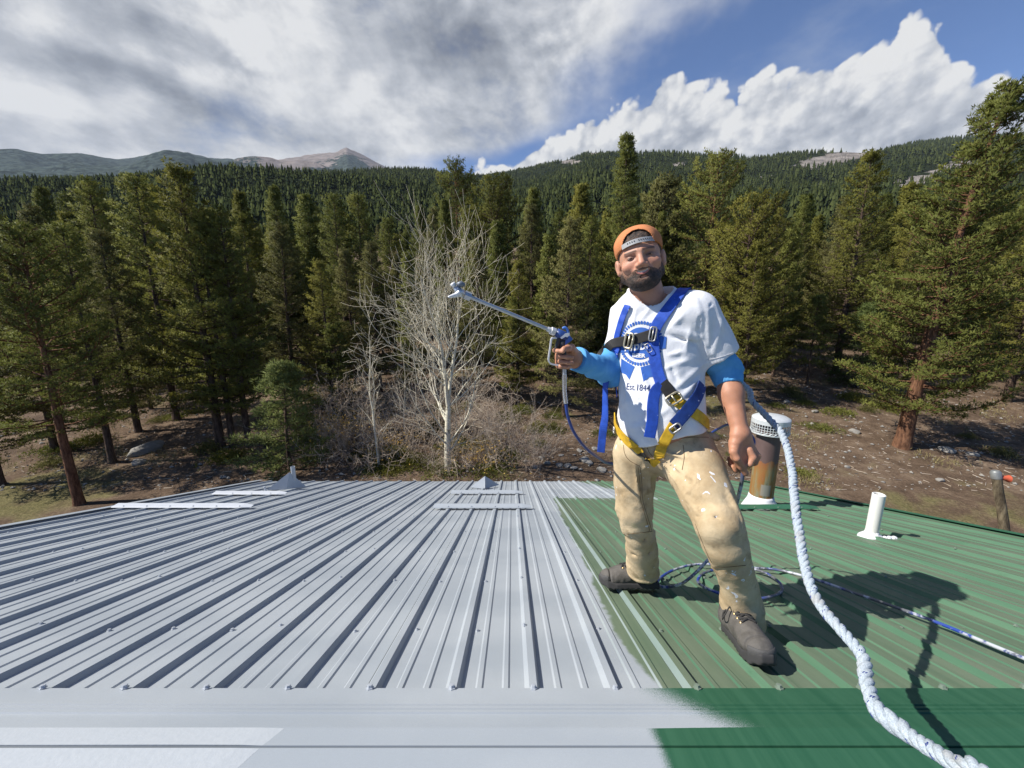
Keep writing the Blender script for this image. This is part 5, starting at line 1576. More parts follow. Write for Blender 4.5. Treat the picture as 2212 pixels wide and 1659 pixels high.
def patches(P):
    # doubled knee panels and turned hems stand a little proud
    u, v = project(P); front = P[:, 1] < np.where(u > 2620, 1.33, 1.70)
    li = np.interp(v, [1985, 2060, 2232], [2700, 2742, 2808]); ri = np.interp(v, [1985, 2060, 2232], [2900, 2915, 2938])
    a = step_(-4, 4, u - li) * step_(-4, 4, ri - u) * step_(1985, 1997, v) * step_(-3, 3, 2232 + (u - 2870) * -0.06 - v)
    b = step_(2440, 2452, u) * step_(-4, 4, np.interp(v, [1940, 2098], [2535, 2566]) - u) * step_(1930, 1960, v) * step_(-3, 3, 2099 - (u - 2520) * 0.10 - v) * (u < 2620)
    return (a + b) * front
trs_f0 = folds(trs_raw, 1.0, trs_fold)
trs_f = folds(trs_f0, -0.0042, patches)
def hem_leg(v0, C):
    u_ = C[-1] - C[-2]; u_ /= np.linalg.norm(u_)
    return plane(v0, u_ * 0.75 + n3((0, 0, -0.4)))
hR, hL = hem_leg(n3(S(2548, 2250, 1.725)), CR), hem_leg(n3(S(2938, 2449, 1.325)), CL)
def trousers(P):
    d = trs_f(P)
    left = np.linalg.norm(P - n3(J['anL']), axis=1) < np.linalg.norm(P - n3(J['anR']), axis=1)
    h_ = np.where(left, hL(P), hR(P)); h_ = np.where(P[:, 2] < hz - 0.35, h_, -1)
    d = d - 0.0030 * ((h_ > -0.016) & (np.abs(d) < 0.03))
    d = smax(d, h_, 0.003)
    return smax(d, P[:, 2] - wz - 0.05, 0.008)
V, Fq = nets(trousers, (0.32, 1.0, 4.20), (1.10, 1.96, wz + 0.09), 0.0048)
M_tr, nt, b = material('tan_canvas')
p = geo_pos(nt); n1_ = noise(nt, p, 7.0, 5, 0.65); n2_ = noise(nt, p, 34.0, 3, 0.6); n3_ = noise(nt, p, 17.0, 4, 0.55, 0.3); sp_ = noise(nt, p, 27.0, 2, 0.45, 0.5); big_ = noise(nt, p, 4.2, 2, 0.5)
cc = mixc(nt, n1_.smooth(0.30, 0.70), (0.38, 0.278, 0.158), (0.55, 0.435, 0.275))
cc = mixc(nt, n3_.smooth(0.56, 0.72) * 0.6, cc, (0.22, 0.16, 0.09))
cc = mixc(nt, n1_.smooth(0.62, 0.74) * 0.45, cc, (0.31, 0.30, 0.13))
vn = nt.nodes.new('ShaderNodeTexVoronoi'); nt.links.new(mixc(nt, 0.035, p, noise(nt, p, 30.0, 2, 0.5, col=True)), vn.inputs['Vector']); vn.inputs['Scale'].default_value = 30.0
vr, vg, vb = sep(nt, vn.outputs['Color'])
spl = (vr.smooth(0.86, 1.0) * 0.34 - E(nt, vn.outputs['Distance']) - (vg.smooth(0.2, 0.8) * 0.10)).smooth(0.0, 0.02).max((sp_ + (big_ - 0.5) * 0.30).smooth(0.735, 0.752))
cc = mixc(nt, spl * 0.92, cc, (0.66, 0.67, 0.69))
setc(nt, b, 'Base Color', cc); b.inputs['Roughness'].default_value = 0.92; b.inputs['Specular IOR Level'].default_value = 0.12
bumpn(nt, b, noise(nt, p, 380.0, 2, 0.6) * 0.3 + (noise(nt, p, 40.0, 4, 0.65, 0.4) - 0.5).f('ABSOLUTE') * -2.0 + (noise(nt, p, 15.0, 3, 0.5, 0.5) - 0.5).f('ABSOLUTE') * -1.6, 0.28, 0.006)
tro = pchild(mesh_np('trousers', V, Fq, M_tr, smooth=True)); tag(tro, 'tan canvas work trousers spattered with white paint')
both = lambda P: np.minimum(shirt(P), trousers(P))
soft = lambda P: np.minimum(shirt_raw(P) , trs_raw(P))

# ---- boots in their own frames
M_boot = simple('grey_worn_leather', (0.090, 0.082, 0.072), 0.75, 0, 0.6, 34.0, 0.6, 70.0)
M_sole2 = simple('scuffed_grey_rubber', (0.060, 0.058, 0.056), 0.75, 0, 0.5, 40.0, 0.4, 90.0)
M_sole = simple('black_rubber', (0.035, 0.034, 0.034), 0.8, 0, 0.3, 20.0)
M_lace = simple('dark_lace', (0.028, 0.026, 0.024), 0.8); M_eye = simple('brass_eyelet', (0.45, 0.33, 0.16), 0.4, 0.8)
def boot(heel, toe):
    heel = Vector((*heel, 0)); toe = Vector((*toe, 0))
    heel.z = roof_z(heel.y) + 0.024; toe.z = roof_z(toe.y) + 0.024
    fx = (toe - heel).normalized(); fz = (ROOF_N - fx * ROOF_N.dot(fx)).normalized(); fy = fz.cross(fx)
    Mx = Matrix(((fx.x, fy.x, fz.x, heel.x), (fx.y, fy.y, fz.y, heel.y), (fx.z, fy.z, fz.z, heel.z), (0, 0, 0, 1)))
    def sole(P):
        x, y, z = P.T
        w = np.interp(x, [0, 0.03, 0.09, 0.15, 0.215, 0.26, 0.295], [0.026, 0.038, 0.037, 0.042, 0.052, 0.046, 0.022])
        d = np.maximum(np.abs(y) - w, np.maximum(x - 0.298, -x))
        zb = 0.020 * np.clip((x - 0.235) / 0.06, 0, 1) ** 2
        lug = 0.004 * ((np.floor(x / 0.014) % 2) > 0) * (np.abs(y) > w - 0.020)
        top = np.interp(x, [0, 0.1, 0.22, 0.30], [0.034, 0.030, 0.032, 0.056])
        return smax(smax(d, z - top, 0.008), zb + lug - z, 0.004)
    upper0 = U([ell((0.232, 0, 0.050), (0.062, 0.050, 0.040)), cone((0.055, 0, 0.060), (0.185, 0, 0.056), 0.043, 0.044), cone((0.052, 0, 0.07), (0.050, 0, 0.120), 0.044, 0.044), cone((0.10, 0, 0.09), (0.17, 0, 0.070), 0.036, 0.032)], 0.03)
    def upf(P): return vnoise(P * np.array([34, 20, 40]), 61) + 0.6 * vnoise(P * 70, 62) + 1.5 * (np.abs(P[:, 0] - 0.245) < 0.004)
    upper1 = folds(upper0, 0.0045, upf)
    upper = lambda P: smax(upper1(P), 0.018 - P[:, 2], 0.004)
    V, Fq = nets(sole, (-0.02, -0.07, -0.01), (0.32, 0.07, 0.075), 0.0042)
    e = MB()
    V2, F2 = nets(upper, (-0.02, -0.08, 0.0), (0.32, 0.08, 0.20), 0.0042)
    bo = mesh_np('boot', V2, F2, M_boot, smooth=True); bo.data.transform(Mx); pchild(bo)
    so = mesh_np('sole', V, Fq, M_sole, smooth=True); so.data.transform(Mx); pchild(so, bo)
    cap_ = lambda P: smax(smax(upper0(P) - 0.0022, 0.236 + 9.0 * P[:, 1] ** 2 - P[:, 0], 0.003), P[:, 2] - 0.064, 0.004)
    V3, F3 = nets(lambda P: smax(cap_(P), 0.02 - P[:, 2], 0.003), (0.15, -0.08, 0.0), (0.33, 0.08, 0.11), 0.0042)
    tc_ = mesh_np('toe_cap', V3, F3, M_sole2, smooth=True); tc_.data.transform(Mx); pchild(tc_, bo)
    hl_ = lambda P: smax(smax(upper0(P) - 0.0020, P[:, 0] - 0.055 + 0.35 * (P[:, 2] - 0.03), 0.003), P[:, 2] - 0.085, 0.004)
    V3, F3 = nets(lambda P: smax(hl_(P), 0.02 - P[:, 2], 0.003), (-0.03, -0.08, 0.0), (0.12, 0.08, 0.11), 0.0042)
    hc_ = mesh_np('heel_counter', V3, F3, M_sole2, smooth=True); hc_.data.transform(Mx); pchild(hc_, bo)
    la = MB()
    for k in range(5):
        x0 = 0.185 - 0.022 * k; zt = 0.090 + 0.009 * k
        for s_ in (-1, 1):
            q = [Vector((x0, -0.026 * s_, zt - 0.004)), Vector((x0 - 0.010, 0, zt + 0.010)), Vector((x0 - 0.020, 0.026 * s_, zt + 0.004))]
            cq = catmull(q, 4); w_ = march(upper0, [(p_.x, p_.y, 0.20) for p_ in cq], [(0, 0, -1.0)] * len(cq), 0.02, 24)
            qs = [Mx @ (Vector(h_) + Vector((0, 0, 0.003))) for h_ in w_]
            la.tube(qs, 0.0040, 6)
    # loose bow
    for s_ in (-1, 1):
        q = [Vector((0.10, 0.0, 0.135)), Vector((0.12, 0.035 * s_, 0.13)), Vector((0.125, 0.062 * s_, 0.095)), Vector((0.10, 0.058 * s_, 0.075)), Vector((0.09, 0.045 * s_, 0.10)), Vector((0.10, 0.0, 0.135))]
        la.tube([Mx @ p_ for p_ in catmull(q, 6)], 0.0026, 6)
    pchild(la.build('lace', M_lace, smooth=True), bo)
    ey = MB()
    for k in range(4):
        for s_ in (-1, 1):
            w_ = march(upper0, (0.18 - 0.024 * k, 0.026 * s_, 0.2), (0, 0, -1), 0.02, 24)[0]
            ey.lathe([(0.0, 0.004), (0.005, 0.003), (0.006, -0.002)], 8, Mx @ Matrix.Translation(Vector(w_)))
    pchild(ey.build('eyelet', M_eye, smooth=True), bo)
    return bo
tag(boot((0.748, 1.735), (0.462, 1.755)), 'worn grey boot pointing left'); tag(boot((0.872, 1.340), (0.842, 1.057)), 'worn grey boot nearest the ridge')

# ------------------------------------------------------------------ skin: head, neck, arms and hands
def frame(y_dir, roll=0.0):
    y = Vector(y_dir).normalized(); x = y.cross(Vector((0, 0, 1))).normalized(); z = x.cross(y)
    # seen from the front x points to the image left; flip so x is image right
    R = Matrix(((x.x, y.x, z.x), (x.y, y.y, z.y), (x.z, y.z, z.z)))
    return R @ Matrix.Rotation(roll, 3, 'Y')
hc = J['headc']
HF = frame(Vector((-0.30, -1.0, -0.03)), math.radians(13))
HM = Matrix.Translation(hc) @ HF.to_4x4() @ Matrix.Diagonal((1.04, 1.0, 0.89, 1.0))
HS = 1.0
def lx(s_, x, y, z): return (x * s_, y, z)
face_parts = [ell((0, -0.012, 0.040), (0.079, 0.098, 0.092)), ell((0, 0.028, -0.030), (0.066, 0.066, 0.088)), ell((0, 0.052, -0.098), (0.042, 0.038, 0.030)), cone((-0.052, 0.0, -0.070), (0.052, 0.0, -0.070), 0.026, 0.026)]
f0 = U(face_parts, 0.035)
feat = []
def face(P):
    d = f0(P); Q = P.copy(); Q[:, 0] = np.abs(Q[:, 0])
    d = smin(d, ell((0.044, 0.060, -0.032), (0.026, 0.024, 0.022))(Q), 0.02)            # cheeks lifted by the smile
    d = smin(d, cone((0.006, 0.088, 0.026), (0.046, 0.073, 0.023), 0.0095, 0.008)(Q), 0.012)    # brow
    d = smax(d, -ell((0.033, 0.098, 0.003), (0.021, 0.019, 0.012))(Q), 0.010)            # eye hollow
    d = smin(d, ell((0.033, 0.0740, 0.002), (0.0150, 0.0125, 0.0095))(Q), 0.004)         # lids
    d = smin(d, cone((0, 0.090, 0.014), (0, 0.112, -0.030), 0.0080, 0.0125)(P), 0.012)   # nose
    d = smin(d, ell((0.0135, 0.100, -0.036), (0.010, 0.013, 0.009))(Q), 0.007)
    d = smin(d, ell((0, 0.086, -0.055), (0.030, 0.016, 0.014))(P), 0.014)                # upper lip mound
    d = smin(d, cone((0, 0.0975, -0.0725), (0.020, 0.090, -0.0665), 0.0060, 0.0040)(Q), 0.006)  # lower lip
    d = smax(d, -cone((0, 0.102, -0.0650), (0.028, 0.088, -0.0575), 0.0026, 0.0020)(Q), 0.004)  # mouth line, corners up
    ear = U([ell((0.0845, -0.010, -0.016), (0.010, 0.020, 0.033), Matrix.Rotation(math.radians(16), 3, 'Z') @ Matrix.Rotation(math.radians(8), 3, 'X')), ell((0.082, -0.002, -0.045), (0.009, 0.012, 0.013))], 0.008)
    de = smax(ear(Q), -ell((0.0965, -0.002, -0.012), (0.008, 0.012, 0.022))(Q), 0.004)
    return smin(d, de, 0.006)
neck_l = HM.inverted() @ J['neck']
nk = cone((0, -0.022, -0.060), n3(neck_l) + n3((0.0, -0.010, -0.03)), 0.058, 0.066)
head_sdf = lambda P: smin(face(P), nk(P), 0.025)
Vh, Fh = nets(head_sdf, (-0.16, -0.16, -0.27), (0.17, 0.15, 0.15), 0.0030)
# colour regions painted per vertex: skin, lips, stubble cheeks
def head_cols(V):
    x, y, z = V.T; ax_ = np.abs(x)
    skin = np.tile(np.array([0.50, 0.258, 0.170]), (len(V), 1))
    red = np.exp(-((ax_ - 0.045) / 0.022) ** 2 - ((z + 0.033) / 0.020) ** 2) * (y > 0.03) + np.exp(-(ax_ / 0.016) ** 2 - ((z + 0.030) / 0.018) ** 2) * (y > 0.09)
    skin = skin * (1 - 0.35 * red[:, None]) + np.array([0.50, 0.17, 0.105]) * 0.35 * red[:, None]
    lipz = z - 0.010 * (ax_ / 0.025) ** 2
    lip = np.exp(-((lipz + 0.0725) / 0.0055) ** 4) * (ax_ < 0.023) * (y > 0.075)
    skin = skin * (1 - lip[:, None]) + np.array([0.47, 0.17, 0.14]) * lip[:, None]
    teeth = np.exp(-((lipz + 0.0645) / 0.0030) ** 4) * (ax_ < 0.018) * (y > 0.075)
    skin = skin * (1 - teeth[:, None]) + np.array([0.62, 0.55, 0.48]) * teeth[:, None]
    brow = np.exp(-((z - (0.0265 - 0.10 * np.maximum(ax_ - 0.034, 0))) / 0.0050) ** 2) * (ax_ > 0.010) * (ax_ < 0.054) * (y > 0.05)
    skin = skin * (1 - 0.86 * brow[:, None]) + np.array([0.035, 0.022, 0.016]) * 0.86 * brow[:, None]
    # squinting eye slit with lashes, and brow shade painted into the sockets
    ez = z - 0.0015 - 0.004 * np.cos((ax_ - 0.033) / 0.020 * 1.5)
    sock = np.exp(-((z - 0.004) / 0.012) ** 2) * np.exp(-((ax_ - 0.033) / 0.019) ** 4) * (y > 0.05)
    skin = skin * (1 - 0.45 * sock[:, None]) + np.array([0.17, 0.070, 0.045]) * 0.45 * sock[:, None]
    slit = np.exp(-((ez + 0.003) / 0.0058) ** 2) * np.exp(-((ax_ - 0.033) / 0.0135) ** 4) * (y > 0.06)
    skin = skin * (1 - 0.80 * slit[:, None]) + np.array([0.030, 0.018, 0.014]) * 0.80 * slit[:, None]
    crow = np.exp(-((ax_ - 0.058) / 0.008) ** 2 - ((z - 0.0) / 0.014) ** 2) * (np.sin(z * 900) > 0.3) * (y > 0.02)
    skin *= (1 - 0.25 * crow[:, None])
    return skin
colh = head_cols(Vh)
Vhw = (np.array(HM.to_3x3()) @ Vh.T).T + n3(hc)
def to_world(V, Mx): return (np.array(Mx.to_3x3()) @ V.T).T + np.array(Mx.translation)

def hand(wrist, d, n, side, curls, thumb, scale=1.0, th_n=0.010):
    """capsules of a hand: d wrist->knuckles, n palm normal, side towards the thumb"""
    d = Vector(d).normalized(); n = Vector(n); n = (n - d * n.dot(d)).normalized(); l = Vector(side); l = (l - d * l.dot(d) - n * l.dot(n)).normalized()
    w = Vector(wrist); s = scale; parts = []
    for k, o_ in enumerate((0.030, 0.010, -0.010, -0.029)):
        parts.append(cone(w + l * o_ * 0.62 * s, w + d * (0.086 - 0.004 * abs(k - 1)) * s + l * o_ * s, 0.0165 * s, 0.0135 * s))
    palm = U(parts, 0.018)
    fs = []
    lens = [(0.044, 0.026, 0.021), (0.048, 0.030, 0.022), (0.044, 0.028, 0.021), (0.035, 0.021, 0.019)]
    for k, o_ in enumerate((0.030, 0.010, -0.010, -0.029)):
        p = w + d * (0.086 - 0.004 * abs(k - 1)) * s + l * o_ * s; a = 0.0; ch = []
        for q, (L, cu) in enumerate(zip(lens[k], curls[k])):
            a += cu; dr = d * math.cos(a) + n * math.sin(a) + l * (0.0)
            e = p + dr * L * s; ch.append(cone(p, e, (0.0094 - 0.0008 * q) * s, (0.0088 - 0.0008 * q) * s)); p = e
        fs.append(U(ch, 0.005))
    th = []; p = w + d * 0.022 * s + l * 0.030 * s + n * th_n * s
    for (dv, L, r0, r1) in thumb:
        dr = (d * dv[0] + n * dv[1] + l * dv[2]).normalized(); e = p + dr * L * s
        th.append(cone(p, e, r0 * s, r1 * s)); p = e
    tf = U(th, 0.008)
    def f(P):
        dd = palm(P)
        for g in fs: dd = smin(dd, g(P), 0.0028)
        return smin(dd, tf(P), 0.010)
    return f
# his left hand pinching the hose, thumb towards the camera
handL = hand(n3(J['wrL']), (0.24, -0.16, -1.0), (-0.12, 0.99, -0.1), (-0.99, -0.12, 0.0), [(0.5, 1.7, 0.9), (0.5, 1.7, 1.0), (0.6, 1.7, 1.0), (0.7, 1.7, 1.0)],
             [((0.85, -0.05, 0.20), 0.044, 0.0190, 0.0150), ((1.0, -0.05, -0.34), 0.038, 0.0140, 0.0122), ((1.0, 0.05, -0.36), 0.029, 0.0122, 0.0100)], 1.15, -0.006)
foreL = U([cone(n3(J['elL']), arm_pts(J['elL'], J['wrL'], 0.35), 0.044, 0.0430), cone(arm_pts(J['elL'], J['wrL'], 0.35), n3(J['wrL']), 0.0430, 0.0285)], 0.03)
def chain(pts, rad): return U([cone(n3(pts[i]), n3(pts[i + 1]), rad[i], rad[i + 1]) for i in range(len(pts) - 1)], 0.004)
thumbL = chain([S(2890, 1742, 1.425), S(2889, 1778, 1.395), S(2902, 1806, 1.383), S(2919, 1832, 1.388)], [0.0190, 0.0160, 0.0128, 0.0098])
indexL = chain([S(2950, 1772, 1.405), S(2966, 1802, 1.392), S(2952, 1828, 1.388), S(2932, 1834, 1.398)], [0.0140, 0.0125, 0.0110, 0.0095])
middL = chain([S(2962, 1768, 1.425), S(2982, 1796, 1.415), S(2972, 1822, 1.412), S(2950, 1830, 1.425)], [0.0140, 0.0125, 0.0110, 0.0095])
armL = lambda P: smin(smin(smin(smin(foreL(P), handL(P), 0.022), thumbL(P), 0.006), indexL(P), 0.0035), middL(P), 0.003)
Va, Fa = nets(armL, (J['wrL'].x - 0.14, J['wrL'].y - 0.16, J['wrL'].z - 0.20), (J['elL'].x + 0.14, J['elL'].y + 0.10, J['elL'].z + 0.05), 0.0036)
# his right hand round the spray-gun grip
gd = Vector((-0.86, -0.42, 0.10)).normalized()
handR = hand(n3(J['wrR']) - n3(gd) * 0.004, gd, (0.42, -0.88, 0.0), (0.05, 0, 1.0), [(0.55, 0.9, 0.6), (1.05, 1.25, 0.75), (1.15, 1.3, 0.8), (1.2, 1.3, 0.8)],
             [((0.75, 0.55, 0.35), 0.042, 0.0170, 0.0145), ((0.9, 0.55, -0.05), 0.034, 0.0135, 0.0120), ((0.95, 0.45, -0.10), 0.026, 0.0120, 0.0100)], 1.0)
foreR = cone(arm_pts(J['elR'], J['wrR'], 0.55), n3(J['wrR']), 0.036, 0.0285)
armR = lambda P: smin(foreR(P), handR(P), 0.02)
Vr, Fr = nets(armR, (0.05, 1.34, J['wrR'].z - 0.12), (0.42, 1.66, J['wrR'].z + 0.12), 0.0034)
# trunk and legs of the body inside the clothes
inner = U([torso(0.80), *[cone(C_[i], C_[i + 1], min(0.06, R_[i] * 0.6), min(0.06, R_[i + 1] * 0.6)) for C_, R_ in ((CR[:-1], RR_), (CL[:-1], RL_)) for i in range(len(C_) - 1)],
           cone(n3(J['shL']), n3(J['elL']), 0.052, 0.045), cone(n3(J['shR']), n3(J['elR']), 0.052, 0.045), cone(n3(J['elR']), n3(J['wrR']), 0.042, 0.026), cone(n3(J['chest']), n3(J['neck']), 0.05, 0.05)], 0.03)
Vi, Fi = nets(inner, (0.16, 1.15, 4.15), (1.0, 1.9, J['neck'].z + 0.05), 0.016)
base_sk = np.array([0.43, 0.205, 0.122])
def arm_cols(V, n=None): 
    k = vnoise(V * 45, 71)[:, None] * 0.18 + vnoise(V * 18, 72)[:, None] * 0.16
    return base_sk[None] * (1 + k)
VV = np.concatenate([Vhw, Va, Vr, Vi]); FF = np.concatenate([Fh, Fa + len(Vhw), Fr + len(Vhw) + len(Va), Fi + len(Vhw) + len(Va) + len(Vr)])
CC = np.concatenate([colh, arm_cols(Va), arm_cols(Vr), arm_cols(Vi)])
M_skin, nt, b = material('sunlit_skin')
ca = attr(nt, 'col', True); p = geo_pos(nt); nn = noise(nt, p, 60.0, 4, 0.6)
k = nn * 0.30 + 0.85
setc(nt, b, 'Base Color', mixc(nt, 1.0, ca, comb(nt, k, k, k), 'MULTIPLY')); b.inputs['Roughness'].default_value = 0.52
b.inputs['Subsurface Weight'].default_value = 0.12; b.inputs['Subsurface Radius'].default_value = (0.010, 0.004, 0.002); b.inputs['Subsurface Scale'].default_value = 1.0
b.inputs['Specular IOR Level'].default_value = 0.35
bumpn(nt, b, noise(nt, p, 220.0, 3, 0.6), 0.15, 0.002)
bodyo = pchild(mesh_np('body', VV, FF, M_skin, smooth=True, attrs={'col': CC}))

# ---- narrowed eyes between the lids
M_eyeb, nt, b = material('narrowed_eye')
p = objco(nt); x_, y_, z_ = sep(nt, p)
rad_ = (x_ * x_ + z_ * z_).f('SQRT')
setc(nt, b, 'Base Color', mixc(nt, rad_.smooth(0.0048, 0.0058), (0.014, 0.009, 0.007), (0.20, 0.15, 0.13))); b.inputs['Roughness'].default_value = 0.15
for sx in (-1, 1):
    e_ = MB(); vs = []; nu, nv = 16, 8
    for i in range(nv + 1):
        ph = math.pi * i / nv
        for k in range(nu):
            th = 2 * math.pi * k / nu; vs.append((0.0125 * math.cos(th) * math.sin(ph), 0.0070 * math.cos(ph), 0.0029 * math.sin(th) * math.sin(ph)))
    e_.add(vs, [(i * nu + k, i * nu + (k + 1) % nu, (i + 1) * nu + (k + 1) % nu, (i + 1) * nu + k) for i in range(nv) for k in range(nu)])
    eo = e_.build('eye', M_eyeb, smooth=True); 
    Wm = HM @ Matrix.Translation((0.0335 * sx, 0.0815, 0.0005)) @ Matrix.Rotation(math.radians(6 * sx), 4, 'Y')
    eo.parent = person; eo.matrix_parent_inverse = PINV; eo.matrix_basis = Wm

# ---- beard, hair, cap
M_hair, nt, b = material('dark_brown_hair')
p = geo_pos(nt); nn = noise(nt, p, 140.0, 3, 0.7); n2_ = noise(nt, p, 40.0, 3, 0.6)
setc(nt, b, 'Base Color', mixc(nt, (nn * 0.6 + n2_ * 0.4).smooth(0.40, 0.66), (0.014, 0.011, 0.009), (0.115, 0.066, 0.042))); b.inputs['Roughness'].default_value = 0.75
bumpn(nt, b, nn, 0.9, 0.006)
def beard(P):
    x, y, z = P.T; ax_ = np.abs(x)
    zl = np.interp(y, [-0.02, 0.015, 0.045, 0.075, 0.10], [0.012, -0.026, -0.066, -0.058, -0.048]) + vnoise(P * 110, 81) * 0.016
    th = np.interp(z, [-0.15, -0.09, -0.06, -0.02, 0.02], [0.0085, 0.0050, 0.0022, 0.0016, 0.0010])
    th = th + vnoise(P * 260, 82) * 0.0030 + vnoise(P * 90, 83) * 0.0016
    d = f0(P) 
    d = smin(d, ell((0, 0.086, -0.055), (0.030, 0.016, 0.014))(P), 0.014)
    d = smin(d, ell((0, 0.050, -0.104), (0.044, 0.038, 0.028))(P), 0.03)
    d = d - th
    d = np.maximum(d, z - zl)
    d = np.maximum(d, -0.030 - y + np.clip(z + 0.05, -1, 0) * 0.2)
    # clear the mouth and a thin patch below the lip
    m = ell((0, 0.104, -0.0665), (0.027, 0.030, 0.0092))(np.stack([x, y, z - 0.009 * (ax_ / 0.025) ** 2], 1))
    d = np.maximum(d, -m)
    lp = ell((0, 0.104, -0.086), (0.015, 0.020, 0.007))(P)
    return np.maximum(d, -lp - vnoise(P * 200, 84) * 0.006)
V, Fq = nets(beard, (-0.10, -0.06, -0.18), (0.10, 0.14, 0.03), 0.0026)
zl_ = np.interp(V[:, 1], [-0.02, 0.015, 0.045, 0.075, 0.10], [0.012, -0.026, -0.066, -0.058, -0.048])
dens_ = np.clip((zl_ - V[:, 2]) / 0.022, 0, 1) * 0.75 + 0.25 + vnoise(V * 150, 86) * 0.5
lipd = np.exp(-((V[:, 2] + 0.090) / 0.016) ** 2 - (V[:, 0] / 0.022) ** 2) * (V[:, 1] > 0.06)
dens_ = np.clip(dens_ - 0.55 * lipd, 0.0, 1.0)
bc_ = np.array([0.24, 0.125, 0.080])[None] * (1 - dens_[:, None]) + np.array([0.030, 0.020, 0.015])[None] * dens_[:, None]
M_beard, nt, b = material('trimmed_beard')
ca = attr(nt, 'col', True); p = geo_pos(nt); nn = noise(nt, p, 420.0, 2, 0.7); k = nn * 1.2 + 0.4
setc(nt, b, 'Base Color', mixc(nt, 1.0, ca, comb(nt, k, k, k), 'MULTIPLY')); b.inputs['Roughness'].default_value = 0.7
bumpn(nt, b, nn, 0.8, 0.003)
pchild(mesh_np('beard', to_world(V, HM), Fq, M_beard, smooth=True, attrs={'col': bc_}))
cran = ell((0, -0.012, 0.040), (0.079, 0.098, 0.092))
def hair(P):
    x, y, z = P.T; d = cran(P) - 0.0045 - vnoise(P * np.array([130, 60, 60]), 85) * 0.006
    line = np.interp(y, [-0.11, -0.03, 0.02, 0.05, 0.10], [-0.06, -0.035, 0.0, 0.052, 0.062])
    return np.maximum(d, line - z)
V, Fq = nets(hair, (-0.11, -0.13, -0.08), (0.11, 0.11, 0.15), 0.0035)
pchild(mesh_np('hair', to_world(V, HM), Fq, M_hair, smooth=True))
M_capc = simple('orange_cotton_cap', (0.52, 0.20, 0.085), 0.88, 0, 0.22, 22.0, 0.4, 260.0, spec=0.15)
dome = ell((0, -0.012, 0.052), (0.090, 0.109, 0.094))
def brim_line(y): return np.interp(y, [-0.12, -0.04, 0.02, 0.06, 0.11], [0.000, 0.012, 0.026, 0.046, 0.062])
def capf(P):
    x, y, z = P.T; d = dome(P) + vnoise(P * 24, 91) * 0.006
    d = np.maximum(d, -(dome(P) + 0.007))
    d = np.maximum(d, brim_line(y) - z)
    arch = np.sqrt((x / 0.054) ** 2 + ((z - 0.052) / 0.064) ** 2) - 1
    d = np.maximum(d, -np.where(y > 0, arch * 0.045, 1.0))
    # panel seams
    return d
V, Fq = nets(capf, (-0.12, -0.15, -0.03), (0.12, 0.12, 0.17), 0.0030)
capo_ = pchild(mesh_np('cap', to_world(V, HM), Fq, M_capc, smooth=True)); tag(capo_, 'orange baseball cap worn backwards')
M_strap = simple('grey_plastic_strap', (0.34, 0.335, 0.33), 0.5, 0, 0.12, 30.0)
sb_ = MB(); xs_ = np.linspace(-0.058, 0.058, 25); vs = []
for x in xs_:
    yb = 0.109 * math.sqrt(max(0.02, 1 - (x / 0.090) ** 2 - 0.02)) - 0.012
    for (dz_, dy_) in ((0.0, 0.0), (0.0, 0.0035), (0.0200, 0.0015), (0.0200, -0.002)):
        vs.append(HM @ Vector((x, yb + dy_ - dz_ * 0.12, brim_line(yb) - 0.002 + dz_)))
fs = [(i * 4 + k, i * 4 + (k + 1) % 4, (i + 1) * 4 + (k + 1) % 4, (i + 1) * 4 + k) for i in range(24) for k in range(4)] + [(3, 2, 1, 0), (96, 97, 98, 99)]
sb_.add(vs, fs); stp = pchild(sb_.build('cap_strap', M_strap), capo_)
hb = MB()
for x in np.concatenate([np.linspace(-0.050, -0.004, 7), np.linspace(0.012, 0.036, 4)]):
    yb = 0.109 * math.sqrt(max(0.02, 1 - (x / 0.090) ** 2 - 0.02)) - 0.012
    c_ = HM @ Vector((x, yb + 0.0022, brim_line(yb) + 0.010))
    hb.lathe([(0.0, 0.0012), (0.0020, 0.0010), (0.0022, -0.001)], 8, Matrix.Translation(c_) @ HF.to_4x4() @ Matrix.Rotation(math.radians(-90), 4, 'X'))
pchild(hb.build('strap_hole', simple('hole_dark', (0.02, 0.02, 0.02), 0.9)), capo_)
bill = MB(); vs = []
for i in range(15):
    a = -0.75 + 1.5 * i / 14
    for (r_, dz_) in ((0.0, 0.0), (0.062, -0.018), (0.062, -0.021), (0.0, -0.004)):
        R_ = 1.0
        vs.append(HM @ Vector((math.sin(a) * (0.090 + r_ * 0.55), -0.012 - math.cos(a) * (0.109 + r_ * (0.6 + 0.4 * math.cos(a)) ), 0.004 + dz_ - 0.012 * math.sin(a) ** 2)))
bill.add(vs, [(i * 4 + k, i * 4 + (k + 1) % 4, (i + 1) * 4 + (k + 1) % 4, (i + 1) * 4 + k) for i in range(14) for k in range(4)])
pchild(bill.build('cap_bill', M_capc, smooth=True), capo_)
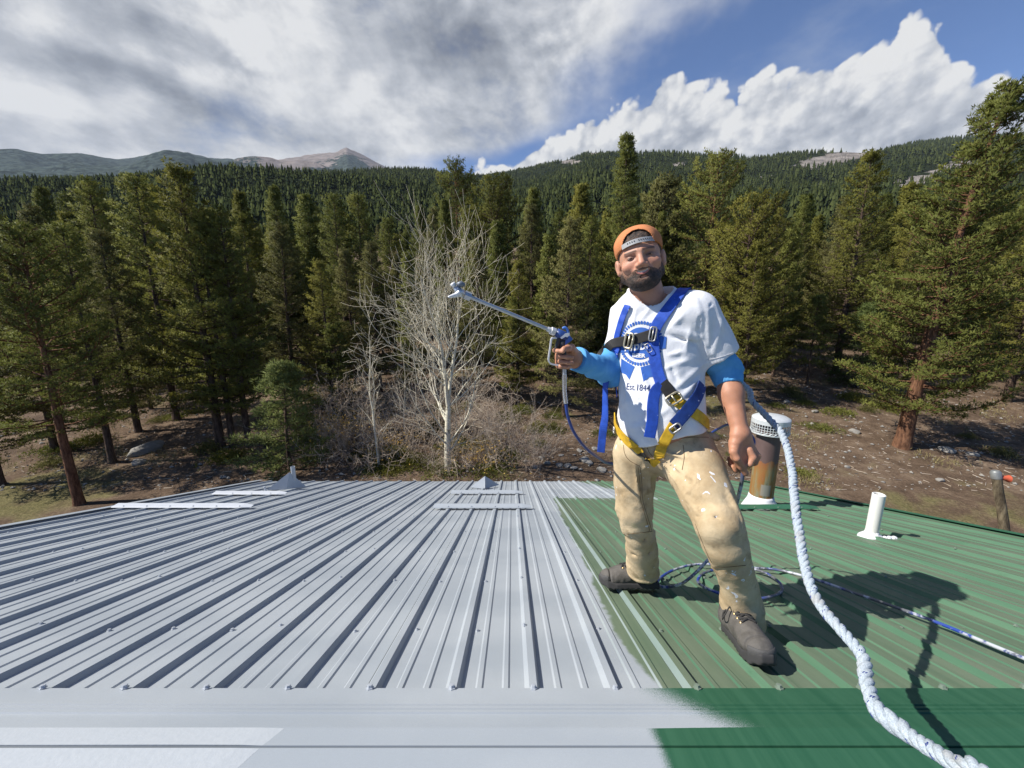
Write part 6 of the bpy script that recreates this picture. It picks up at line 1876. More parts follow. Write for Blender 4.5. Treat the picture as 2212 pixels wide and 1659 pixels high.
# ------------------------------------------------------------------ shirt print
M_ink = simple('blue_print', (0.030, 0.115, 0.42), 0.85, 0, 0.15, 60.0)
M_inkd = simple('dark_blue_lettering', (0.045, 0.060, 0.16), 0.85)
M_inkw = simple('white_print', (0.72, 0.72, 0.73), 0.85)
LC = hit(shirt_raw, [(2519, 1352)])[0]            # centre of the emblem on the chest
GP, GPA = None, None
PD = np.array(-TF) + np.array([0.18, 0.0, 0.0]); PD /= np.linalg.norm(PD)   # printing direction, out of the chest
PX = np.cross(np.array([0, 0, 1.0]), -PD); PX = -PX if PX[0] < 0 else PX; PX /= np.linalg.norm(PX); PZ = np.cross(PX, PD); PZ = PZ if PZ[2] > 0 else -PZ
def on_shirt(P2, lift):
    P2 = np.asarray(P2, float); o_ = LC + P2[:, :1] * PX + P2[:, 1:2] * PZ - PD * 0.25
    h_ = march(shirt, o_, np.tile(PD, (len(P2), 1)), steps=90)
    return h_ - PD * lift
def decal(name, verts2, faces, lift, mat, parent):
    V3 = on_shirt(verts2, lift)
    me = bpy.data.meshes.new(name); me.from_pydata([tuple(v) for v in V3], [], faces); me.update(); me.materials.append(mat)
    o = bpy.data.objects.new(name, me); COL.objects.link(o); return pchild(o, parent)
def fill(poly, cell=0.008):
    """a polygon as small clipped squares so that it can follow the cloth"""
    bm = bmesh.new(); vs = [bm.verts.new((x, y, 0)) for x, y in poly]; bm.faces.new(vs)
    xs_ = [p[0] for p in poly]; ys_ = [p[1] for p in poly]
    x = min(xs_) + cell
    while x < max(xs_): bmesh.ops.bisect_plane(bm, geom=bm.verts[:] + bm.edges[:] + bm.faces[:], plane_co=(x, 0, 0), plane_no=(1, 0, 0)); x += cell
    y = min(ys_) + cell
    while y < max(ys_): bmesh.ops.bisect_plane(bm, geom=bm.verts[:] + bm.edges[:] + bm.faces[:], plane_co=(0, y, 0), plane_no=(0, 1, 0)); y += cell
    bm.verts.ensure_lookup_table(); bm.verts.index_update()
    V2 = [(v.co.x, v.co.y) for v in bm.verts]; Fs = [tuple(v.index for v in f.verts) for f in bm.faces]; bm.free(); return V2, Fs
def merge(parts):
    V2, Fs = [], []
    for v, f in parts:
        o = len(V2); V2 += list(v); Fs += [tuple(i + o for i in q) for q in f]
    return V2, Fs
RE = 0.091
rim = []
for k in range(46):     # scalloped rim of small dark blocks
    a0 = 2 * math.pi * (k + 0.12) / 46; a1 = 2 * math.pi * (k + 0.88) / 46
    pts = [(0.84 * RE * math.cos(a0), 0.84 * RE * math.sin(a0)), (0.84 * RE * math.cos(a1), 0.84 * RE * math.sin(a1)), (0.955 * RE * math.cos(a1), 0.955 * RE * math.sin(a1)), (0.995 * RE * math.cos((a0 + a1) / 2), 0.995 * RE * math.sin((a0 + a1) / 2)), (0.955 * RE * math.cos(a0), 0.955 * RE * math.sin(a0))]
    rim.append((pts, [(0, 1, 2, 3, 4)]))
V2, Fs = merge(rim); decal('emblem_rim', V2, Fs, 0.0016, M_ink, shirt_o)
disc = [(0.70 * RE * math.cos(2 * math.pi * k / 48), 0.70 * RE * math.sin(2 * math.pi * k / 48)) for k in range(48)]
V2, Fs = fill(disc, 0.010); decal('emblem_disc', V2, Fs, 0.0016, M_ink, shirt_o)
V2, Fs = merge([fill([(-0.098, -0.047), (0.098, -0.015), (0.098, 0.030), (-0.098, -0.002)], 0.010)]); decal('emblem_banner', V2, Fs, 0.0024, M_ink, shirt_o)
tails = [fill([(-0.075, -0.068), (-0.012, -0.094), (-0.030, -0.150), (-0.048, -0.132), (-0.078, -0.128)], 0.009), fill([(0.012, -0.094), (0.085, -0.068), (0.088, -0.124), (0.050, -0.130), (0.030, -0.150)], 0.009)]
V2, Fs = merge(tails); decal('emblem_ribbon', V2, Fs, 0.0016, M_ink, shirt_o)
def text2d(s_, size, x, y, rot=0.0, bold=0.0, shear=0.0, sx=1.0):
    cu = bpy.data.curves.new('lettering', 'FONT'); cu.body = s_; cu.size = size; cu.align_x = 'CENTER'; cu.align_y = 'CENTER'; cu.offset = bold; cu.shear = shear; cu.resolution_u = 3
    o = bpy.data.objects.new('lettering', cu); COL.objects.link(o)
    dg = bpy.context.evaluated_depsgraph_get(); me = o.evaluated_get(dg).to_mesh()
    c0, s0 = math.cos(rot), math.sin(rot)
    V2 = [(x + (v.co.x * sx) * c0 - v.co.y * s0, y + v.co.x * sx * s0 + v.co.y * c0) for v in me.vertices]; Fs = [tuple(p_.vertices) for p_ in me.polygons]
    bpy.data.objects.remove(o); return V2, Fs
V2, Fs = text2d('BEER', 0.021, 0.0, -0.049, 0.05, 0.0009, 0, 1.15); decal('emblem_lettering', V2, Fs, 0.0032, M_inkw, shirt_o)
V2, Fs = text2d('Ribbon', 0.050, 0.004, -0.010, 0.16, 0.0008, 0.2); decal('emblem_lettering', V2, Fs, 0.0036, M_inkw, shirt_o)
V2, Fs = text2d('Pabst', 0.034, 0.004, 0.030, 0.12, 0.0006, 0.3); decal('emblem_lettering', V2, Fs, 0.0032, M_inkw, shirt_o)
V2, Fs = text2d('Est.1844', 0.036, 0.008, -0.176, 0.06, 0.0, 0.08, 0.80); decal('emblem_lettering', V2, Fs, 0.0020, M_inkd, shirt_o)

# ------------------------------------------------------------------ safety harness
def web(name, colr, wear=(0.62, 0.64, 0.68), amt=0.0):
    m, nt, b = material(name); p = geo_pos(nt); x, y, z = sep(nt, p)
    wv = noise(nt, p, 500.0, 1, 0.5); n1_ = noise(nt, p, 26.0, 4, 0.6); sp_ = noise(nt, p, 44.0, 2, 0.5)
    cc = mixc(nt, n1_.smooth(0.3, 0.7), tuple(c_ * 0.75 for c_ in colr), tuple(c_ * 1.2 for c_ in colr))
    cc = mixc(nt, sp_.smooth(0.72 - amt, 0.735 - amt) * 0.85, cc, wear)
    setc(nt, b, 'Base Color', cc); b.inputs['Roughness'].default_value = 0.65; b.inputs['Specular IOR Level'].default_value = 0.3
    bumpn(nt, b, wv, 0.3, 0.001); return m
M_wblue = web('blue_webbing', (0.022, 0.075, 0.40)); M_wyel = web('yellow_webbing', (0.60, 0.36, 0.025)); M_wblk = web('black_webbing', (0.020, 0.019, 0.018)); M_wnavy = web('dark_blue_webbing', (0.012, 0.038, 0.17), amt=0.02)
M_steel = simple('worn_gold_steel', (0.50, 0.44, 0.31), 0.38, 0.85, 0.2, 60.0, 0.2, 90.0)
M_stl2 = simple('dull_steel', (0.36, 0.35, 0.33), 0.4, 0.8, 0.2, 60.0)
harness = pchild(empty('safety_harness', (0, 0, 0)))
harness.matrix_parent_inverse = PINV
def hchild(o): o.parent = harness; return o
def ribbon(name, C, N, w, mat, th=0.0028):
    """C centre points, N outward normals"""
    C = [Vector(c_) for c_ in C]; m = len(C); b_ = MB(); vs = []
    for i in range(m):
        t = (C[min(i + 1, m - 1)] - C[max(i - 1, 0)]).normalized(); n = Vector(N[i]); n = (n - t * n.dot(t)).normalized(); s_ = t.cross(n)
        wi = w[i] if isinstance(w, (list, tuple)) else w
        for (a, h) in ((-0.5, 0.0), (-0.5, 1.0), (-0.42, 1.25), (0.42, 1.25), (0.5, 1.0), (0.5, 0.0)):
            vs.append(C[i] + s_ * a * wi + n * h * th)
    fs = [(i * 6 + k, i * 6 + (k + 1) % 6, (i + 1) * 6 + (k + 1) % 6, (i + 1) * 6 + k) for i in range(m - 1) for k in range(6)] + [(5, 4, 3, 2, 1, 0), tuple((m - 1) * 6 + k for k in range(6))]
    b_.add(vs, fs); return hchild(b_.build(name, mat))
def strap(name, px_, w, mat, lift=0.006, n=9, f=None):
    """a strap lying on the clothes through points seen in the photograph"""
    q = catmull([Vector((u, v, 0)) for u, v in px_], n)
    H = hit(f or both, [(p_.x, p_.y) for p_ in q])
    for _ in range(3): H[1:-1] = (H[:-2] + 2 * H[1:-1] + H[2:]) / 4
    N = gradf(f or soft, H, 0.012); d = (f or both)(H)
    H = H + N * np.clip(lift - d, 0.0, 0.03)[:, None]
    return ribbon(name, H, N, w, mat)
def strap3(name, pts, nrm, w, mat, n=8):
    q = catmull(pts, n); nn_ = catmull(nrm, n); return ribbon(name, q, nn_, w, mat)
# shoulder straps: over the shoulder and down the chest
def over_shoulder(name, px_, back, w, mat):
    q = catmull([Vector((u, v, 0)) for u, v in px_], 9); H = hit(both, [(p_.x, p_.y) for p_ in q])
    for _ in range(3): H[1:-1] = (H[:-2] + 2 * H[1:-1] + H[2:]) / 4
    # continue over the shoulder by walking on the surface towards the back
    p_ = H[0]; ext = []
    for k in range(16):
        p_ = p_ + n3(back) * 0.012; g = gradf(soft, p_[None])[0]; p_ = p_ - g * both(p_[None])[0]; ext.append(p_)
        back = (n3(back) * 0.8 + np.array([0, 0.15, -0.12]))
        back = back / np.linalg.norm(back)
    H = np.concatenate([np.array(ext[::-1]), H]); N = gradf(soft, H, 0.012); d = both(H); H = H + N * np.clip(0.006 - d, 0, 0.03)[:, None]
    return ribbon(name, H, N, w, mat)
strap('shoulder_strap', [(2698, 1134), (2672, 1168), (2630, 1220), (2592, 1272), (2572, 1312)], 0.044, M_wblue)
strap('shoulder_strap', [(2474, 1204), (2460, 1236), (2446, 1278), (2433, 1325), (2428, 1360)], 0.028, M_wblue)
strap('chest_web', [(2572, 1312), (2574, 1380), (2588, 1460), (2604, 1512)], 0.044, M_wblue)
strap('chest_web', [(2428, 1350), (2427, 1400), (2425, 1450), (2420, 1510), (2414, 1560)], 0.040, M_wblue)
strap('chest_belt', [(2388, 1374), (2420, 1354), (2455, 1345), (2490, 1340), (2530, 1330), (2574, 1316)], 0.040, M_wblk, 0.013)
# loose curling end of the chest belt
e0 = hit(both, [(2392, 1372)])[0] + np.array([0, -0.012, 0])
strap3('belt_tail', [Vector(e0), S(2374, 1386, e0[1] - 0.035), S(2358, 1410, e0[1] - 0.055), S(2348, 1436, e0[1] - 0.060)], [Vector((-0.3, -1, 0.2)), Vector((-0.55, -0.8, 0.3)), Vector((-0.75, -0.6, 0.2)), Vector((-0.85, -0.5, 0.1))], 0.036, M_wblk)
# left side: adjuster, blue and yellow leg webs
strap('adjuster_pad', [(2606, 1508), (2625, 1530), (2646, 1562)], 0.046, M_wblk, 0.008)
strap('hip_web', [(2646, 1565), (2680, 1592), (2722, 1620), (2760, 1648), (2784, 1672)], 0.042, M_wyel, 0.006)
strap('thigh_web', [(2754, 1512), (2738, 1560), (2705, 1610), (2672, 1650), (2652, 1672)], 0.048, M_wnavy, 0.012)
strap('thigh_web', [(2654, 1668), (2632, 1705), (2608, 1750), (2592, 1800)], 0.040, M_wyel, 0.010)
strap('thigh_web', [(2428, 1640), (2432, 1668), (2444, 1698), (2480, 1738), (2530, 1778), (2562, 1806), (2590, 1824)], 0.040, M_wyel, 0.009)
strap('keeper', [(2526, 1775), (2545, 1792), (2560, 1806)], 0.046, M_wblk, 0.013)
# free end hanging down the belly
hb0 = hit(both, [(2590, 1512)])[0]
hp = [hit(both, [p_])[0] + np.array([0, -o_, 0]) for p_, o_ in (((2600, 1514), .010), ((2574, 1540), .016), ((2564, 1590), .018), ((2560, 1650), .024))]
hp.append(np.array(S(2557, 1722, hp[-1][1] - 0.006)))
strap3('hanging_web', [Vector(p_) for p_ in hp], [Vector((-0.1, -1, 0.1))] * 5, [0.044] * 40 if False else 0.044, M_wblue)
# loop and free end at his right side
sp0 = hit(both, [(2424, 1478)])[0]
strap3('side_loop', [Vector(sp0) + Vector((0, -0.012, 0)), S(2400, 1482, sp0[1] - 0.03), S(2386, 1510, sp0[1] - 0.035), S(2384, 1570, sp0[1] - 0.02), S(2383, 1640, sp0[1] - 0.01), S(2374, 1700, sp0[1]), S(2366, 1780, sp0[1])],
       [Vector((-0.2, -0.6, 1)), Vector((-0.8, -0.6, 0.6)), Vector((-0.9, -0.4, 0)), Vector((-0.9, -0.5, 0)), Vector((-0.8, -0.7, 0)), Vector((-0.4, -1, 0)), Vector((-0.2, -1, 0))], 0.034, M_wblue)
strap('adjuster_pad', [(2430, 1484), (2424, 1510), (2416, 1545)], 0.034, M_wblk, 0.010)
# buckles
def ring(name, u, v, w, h, rot, mat, r=0.0045, lift=0.022, f=None, bars=(0.0,)):
    c_ = hit(f or both, [(u, v)])[0]; n = gradf(soft, c_[None], 0.02)[0]; c_ = Vector(c_) + Vector(n) * lift; n = Vector(n)
    x = Vector((0, 0, 1)).cross(n).normalized(); x = -x if x.x < 0 else x; y = n.cross(x); y = y if y.z > 0 else -y
    x, y = x * math.cos(rot) + y * math.sin(rot), y * math.cos(rot) - x * math.sin(rot)
    b_ = MB(); q = []
    for k in range(28):
        a = 2 * math.pi * k / 28; ca_, sa = math.cos(a), math.sin(a); e = 0.45
        q.append(c_ + x * (w / 2) * math.copysign(abs(ca_) ** e, ca_) + y * (h / 2) * math.copysign(abs(sa) ** e, sa))
    b_.tube(q + [q[0], q[1]], r, 8)
    for bx_ in bars: b_.tube([c_ + x * w * bx_ + y * h * 0.46, c_ + x * w * bx_ - y * h * 0.46], r * 0.8, 8)
    return hchild(b_.build(name, mat, smooth=True))
ring('buckle', 2487, 1343, 0.034, 0.060, -0.12, M_steel, 0.0048, 0.024)
ring('buckle', 2571, 1318, 0.024, 0.056, -0.1, M_stl2, 0.0034, 0.018)
ring('buckle', 2650, 1572, 0.056, 0.036, 0.62, M_steel, 0.0045, 0.018)
ring('buckle', 2655, 1682, 0.042, 0.024, 0.7, M_stl2, 0.0040, 0.020)
ring('buckle', 2430, 1352, 0.040, 0.018, 0.1, M_wblk, 0.0030, 0.012)
ring('buckle', 2432, 1692, 0.038, 0.020, -0.7, M_stl2, 0.0035, 0.016)
ring('buckle', 2414, 1522, 0.032, 0.020, 0.3, M_steel, 0.0030, 0.018)
ring('lanyard_ring', 2555, 1372, 0.020, 0.036, 0.6, M_stl2, 0.0016, 0.020, bars=())
ring('lanyard_ring', 2420, 1408, 0.026, 0.032, 0.0, M_wblk, 0.0018, 0.016, bars=())
# stitched patch on the thigh web and dorsal pad behind
dp = MB(); dpc = Vector(J['chest']) - TF * 0.15 + Vector((0, 0, 0.02)); dp.box(dpc, (0.05, 0.012, 0.06), Matrix(((TR.x, TF.x, 0), (TR.y, TF.y, 0), (0, 0, 1)))); hchild(dp.build('dorsal_pad', M_wblk, bevel=0.008))
for u_ in (-1, 1):
    a_ = dpc + TR * 0.03 * u_; b_ = (J['shR'] if u_ < 0 else J['shL']) + Vector((-0.05 * u_, 0.075, 0.03)); 
    strap3('back_web', [a_, (a_ + b_) / 2 - TF * 0.02, b_], [-TF, -TF, Vector((0, 0.5, 1))], 0.042, M_wblue)

# stitched seams
M_seam = simple('brown_stitching', (0.16, 0.105, 0.05), 0.9)
def seam(px_, mat=M_seam, r_=0.0013, f=None, par=None):
    q = catmull([Vector((u, v, 0)) for u, v in px_], 10); H = hit(f or trousers, [(p_.x, p_.y) for p_ in q]); N = gradf(f or trousers, H)
    b_ = MB(); b_.tube([Vector(h_ + n_ * 0.0004) for h_, n_ in zip(H, N)], r_, 5); return pchild(b_.build('seam', mat, smooth=True), par or tro)
for px_ in ([(2521, 1840), (2527, 1900), (2530, 1965), (2548, 2030), (2567, 2092)], [(2513, 1840), (2519, 1900), (2522, 1965), (2540, 2030), (2559, 2092)], [(2738, 2062), (2760, 2120), (2785, 2180), (2802, 2214)], [(2455, 1752), (2460, 1785), (2478, 1812), (2520, 1836)], [(2618, 1744), (2665, 1730), (2720, 1722), (2790, 1722)],
            [(2690, 1752), (2694, 1800), (2686, 1850)], [(2544, 1740), (2556, 1780), (2580, 1806)], [(2468, 2103), (2520, 2098), (2568, 2092)], [(2810, 2236), (2870, 2232), (2936, 2226)]): seam(px_)
seam([(2782, 1417), (2830, 1408), (2890, 1388)], simple('white_stitching', (0.5, 0.5, 0.52), 0.9), 0.0011, shirt, shirt_o)

# trouser details: tool loop and hammer pocket rolled edge
tl = MB(); c0 = hit(trs_raw, [(2818, 1708)])[0]
tl.tube([Vector(c0) + Vector((-0.02, -0.01, 0.008)), Vector(c0) + Vector((0.004, -0.016, 0.004)), Vector(c0) + Vector((0.022, -0.012, -0.004))], [0.014, 0.015, 0.014], 12)
pchild(tl.build('pocket_roll', M_tr, smooth=True), tro)

# ------------------------------------------------------------------ airless spray gun with its pole
gun = empty('spray_gun', S(2216, 1395, 1.475)); tag(gun, 'silver and blue airless spray gun with long pole tip held in his hand', 'spray gun')
GINV = Matrix.Translation(gun.location).inverted()
def gchild(o, parent=None): o.parent = parent or gun; o.matrix_parent_inverse = GINV if parent is None else Matrix.Identity(4); return o
M_gs = simple('paint_specked_steel', (0.46, 0.47, 0.48), 0.35, 0.75, 0.25, 50.0); M_gb = simple('blue_gun_plastic', (0.020, 0.055, 0.20), 0.4, 0, 0.2, 40.0); M_gk = simple('black_gun_grip', (0.022, 0.022, 0.024), 0.5); M_gw = simple('white_cast_metal', (0.66, 0.66, 0.66), 0.45, 0.2)
GY = 1.47
def G(u, v, dy=0.0): return S(u, v, GY + dy)
top0, tipP = G(2205, 1318), S(1834, 1162, 1.37)
hz_ = MB(); hz_.tube([G(2216, 1330), G(2213, 1370), G(2218, 1405), G(2221, 1440)], [0.017, 0.016, 0.0125, 0.0105], 14); gchild(hz_.build('grip', M_gk, smooth=True))
hd = MB(); hd.tube([G(2190, 1307), G(2206, 1318), G(2222, 1326), G(2240, 1333)], [0.016, 0.019, 0.020, 0.012], 14); gchild(hd.build('gun_head', M_gb, smooth=True))
pl = MB()
pts = [(2206, 1330), (2222, 1316), (2226, 1312), (2242, 1310), (2243, 1320), (2234, 1328), (2226, 1326), (2212, 1335)]
n = len(pts); fr_ = [G(u, v, -0.021) for u, v in pts]; bk_ = [G(u, v, -0.015) for u, v in pts]
pl.add(fr_ + bk_, [tuple(range(n)), tuple(range(2 * n - 1, n - 1, -1))] + [(k, n + k, n + (k + 1) % n, (k + 1) % n) for k in range(n)]); gchild(pl.build('side_plate', M_gw))
hk = MB(); hk.tube(catmull([G(2238, 1316), G(2233, 1298), G(2224, 1290), G(2215, 1294)], 6), 0.0055, 10); gchild(hk.build('hook', simple('blue_hook', (0.06, 0.17, 0.50), 0.45), smooth=True))
tb = MB(); pts = [(2243, 1322), (2255, 1334), (2252, 1340), (2226, 1360), (2210, 1362), (2216, 1336)]
n = len(pts); fr_ = [G(u, v, -0.014) for u, v in pts]; bk_ = [G(u, v, 0.010) for u, v in pts]
tb.add(fr_ + bk_, [tuple(range(n)), tuple(range(2 * n - 1, n - 1, -1))] + [(k, n + k, n + (k + 1) % n, (k + 1) % n) for k in range(n)]); gchild(tb.build('trigger_housing', simple('bright_blue_plastic', (0.035, 0.11, 0.40), 0.4), bevel=0.002))
tg = MB(); tg.tube(catmull([G(2203, 1330, -0.006), G(2196, 1355, -0.006), G(2190, 1380, -0.006)], 5), [0.009] * 11, 10); gchild(tg.build('trigger', M_gk, smooth=True))
gr = MB(); q = catmull([G(2196, 1331), G(2178, 1331), G(2171, 1336), G(2166, 1370), G(2160, 1410), G(2162, 1424), G(2172, 1433), G(2200, 1437), G(2216, 1436)], 6)
ribs_ = []
b_ = MB(); vs = []
for i, p_ in enumerate(q):
    t = (q[min(i + 1, len(q) - 1)] - q[max(i - 1, 0)]).normalized(); s1 = Vector((0, 1, 0)); s2 = t.cross(s1).normalized()
    for a, c_ in ((-1, -1), (1, -1), (1, 1), (-1, 1)): vs.append(p_ + s1 * 0.008 * a + s2 * 0.0028 * c_)
b_.add(vs, [(i * 4 + k, i * 4 + (k + 1) % 4, (i + 1) * 4 + (k + 1) % 4, (i + 1) * 4 + k) for i in range(len(q) - 1) for k in range(4)]); gchild(b_.build('trigger_guard', M_gw))
fit = MB()
fit.tube([G(2221, 1436), G(2221, 1440), G(2222, 1452), G(2222, 1453)], [0.0085, 0.0110, 0.0110, 0.0085], 6); fit.tube([G(2222, 1453), G(2222, 1478)], 0.0078, 12); gchild(fit.build('swivel', M_gs, smooth=True, auto=40))
pole = MB(); a_, b__ = G(2196, 1312), tipP; pole.tube([a_, b__], 0.0068, 14); gchild(pole.build('extension_pole', M_gs, smooth=True, auto=40))
nut = MB(); u_ = (b__ - a_).normalized()
nut.tube([a_ - u_ * 0.004, a_ + u_ * 0.012, a_ + u_ * 0.013, a_ + u_ * 0.030, a_ + u_ * 0.031, a_ + u_ * 0.046], [0.013, 0.013, 0.015, 0.015, 0.011, 0.009], 6); gchild(nut.build('pole_nut', M_gw))
th = MB(); th.tube([b__ - u_ * 0.020, b__ - u_ * 0.018, b__ + u_ * 0.004, b__ + u_ * 0.006, b__ + u_ * 0.03], [0.010, 0.015, 0.015, 0.011, 0.011], 8); gchild(th.build('swivel_nut', M_gs, smooth=True, auto=35))
tp_ = MB(); c0 = S(1806, 1150, 1.36)
tp_.tube([S(1830, 1160, 1.368), c0, S(1795, 1128, 1.355)], [0.013, 0.016, 0.011], 12); gchild(tp_.build('tip_body', M_gs, smooth=True))
gd_ = MB(); gd_.tube(catmull([S(1812, 1150, 1.352), S(1798, 1160, 1.35), S(1782, 1165, 1.345), S(1764, 1170, 1.34)], 5), [0.011, .011, .010, .010, .009, .009, .008, .008, .007, .007, .006, .006, .005, .005, .004, .003], 10); gchild(gd_.build('tip_guard', M_gw, smooth=True))
for (u0, v0, u1, v1, rr) in ((1790, 1128, 1781, 1115, 0.0095),):
    w_ = MB(); w_.tube([S(u0, v0, 1.354), S(u1, v1, 1.350)], [0.008, rr], 12); gchild(w_.build('tip_wing', M_gw, smooth=True))
w_ = MB(); w_.tube([S(1800, 1122, 1.354), S(1815, 1118, 1.352), S(1830, 1122, 1.352)], [0.008, 0.011, 0.006], 10); gchild(w_.build('tip_key', simple('dark_tip_key', (0.16, 0.18, 0.21), 0.5, 0.3), smooth=True))

# ------------------------------------------------------------------ hose
def hose_material(name, colr):
    m, nt, b = material(name); p = geo_pos(nt)
    n1_ = noise(nt, p, 9.0, 5, 0.7); n2_ = noise(nt, p, 60.0, 3, 0.6)
    gm = noise(nt, p, 5.0, 3, 0.6)
    colr = mixc(nt, gm.smooth(0.42, 0.55), (0.10, 0.105, 0.115), colr)
    cc = mixc(nt, (n1_ + (n2_ - 0.5) * 0.45).smooth(0.49, 0.60), colr, (0.42, 0.44, 0.48)); setc(nt, b, 'Base Color', cc); b.inputs['Roughness'].default_value = 0.4; return m
M_hose = hose_material('paint_blotched_blue_hose', (0.022, 0.055, 0.28)); M_hosec, nt, b = material('clean_blue_hose')
b.inputs['Base Color'].default_value = (0.018, 0.045, 0.20, 1); b.inputs['Roughness'].default_value = 0.35
wh = empty('paint_hose', S(2222, 1478, GY)); tag(wh, 'blue paint hose with a silver sleeve hanging from the gun and curving behind the man', 'hose')
def wchild(o): o.parent = wh; o.matrix_parent_inverse = Matrix.Translation(wh.location).inverted(); return o
sv = MB(); q = catmull([G(2222, 1472), G(2222, 1500), G(2223, 1545), G(2228, 1588)], 24); sv.tube(q, [0.0082 if i % 2 else 0.0094 for i in range(len(q))], 12); wchild(sv.build('spring_guard', simple('bright_spring', (0.62, 0.64, 0.66), 0.25, 0.9, 0.15, 80.0), smooth=True))
hs = MB(); q = catmull([G(2227, 1580), G(2236, 1640), S(2262, 1705, 1.49), S(2305, 1762, 1.54), S(2356, 1802, 1.62), S(2405, 1826, 1.78), S(2520, 1830, 1.95), S(2680, 1780, 1.98), S(2790, 1712, 1.93), S(2830, 1688, 1.86), S(2872, 1672, 1.72), S(2930, 1688, 1.62), S(2968, 1735, 1.54), S(2950, 1790, 1.47)], 10)
hs.tube(q, 0.0062, 12); wchild(hs.build('hose_line', M_hosec, smooth=True))
RL = 0.024
def R_(u, v, h=0.0075): return on_roof(u * K, v * K, RL + h)
h2 = empty('paint_hose', R_(2700, 2330)); tag(h2, 'paint-blotched blue hose from his left hand, coiled at his boots and running right', 'hose')
hp_ = [S(2930, 1815, 1.415), S(2926, 1850, 1.402), S(2920, 1900, 1.405), S(2906, 1960, 1.43), S(2893, 2010, 1.50), S(2880, 2080, 1.60), S(2860, 2150, 1.60)]
hp_ += [S(2788, 2205, 1.62), S(2745, 2250, 1.62), S(2690, 2295, 1.63), R_(2640, 2310, 0.02), R_(2600, 2308), R_(2592, 2286), R_(2640, 2250), R_(2720, 2225), R_(2800, 2222), R_(2900, 2230), R_(3000, 2250), R_(3065, 2290), R_(3078, 2325), R_(3040, 2348), R_(2980, 2358), R_(2900, 2352),
        R_(2830, 2335), R_(2770, 2310), R_(2748, 2285), R_(2775, 2255), R_(2850, 2238), R_(2940, 2236, 0.012), R_(3060, 2244), R_(3200, 2278), R_(3350, 2330), R_(3510, 2385), R_(3700, 2455), R_(3880, 2530), R_(4032, 2592), R_(4250, 2680), R_(4600, 2800)]
hs = MB(); hs.tube(catmull(hp_, 8), 0.0070, 12); o = hs.build('hose_line', M_hose, smooth=True); o.parent = h2; o.matrix_parent_inverse = Matrix.Translation(h2.location).inverted()

# ------------------------------------------------------------------ thick twisted safety rope
rp = [n3(dpc) + n3(-TF) * 0.03, (0.80, 1.83, 5.42), S(2925, 1515, 1.72), S(2962, 1580, 1.66), S(3020, 1640, 1.58), S(3080, 1712, 1.48), S(3115, 1830, 1.34), S(3128, 1960, 1.19), S(3150, 2120, 1.07), S(3180, 2270, 0.97), S(3235, 2390, 0.88),
      S(3330, 2500, 0.79), S(3398, 2590, 0.735), S(3412, 2680, 0.685), S(3450, 2790, 0.625), S(3545, 2868, 0.585), S(3640, 2935, 0.54), S(3760, 3010, 0.49), S(3900, 3090, 0.44), (0.62, 0.30, 4.86), (0.72, 0.10, 4.70), (0.85, -0.15, 4.50)]
cl = catmull([Vector(p_) for p_ in rp], 26)
# resample evenly
dd = [0.0]
for a_, b_ in zip(cl[:-1], cl[1:]): dd.append(dd[-1] + (b_ - a_).length)
tot = dd[-1]; N_ = int(tot / 0.0035); ss = np.linspace(0, tot, N_); arr = np.array([tuple(p_) for p_ in cl]); C_ = np.stack([np.interp(ss, dd, arr[:, k]) for k in range(3)], 1)
T_ = np.gradient(C_, axis=0); T_ /= np.linalg.norm(T_, axis=1, keepdims=True)
A_ = np.zeros_like(T_); a_ = np.cross(T_[0], [0, 0, 1.0]); a_ /= np.linalg.norm(a_)
for i in range(N_):
    a_ = a_ - T_[i] * (a_ @ T_[i]); a_ /= np.linalg.norm(a_); A_[i] = a_
B_ = np.cross(T_, A_)
RO = 0.0124
M_rope, nt, b = material('white_rope'); p = geo_pos(nt); nn = noise(nt, p, 300.0, 2, 0.7); ds = noise(nt, p, 22.0, 3, 0.6)
cc = mixc(nt, nn.smooth(0.3, 0.7), (0.27, 0.32, 0.36), (0.43, 0.48, 0.52)); cc = mixc(nt, ds.smooth(0.50, 0.70) * 0.5, cc, (0.30, 0.28, 0.25)); setc(nt, b, 'Base Color', cc); b.inputs['Roughness'].default_value = 0.85; bumpn(nt, b, nn, 0.8, 0.002)
rope = empty('safety_rope', tuple(C_[0])); tag(rope, 'thick white twisted safety rope running from his back towards the camera', 'rope')
pit = 0.062; knot = int(N_ * 0.0)
idk = np.argmin(np.linalg.norm(C_ - n3(S(3510, 2848, 0.60)), axis=1))
bul = 1.0 + 0.38 * np.exp(-((ss - ss[idk]) / 0.026) ** 2)
for k in range(3):
    wob_ = 0.35 * np.sin(ss * 23.0 + 1.3) + 0.25 * np.sin(ss * 51.0)
    ph = 2 * math.pi * ss / pit + wob_ + 2 * math.pi * k / 3
    P_ = C_ + (A_ * np.cos(ph)[:, None] + B_ * np.sin(ph)[:, None]) * (RO * 0.54 * bul)[:, None]
    m_ = MB(); st_ = 2; m_.tube([Vector(q_) for q_ in P_[::st_]], [float(RO * 0.60 * (1 + 0.06 * math.sin(i * 2.1) + 0.07 * math.sin(i * 0.37 + k * 2) + 0.05 * math.sin(i * 0.91 + k)) * bul[i * st_]) for i in range(len(P_[::st_]))], 8); o = m_.build('strand', M_rope, smooth=True); o.parent = rope; o.matrix_parent_inverse = Matrix.Translation(rope.location).inverted()
tr_ = MB(); ph = 2 * math.pi * ss / pit + wob_
for off in (-0.16, 0.16):
    P_ = C_ + (A_ * np.cos(ph + off)[:, None] + B_ * np.sin(ph + off)[:, None]) * (RO * 1.075 * bul)[:, None]; tr_.tube([Vector(q_) for q_ in P_[::3]], 0.0011, 5)
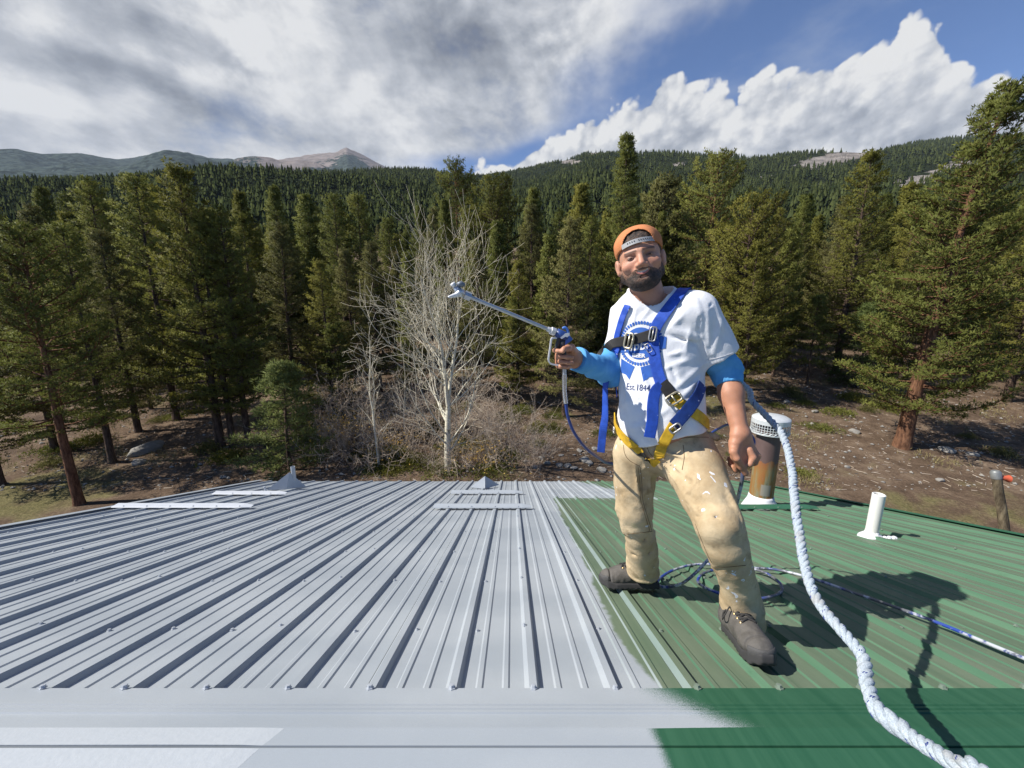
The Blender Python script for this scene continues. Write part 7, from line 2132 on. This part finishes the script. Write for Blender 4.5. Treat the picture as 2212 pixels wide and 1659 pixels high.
o = tr_.build('tracer_yarn', simple('navy_yarn', (0.03, 0.05, 0.20), 0.8), smooth=True); o.parent = rope; o.matrix_parent_inverse = Matrix.Translation(rope.location).inverted()

# ------------------------------------------------------------------ old post beyond the right roof edge
pt = S(2152 / K, 1030 / K, 7.4); pbm = S(2184 / K, 1230 / K, 7.1); gz_ = float(ground_z(pbm.x, 7.1))
dirp = (pt - pbm).normalized(); foot = pbm - dirp * ((pbm.z - gz_ + 0.2) / dirp.z)
post = empty('wooden_post', tuple(foot)); tag(post, 'weathered leaning post with metal top and orange fitting at the right edge', 'post')
def pch(o): o.parent = post; o.matrix_parent_inverse = Matrix.Translation(post.location).inverted(); return o
pm = MB(); nq = 9; pm.tube([foot + (pt - foot) * (k / (nq - 1)) + Vector((rng.uniform(-1, 1), rng.uniform(-1, 1), 0)) * 0.006 for k in range(nq)], [0.085, 0.083, 0.079, 0.08, 0.077, 0.078, 0.075, 0.075, 0.074], 14)
pch(pm.build('shaft', bark_material('weathered_post', (0.055, 0.042, 0.028), (0.20, 0.165, 0.105), 7.0), smooth=True, auto=60))
cp_ = MB(); cp_.tube([pt - dirp * 0.03, pt + dirp * 0.10, pt + dirp * 0.13], [0.080, 0.080, 0.058], 16); pch(cp_.build('metal_top', simple('grey_metal_top', (0.24, 0.25, 0.24), 0.5, 0.4, 0.3, 14.0), smooth=True, auto=40))
of_ = MB(); ax_ = Vector((0.96, -0.22, -0.1)).normalized(); of_.tube([pt + ax_ * 0.06, pt + ax_ * 0.15, pt + ax_ * 0.21, pt + ax_ * 0.23], [0.05, 0.05, 0.075, 0.05], 16); pch(of_.build('fitting', simple('orange_fitting', (0.50, 0.10, 0.045), 0.5, 0, 0.2, 14.0), smooth=True, auto=40))
# ------------------------------------------------------------------ the air between here and the far ridge
zt_ = float(max(Vc[:, 2].max(), Vd[:, 2].max(), Vb[:, 2].max())) + 30.0
zb_ = float(min(Vc[:, 2].min(), Vd[:, 2].min(), Vb[:, 2].min(), gz.min())) - 2.0
yt_ = float(max(Vc[:, 1].max(), Vd[:, 1].max())) + 60.0; xt_ = float(max(np.abs(Vc[:, 0]).max(), np.abs(Vd[:, 0]).max(), np.abs(Vb[:, 0]).max())) + 60.0; yb_ = float(min(Vc[:, 1].min(), Vd[:, 1].min(), Vb[:, 1].min(), -70.0)) - 60.0
hzb = MB(); hzb.box((0, (yt_ + yb_) / 2, (zt_ + zb_) / 2), (xt_, (yt_ - yb_) / 2, (zt_ - zb_) / 2))
mh = bpy.data.materials.new('thin_haze'); mh.use_nodes = True; nt = mh.node_tree; nt.nodes.clear()
pv_ = nt.nodes.new('ShaderNodeVolumePrincipled'); pv_.inputs['Color'].default_value = (0.66, 0.78, 0.96, 1); pv_.inputs['Density'].default_value = 0.000046; pv_.inputs['Anisotropy'].default_value = 0.0
oo = nt.nodes.new('ShaderNodeOutputMaterial'); nt.links.new(pv_.outputs[0], oo.inputs['Volume'])
hzo = hzb.build('haze', mh); tag(hzo, 'thin blue haze over the hills', 'haze', kind='stuff')
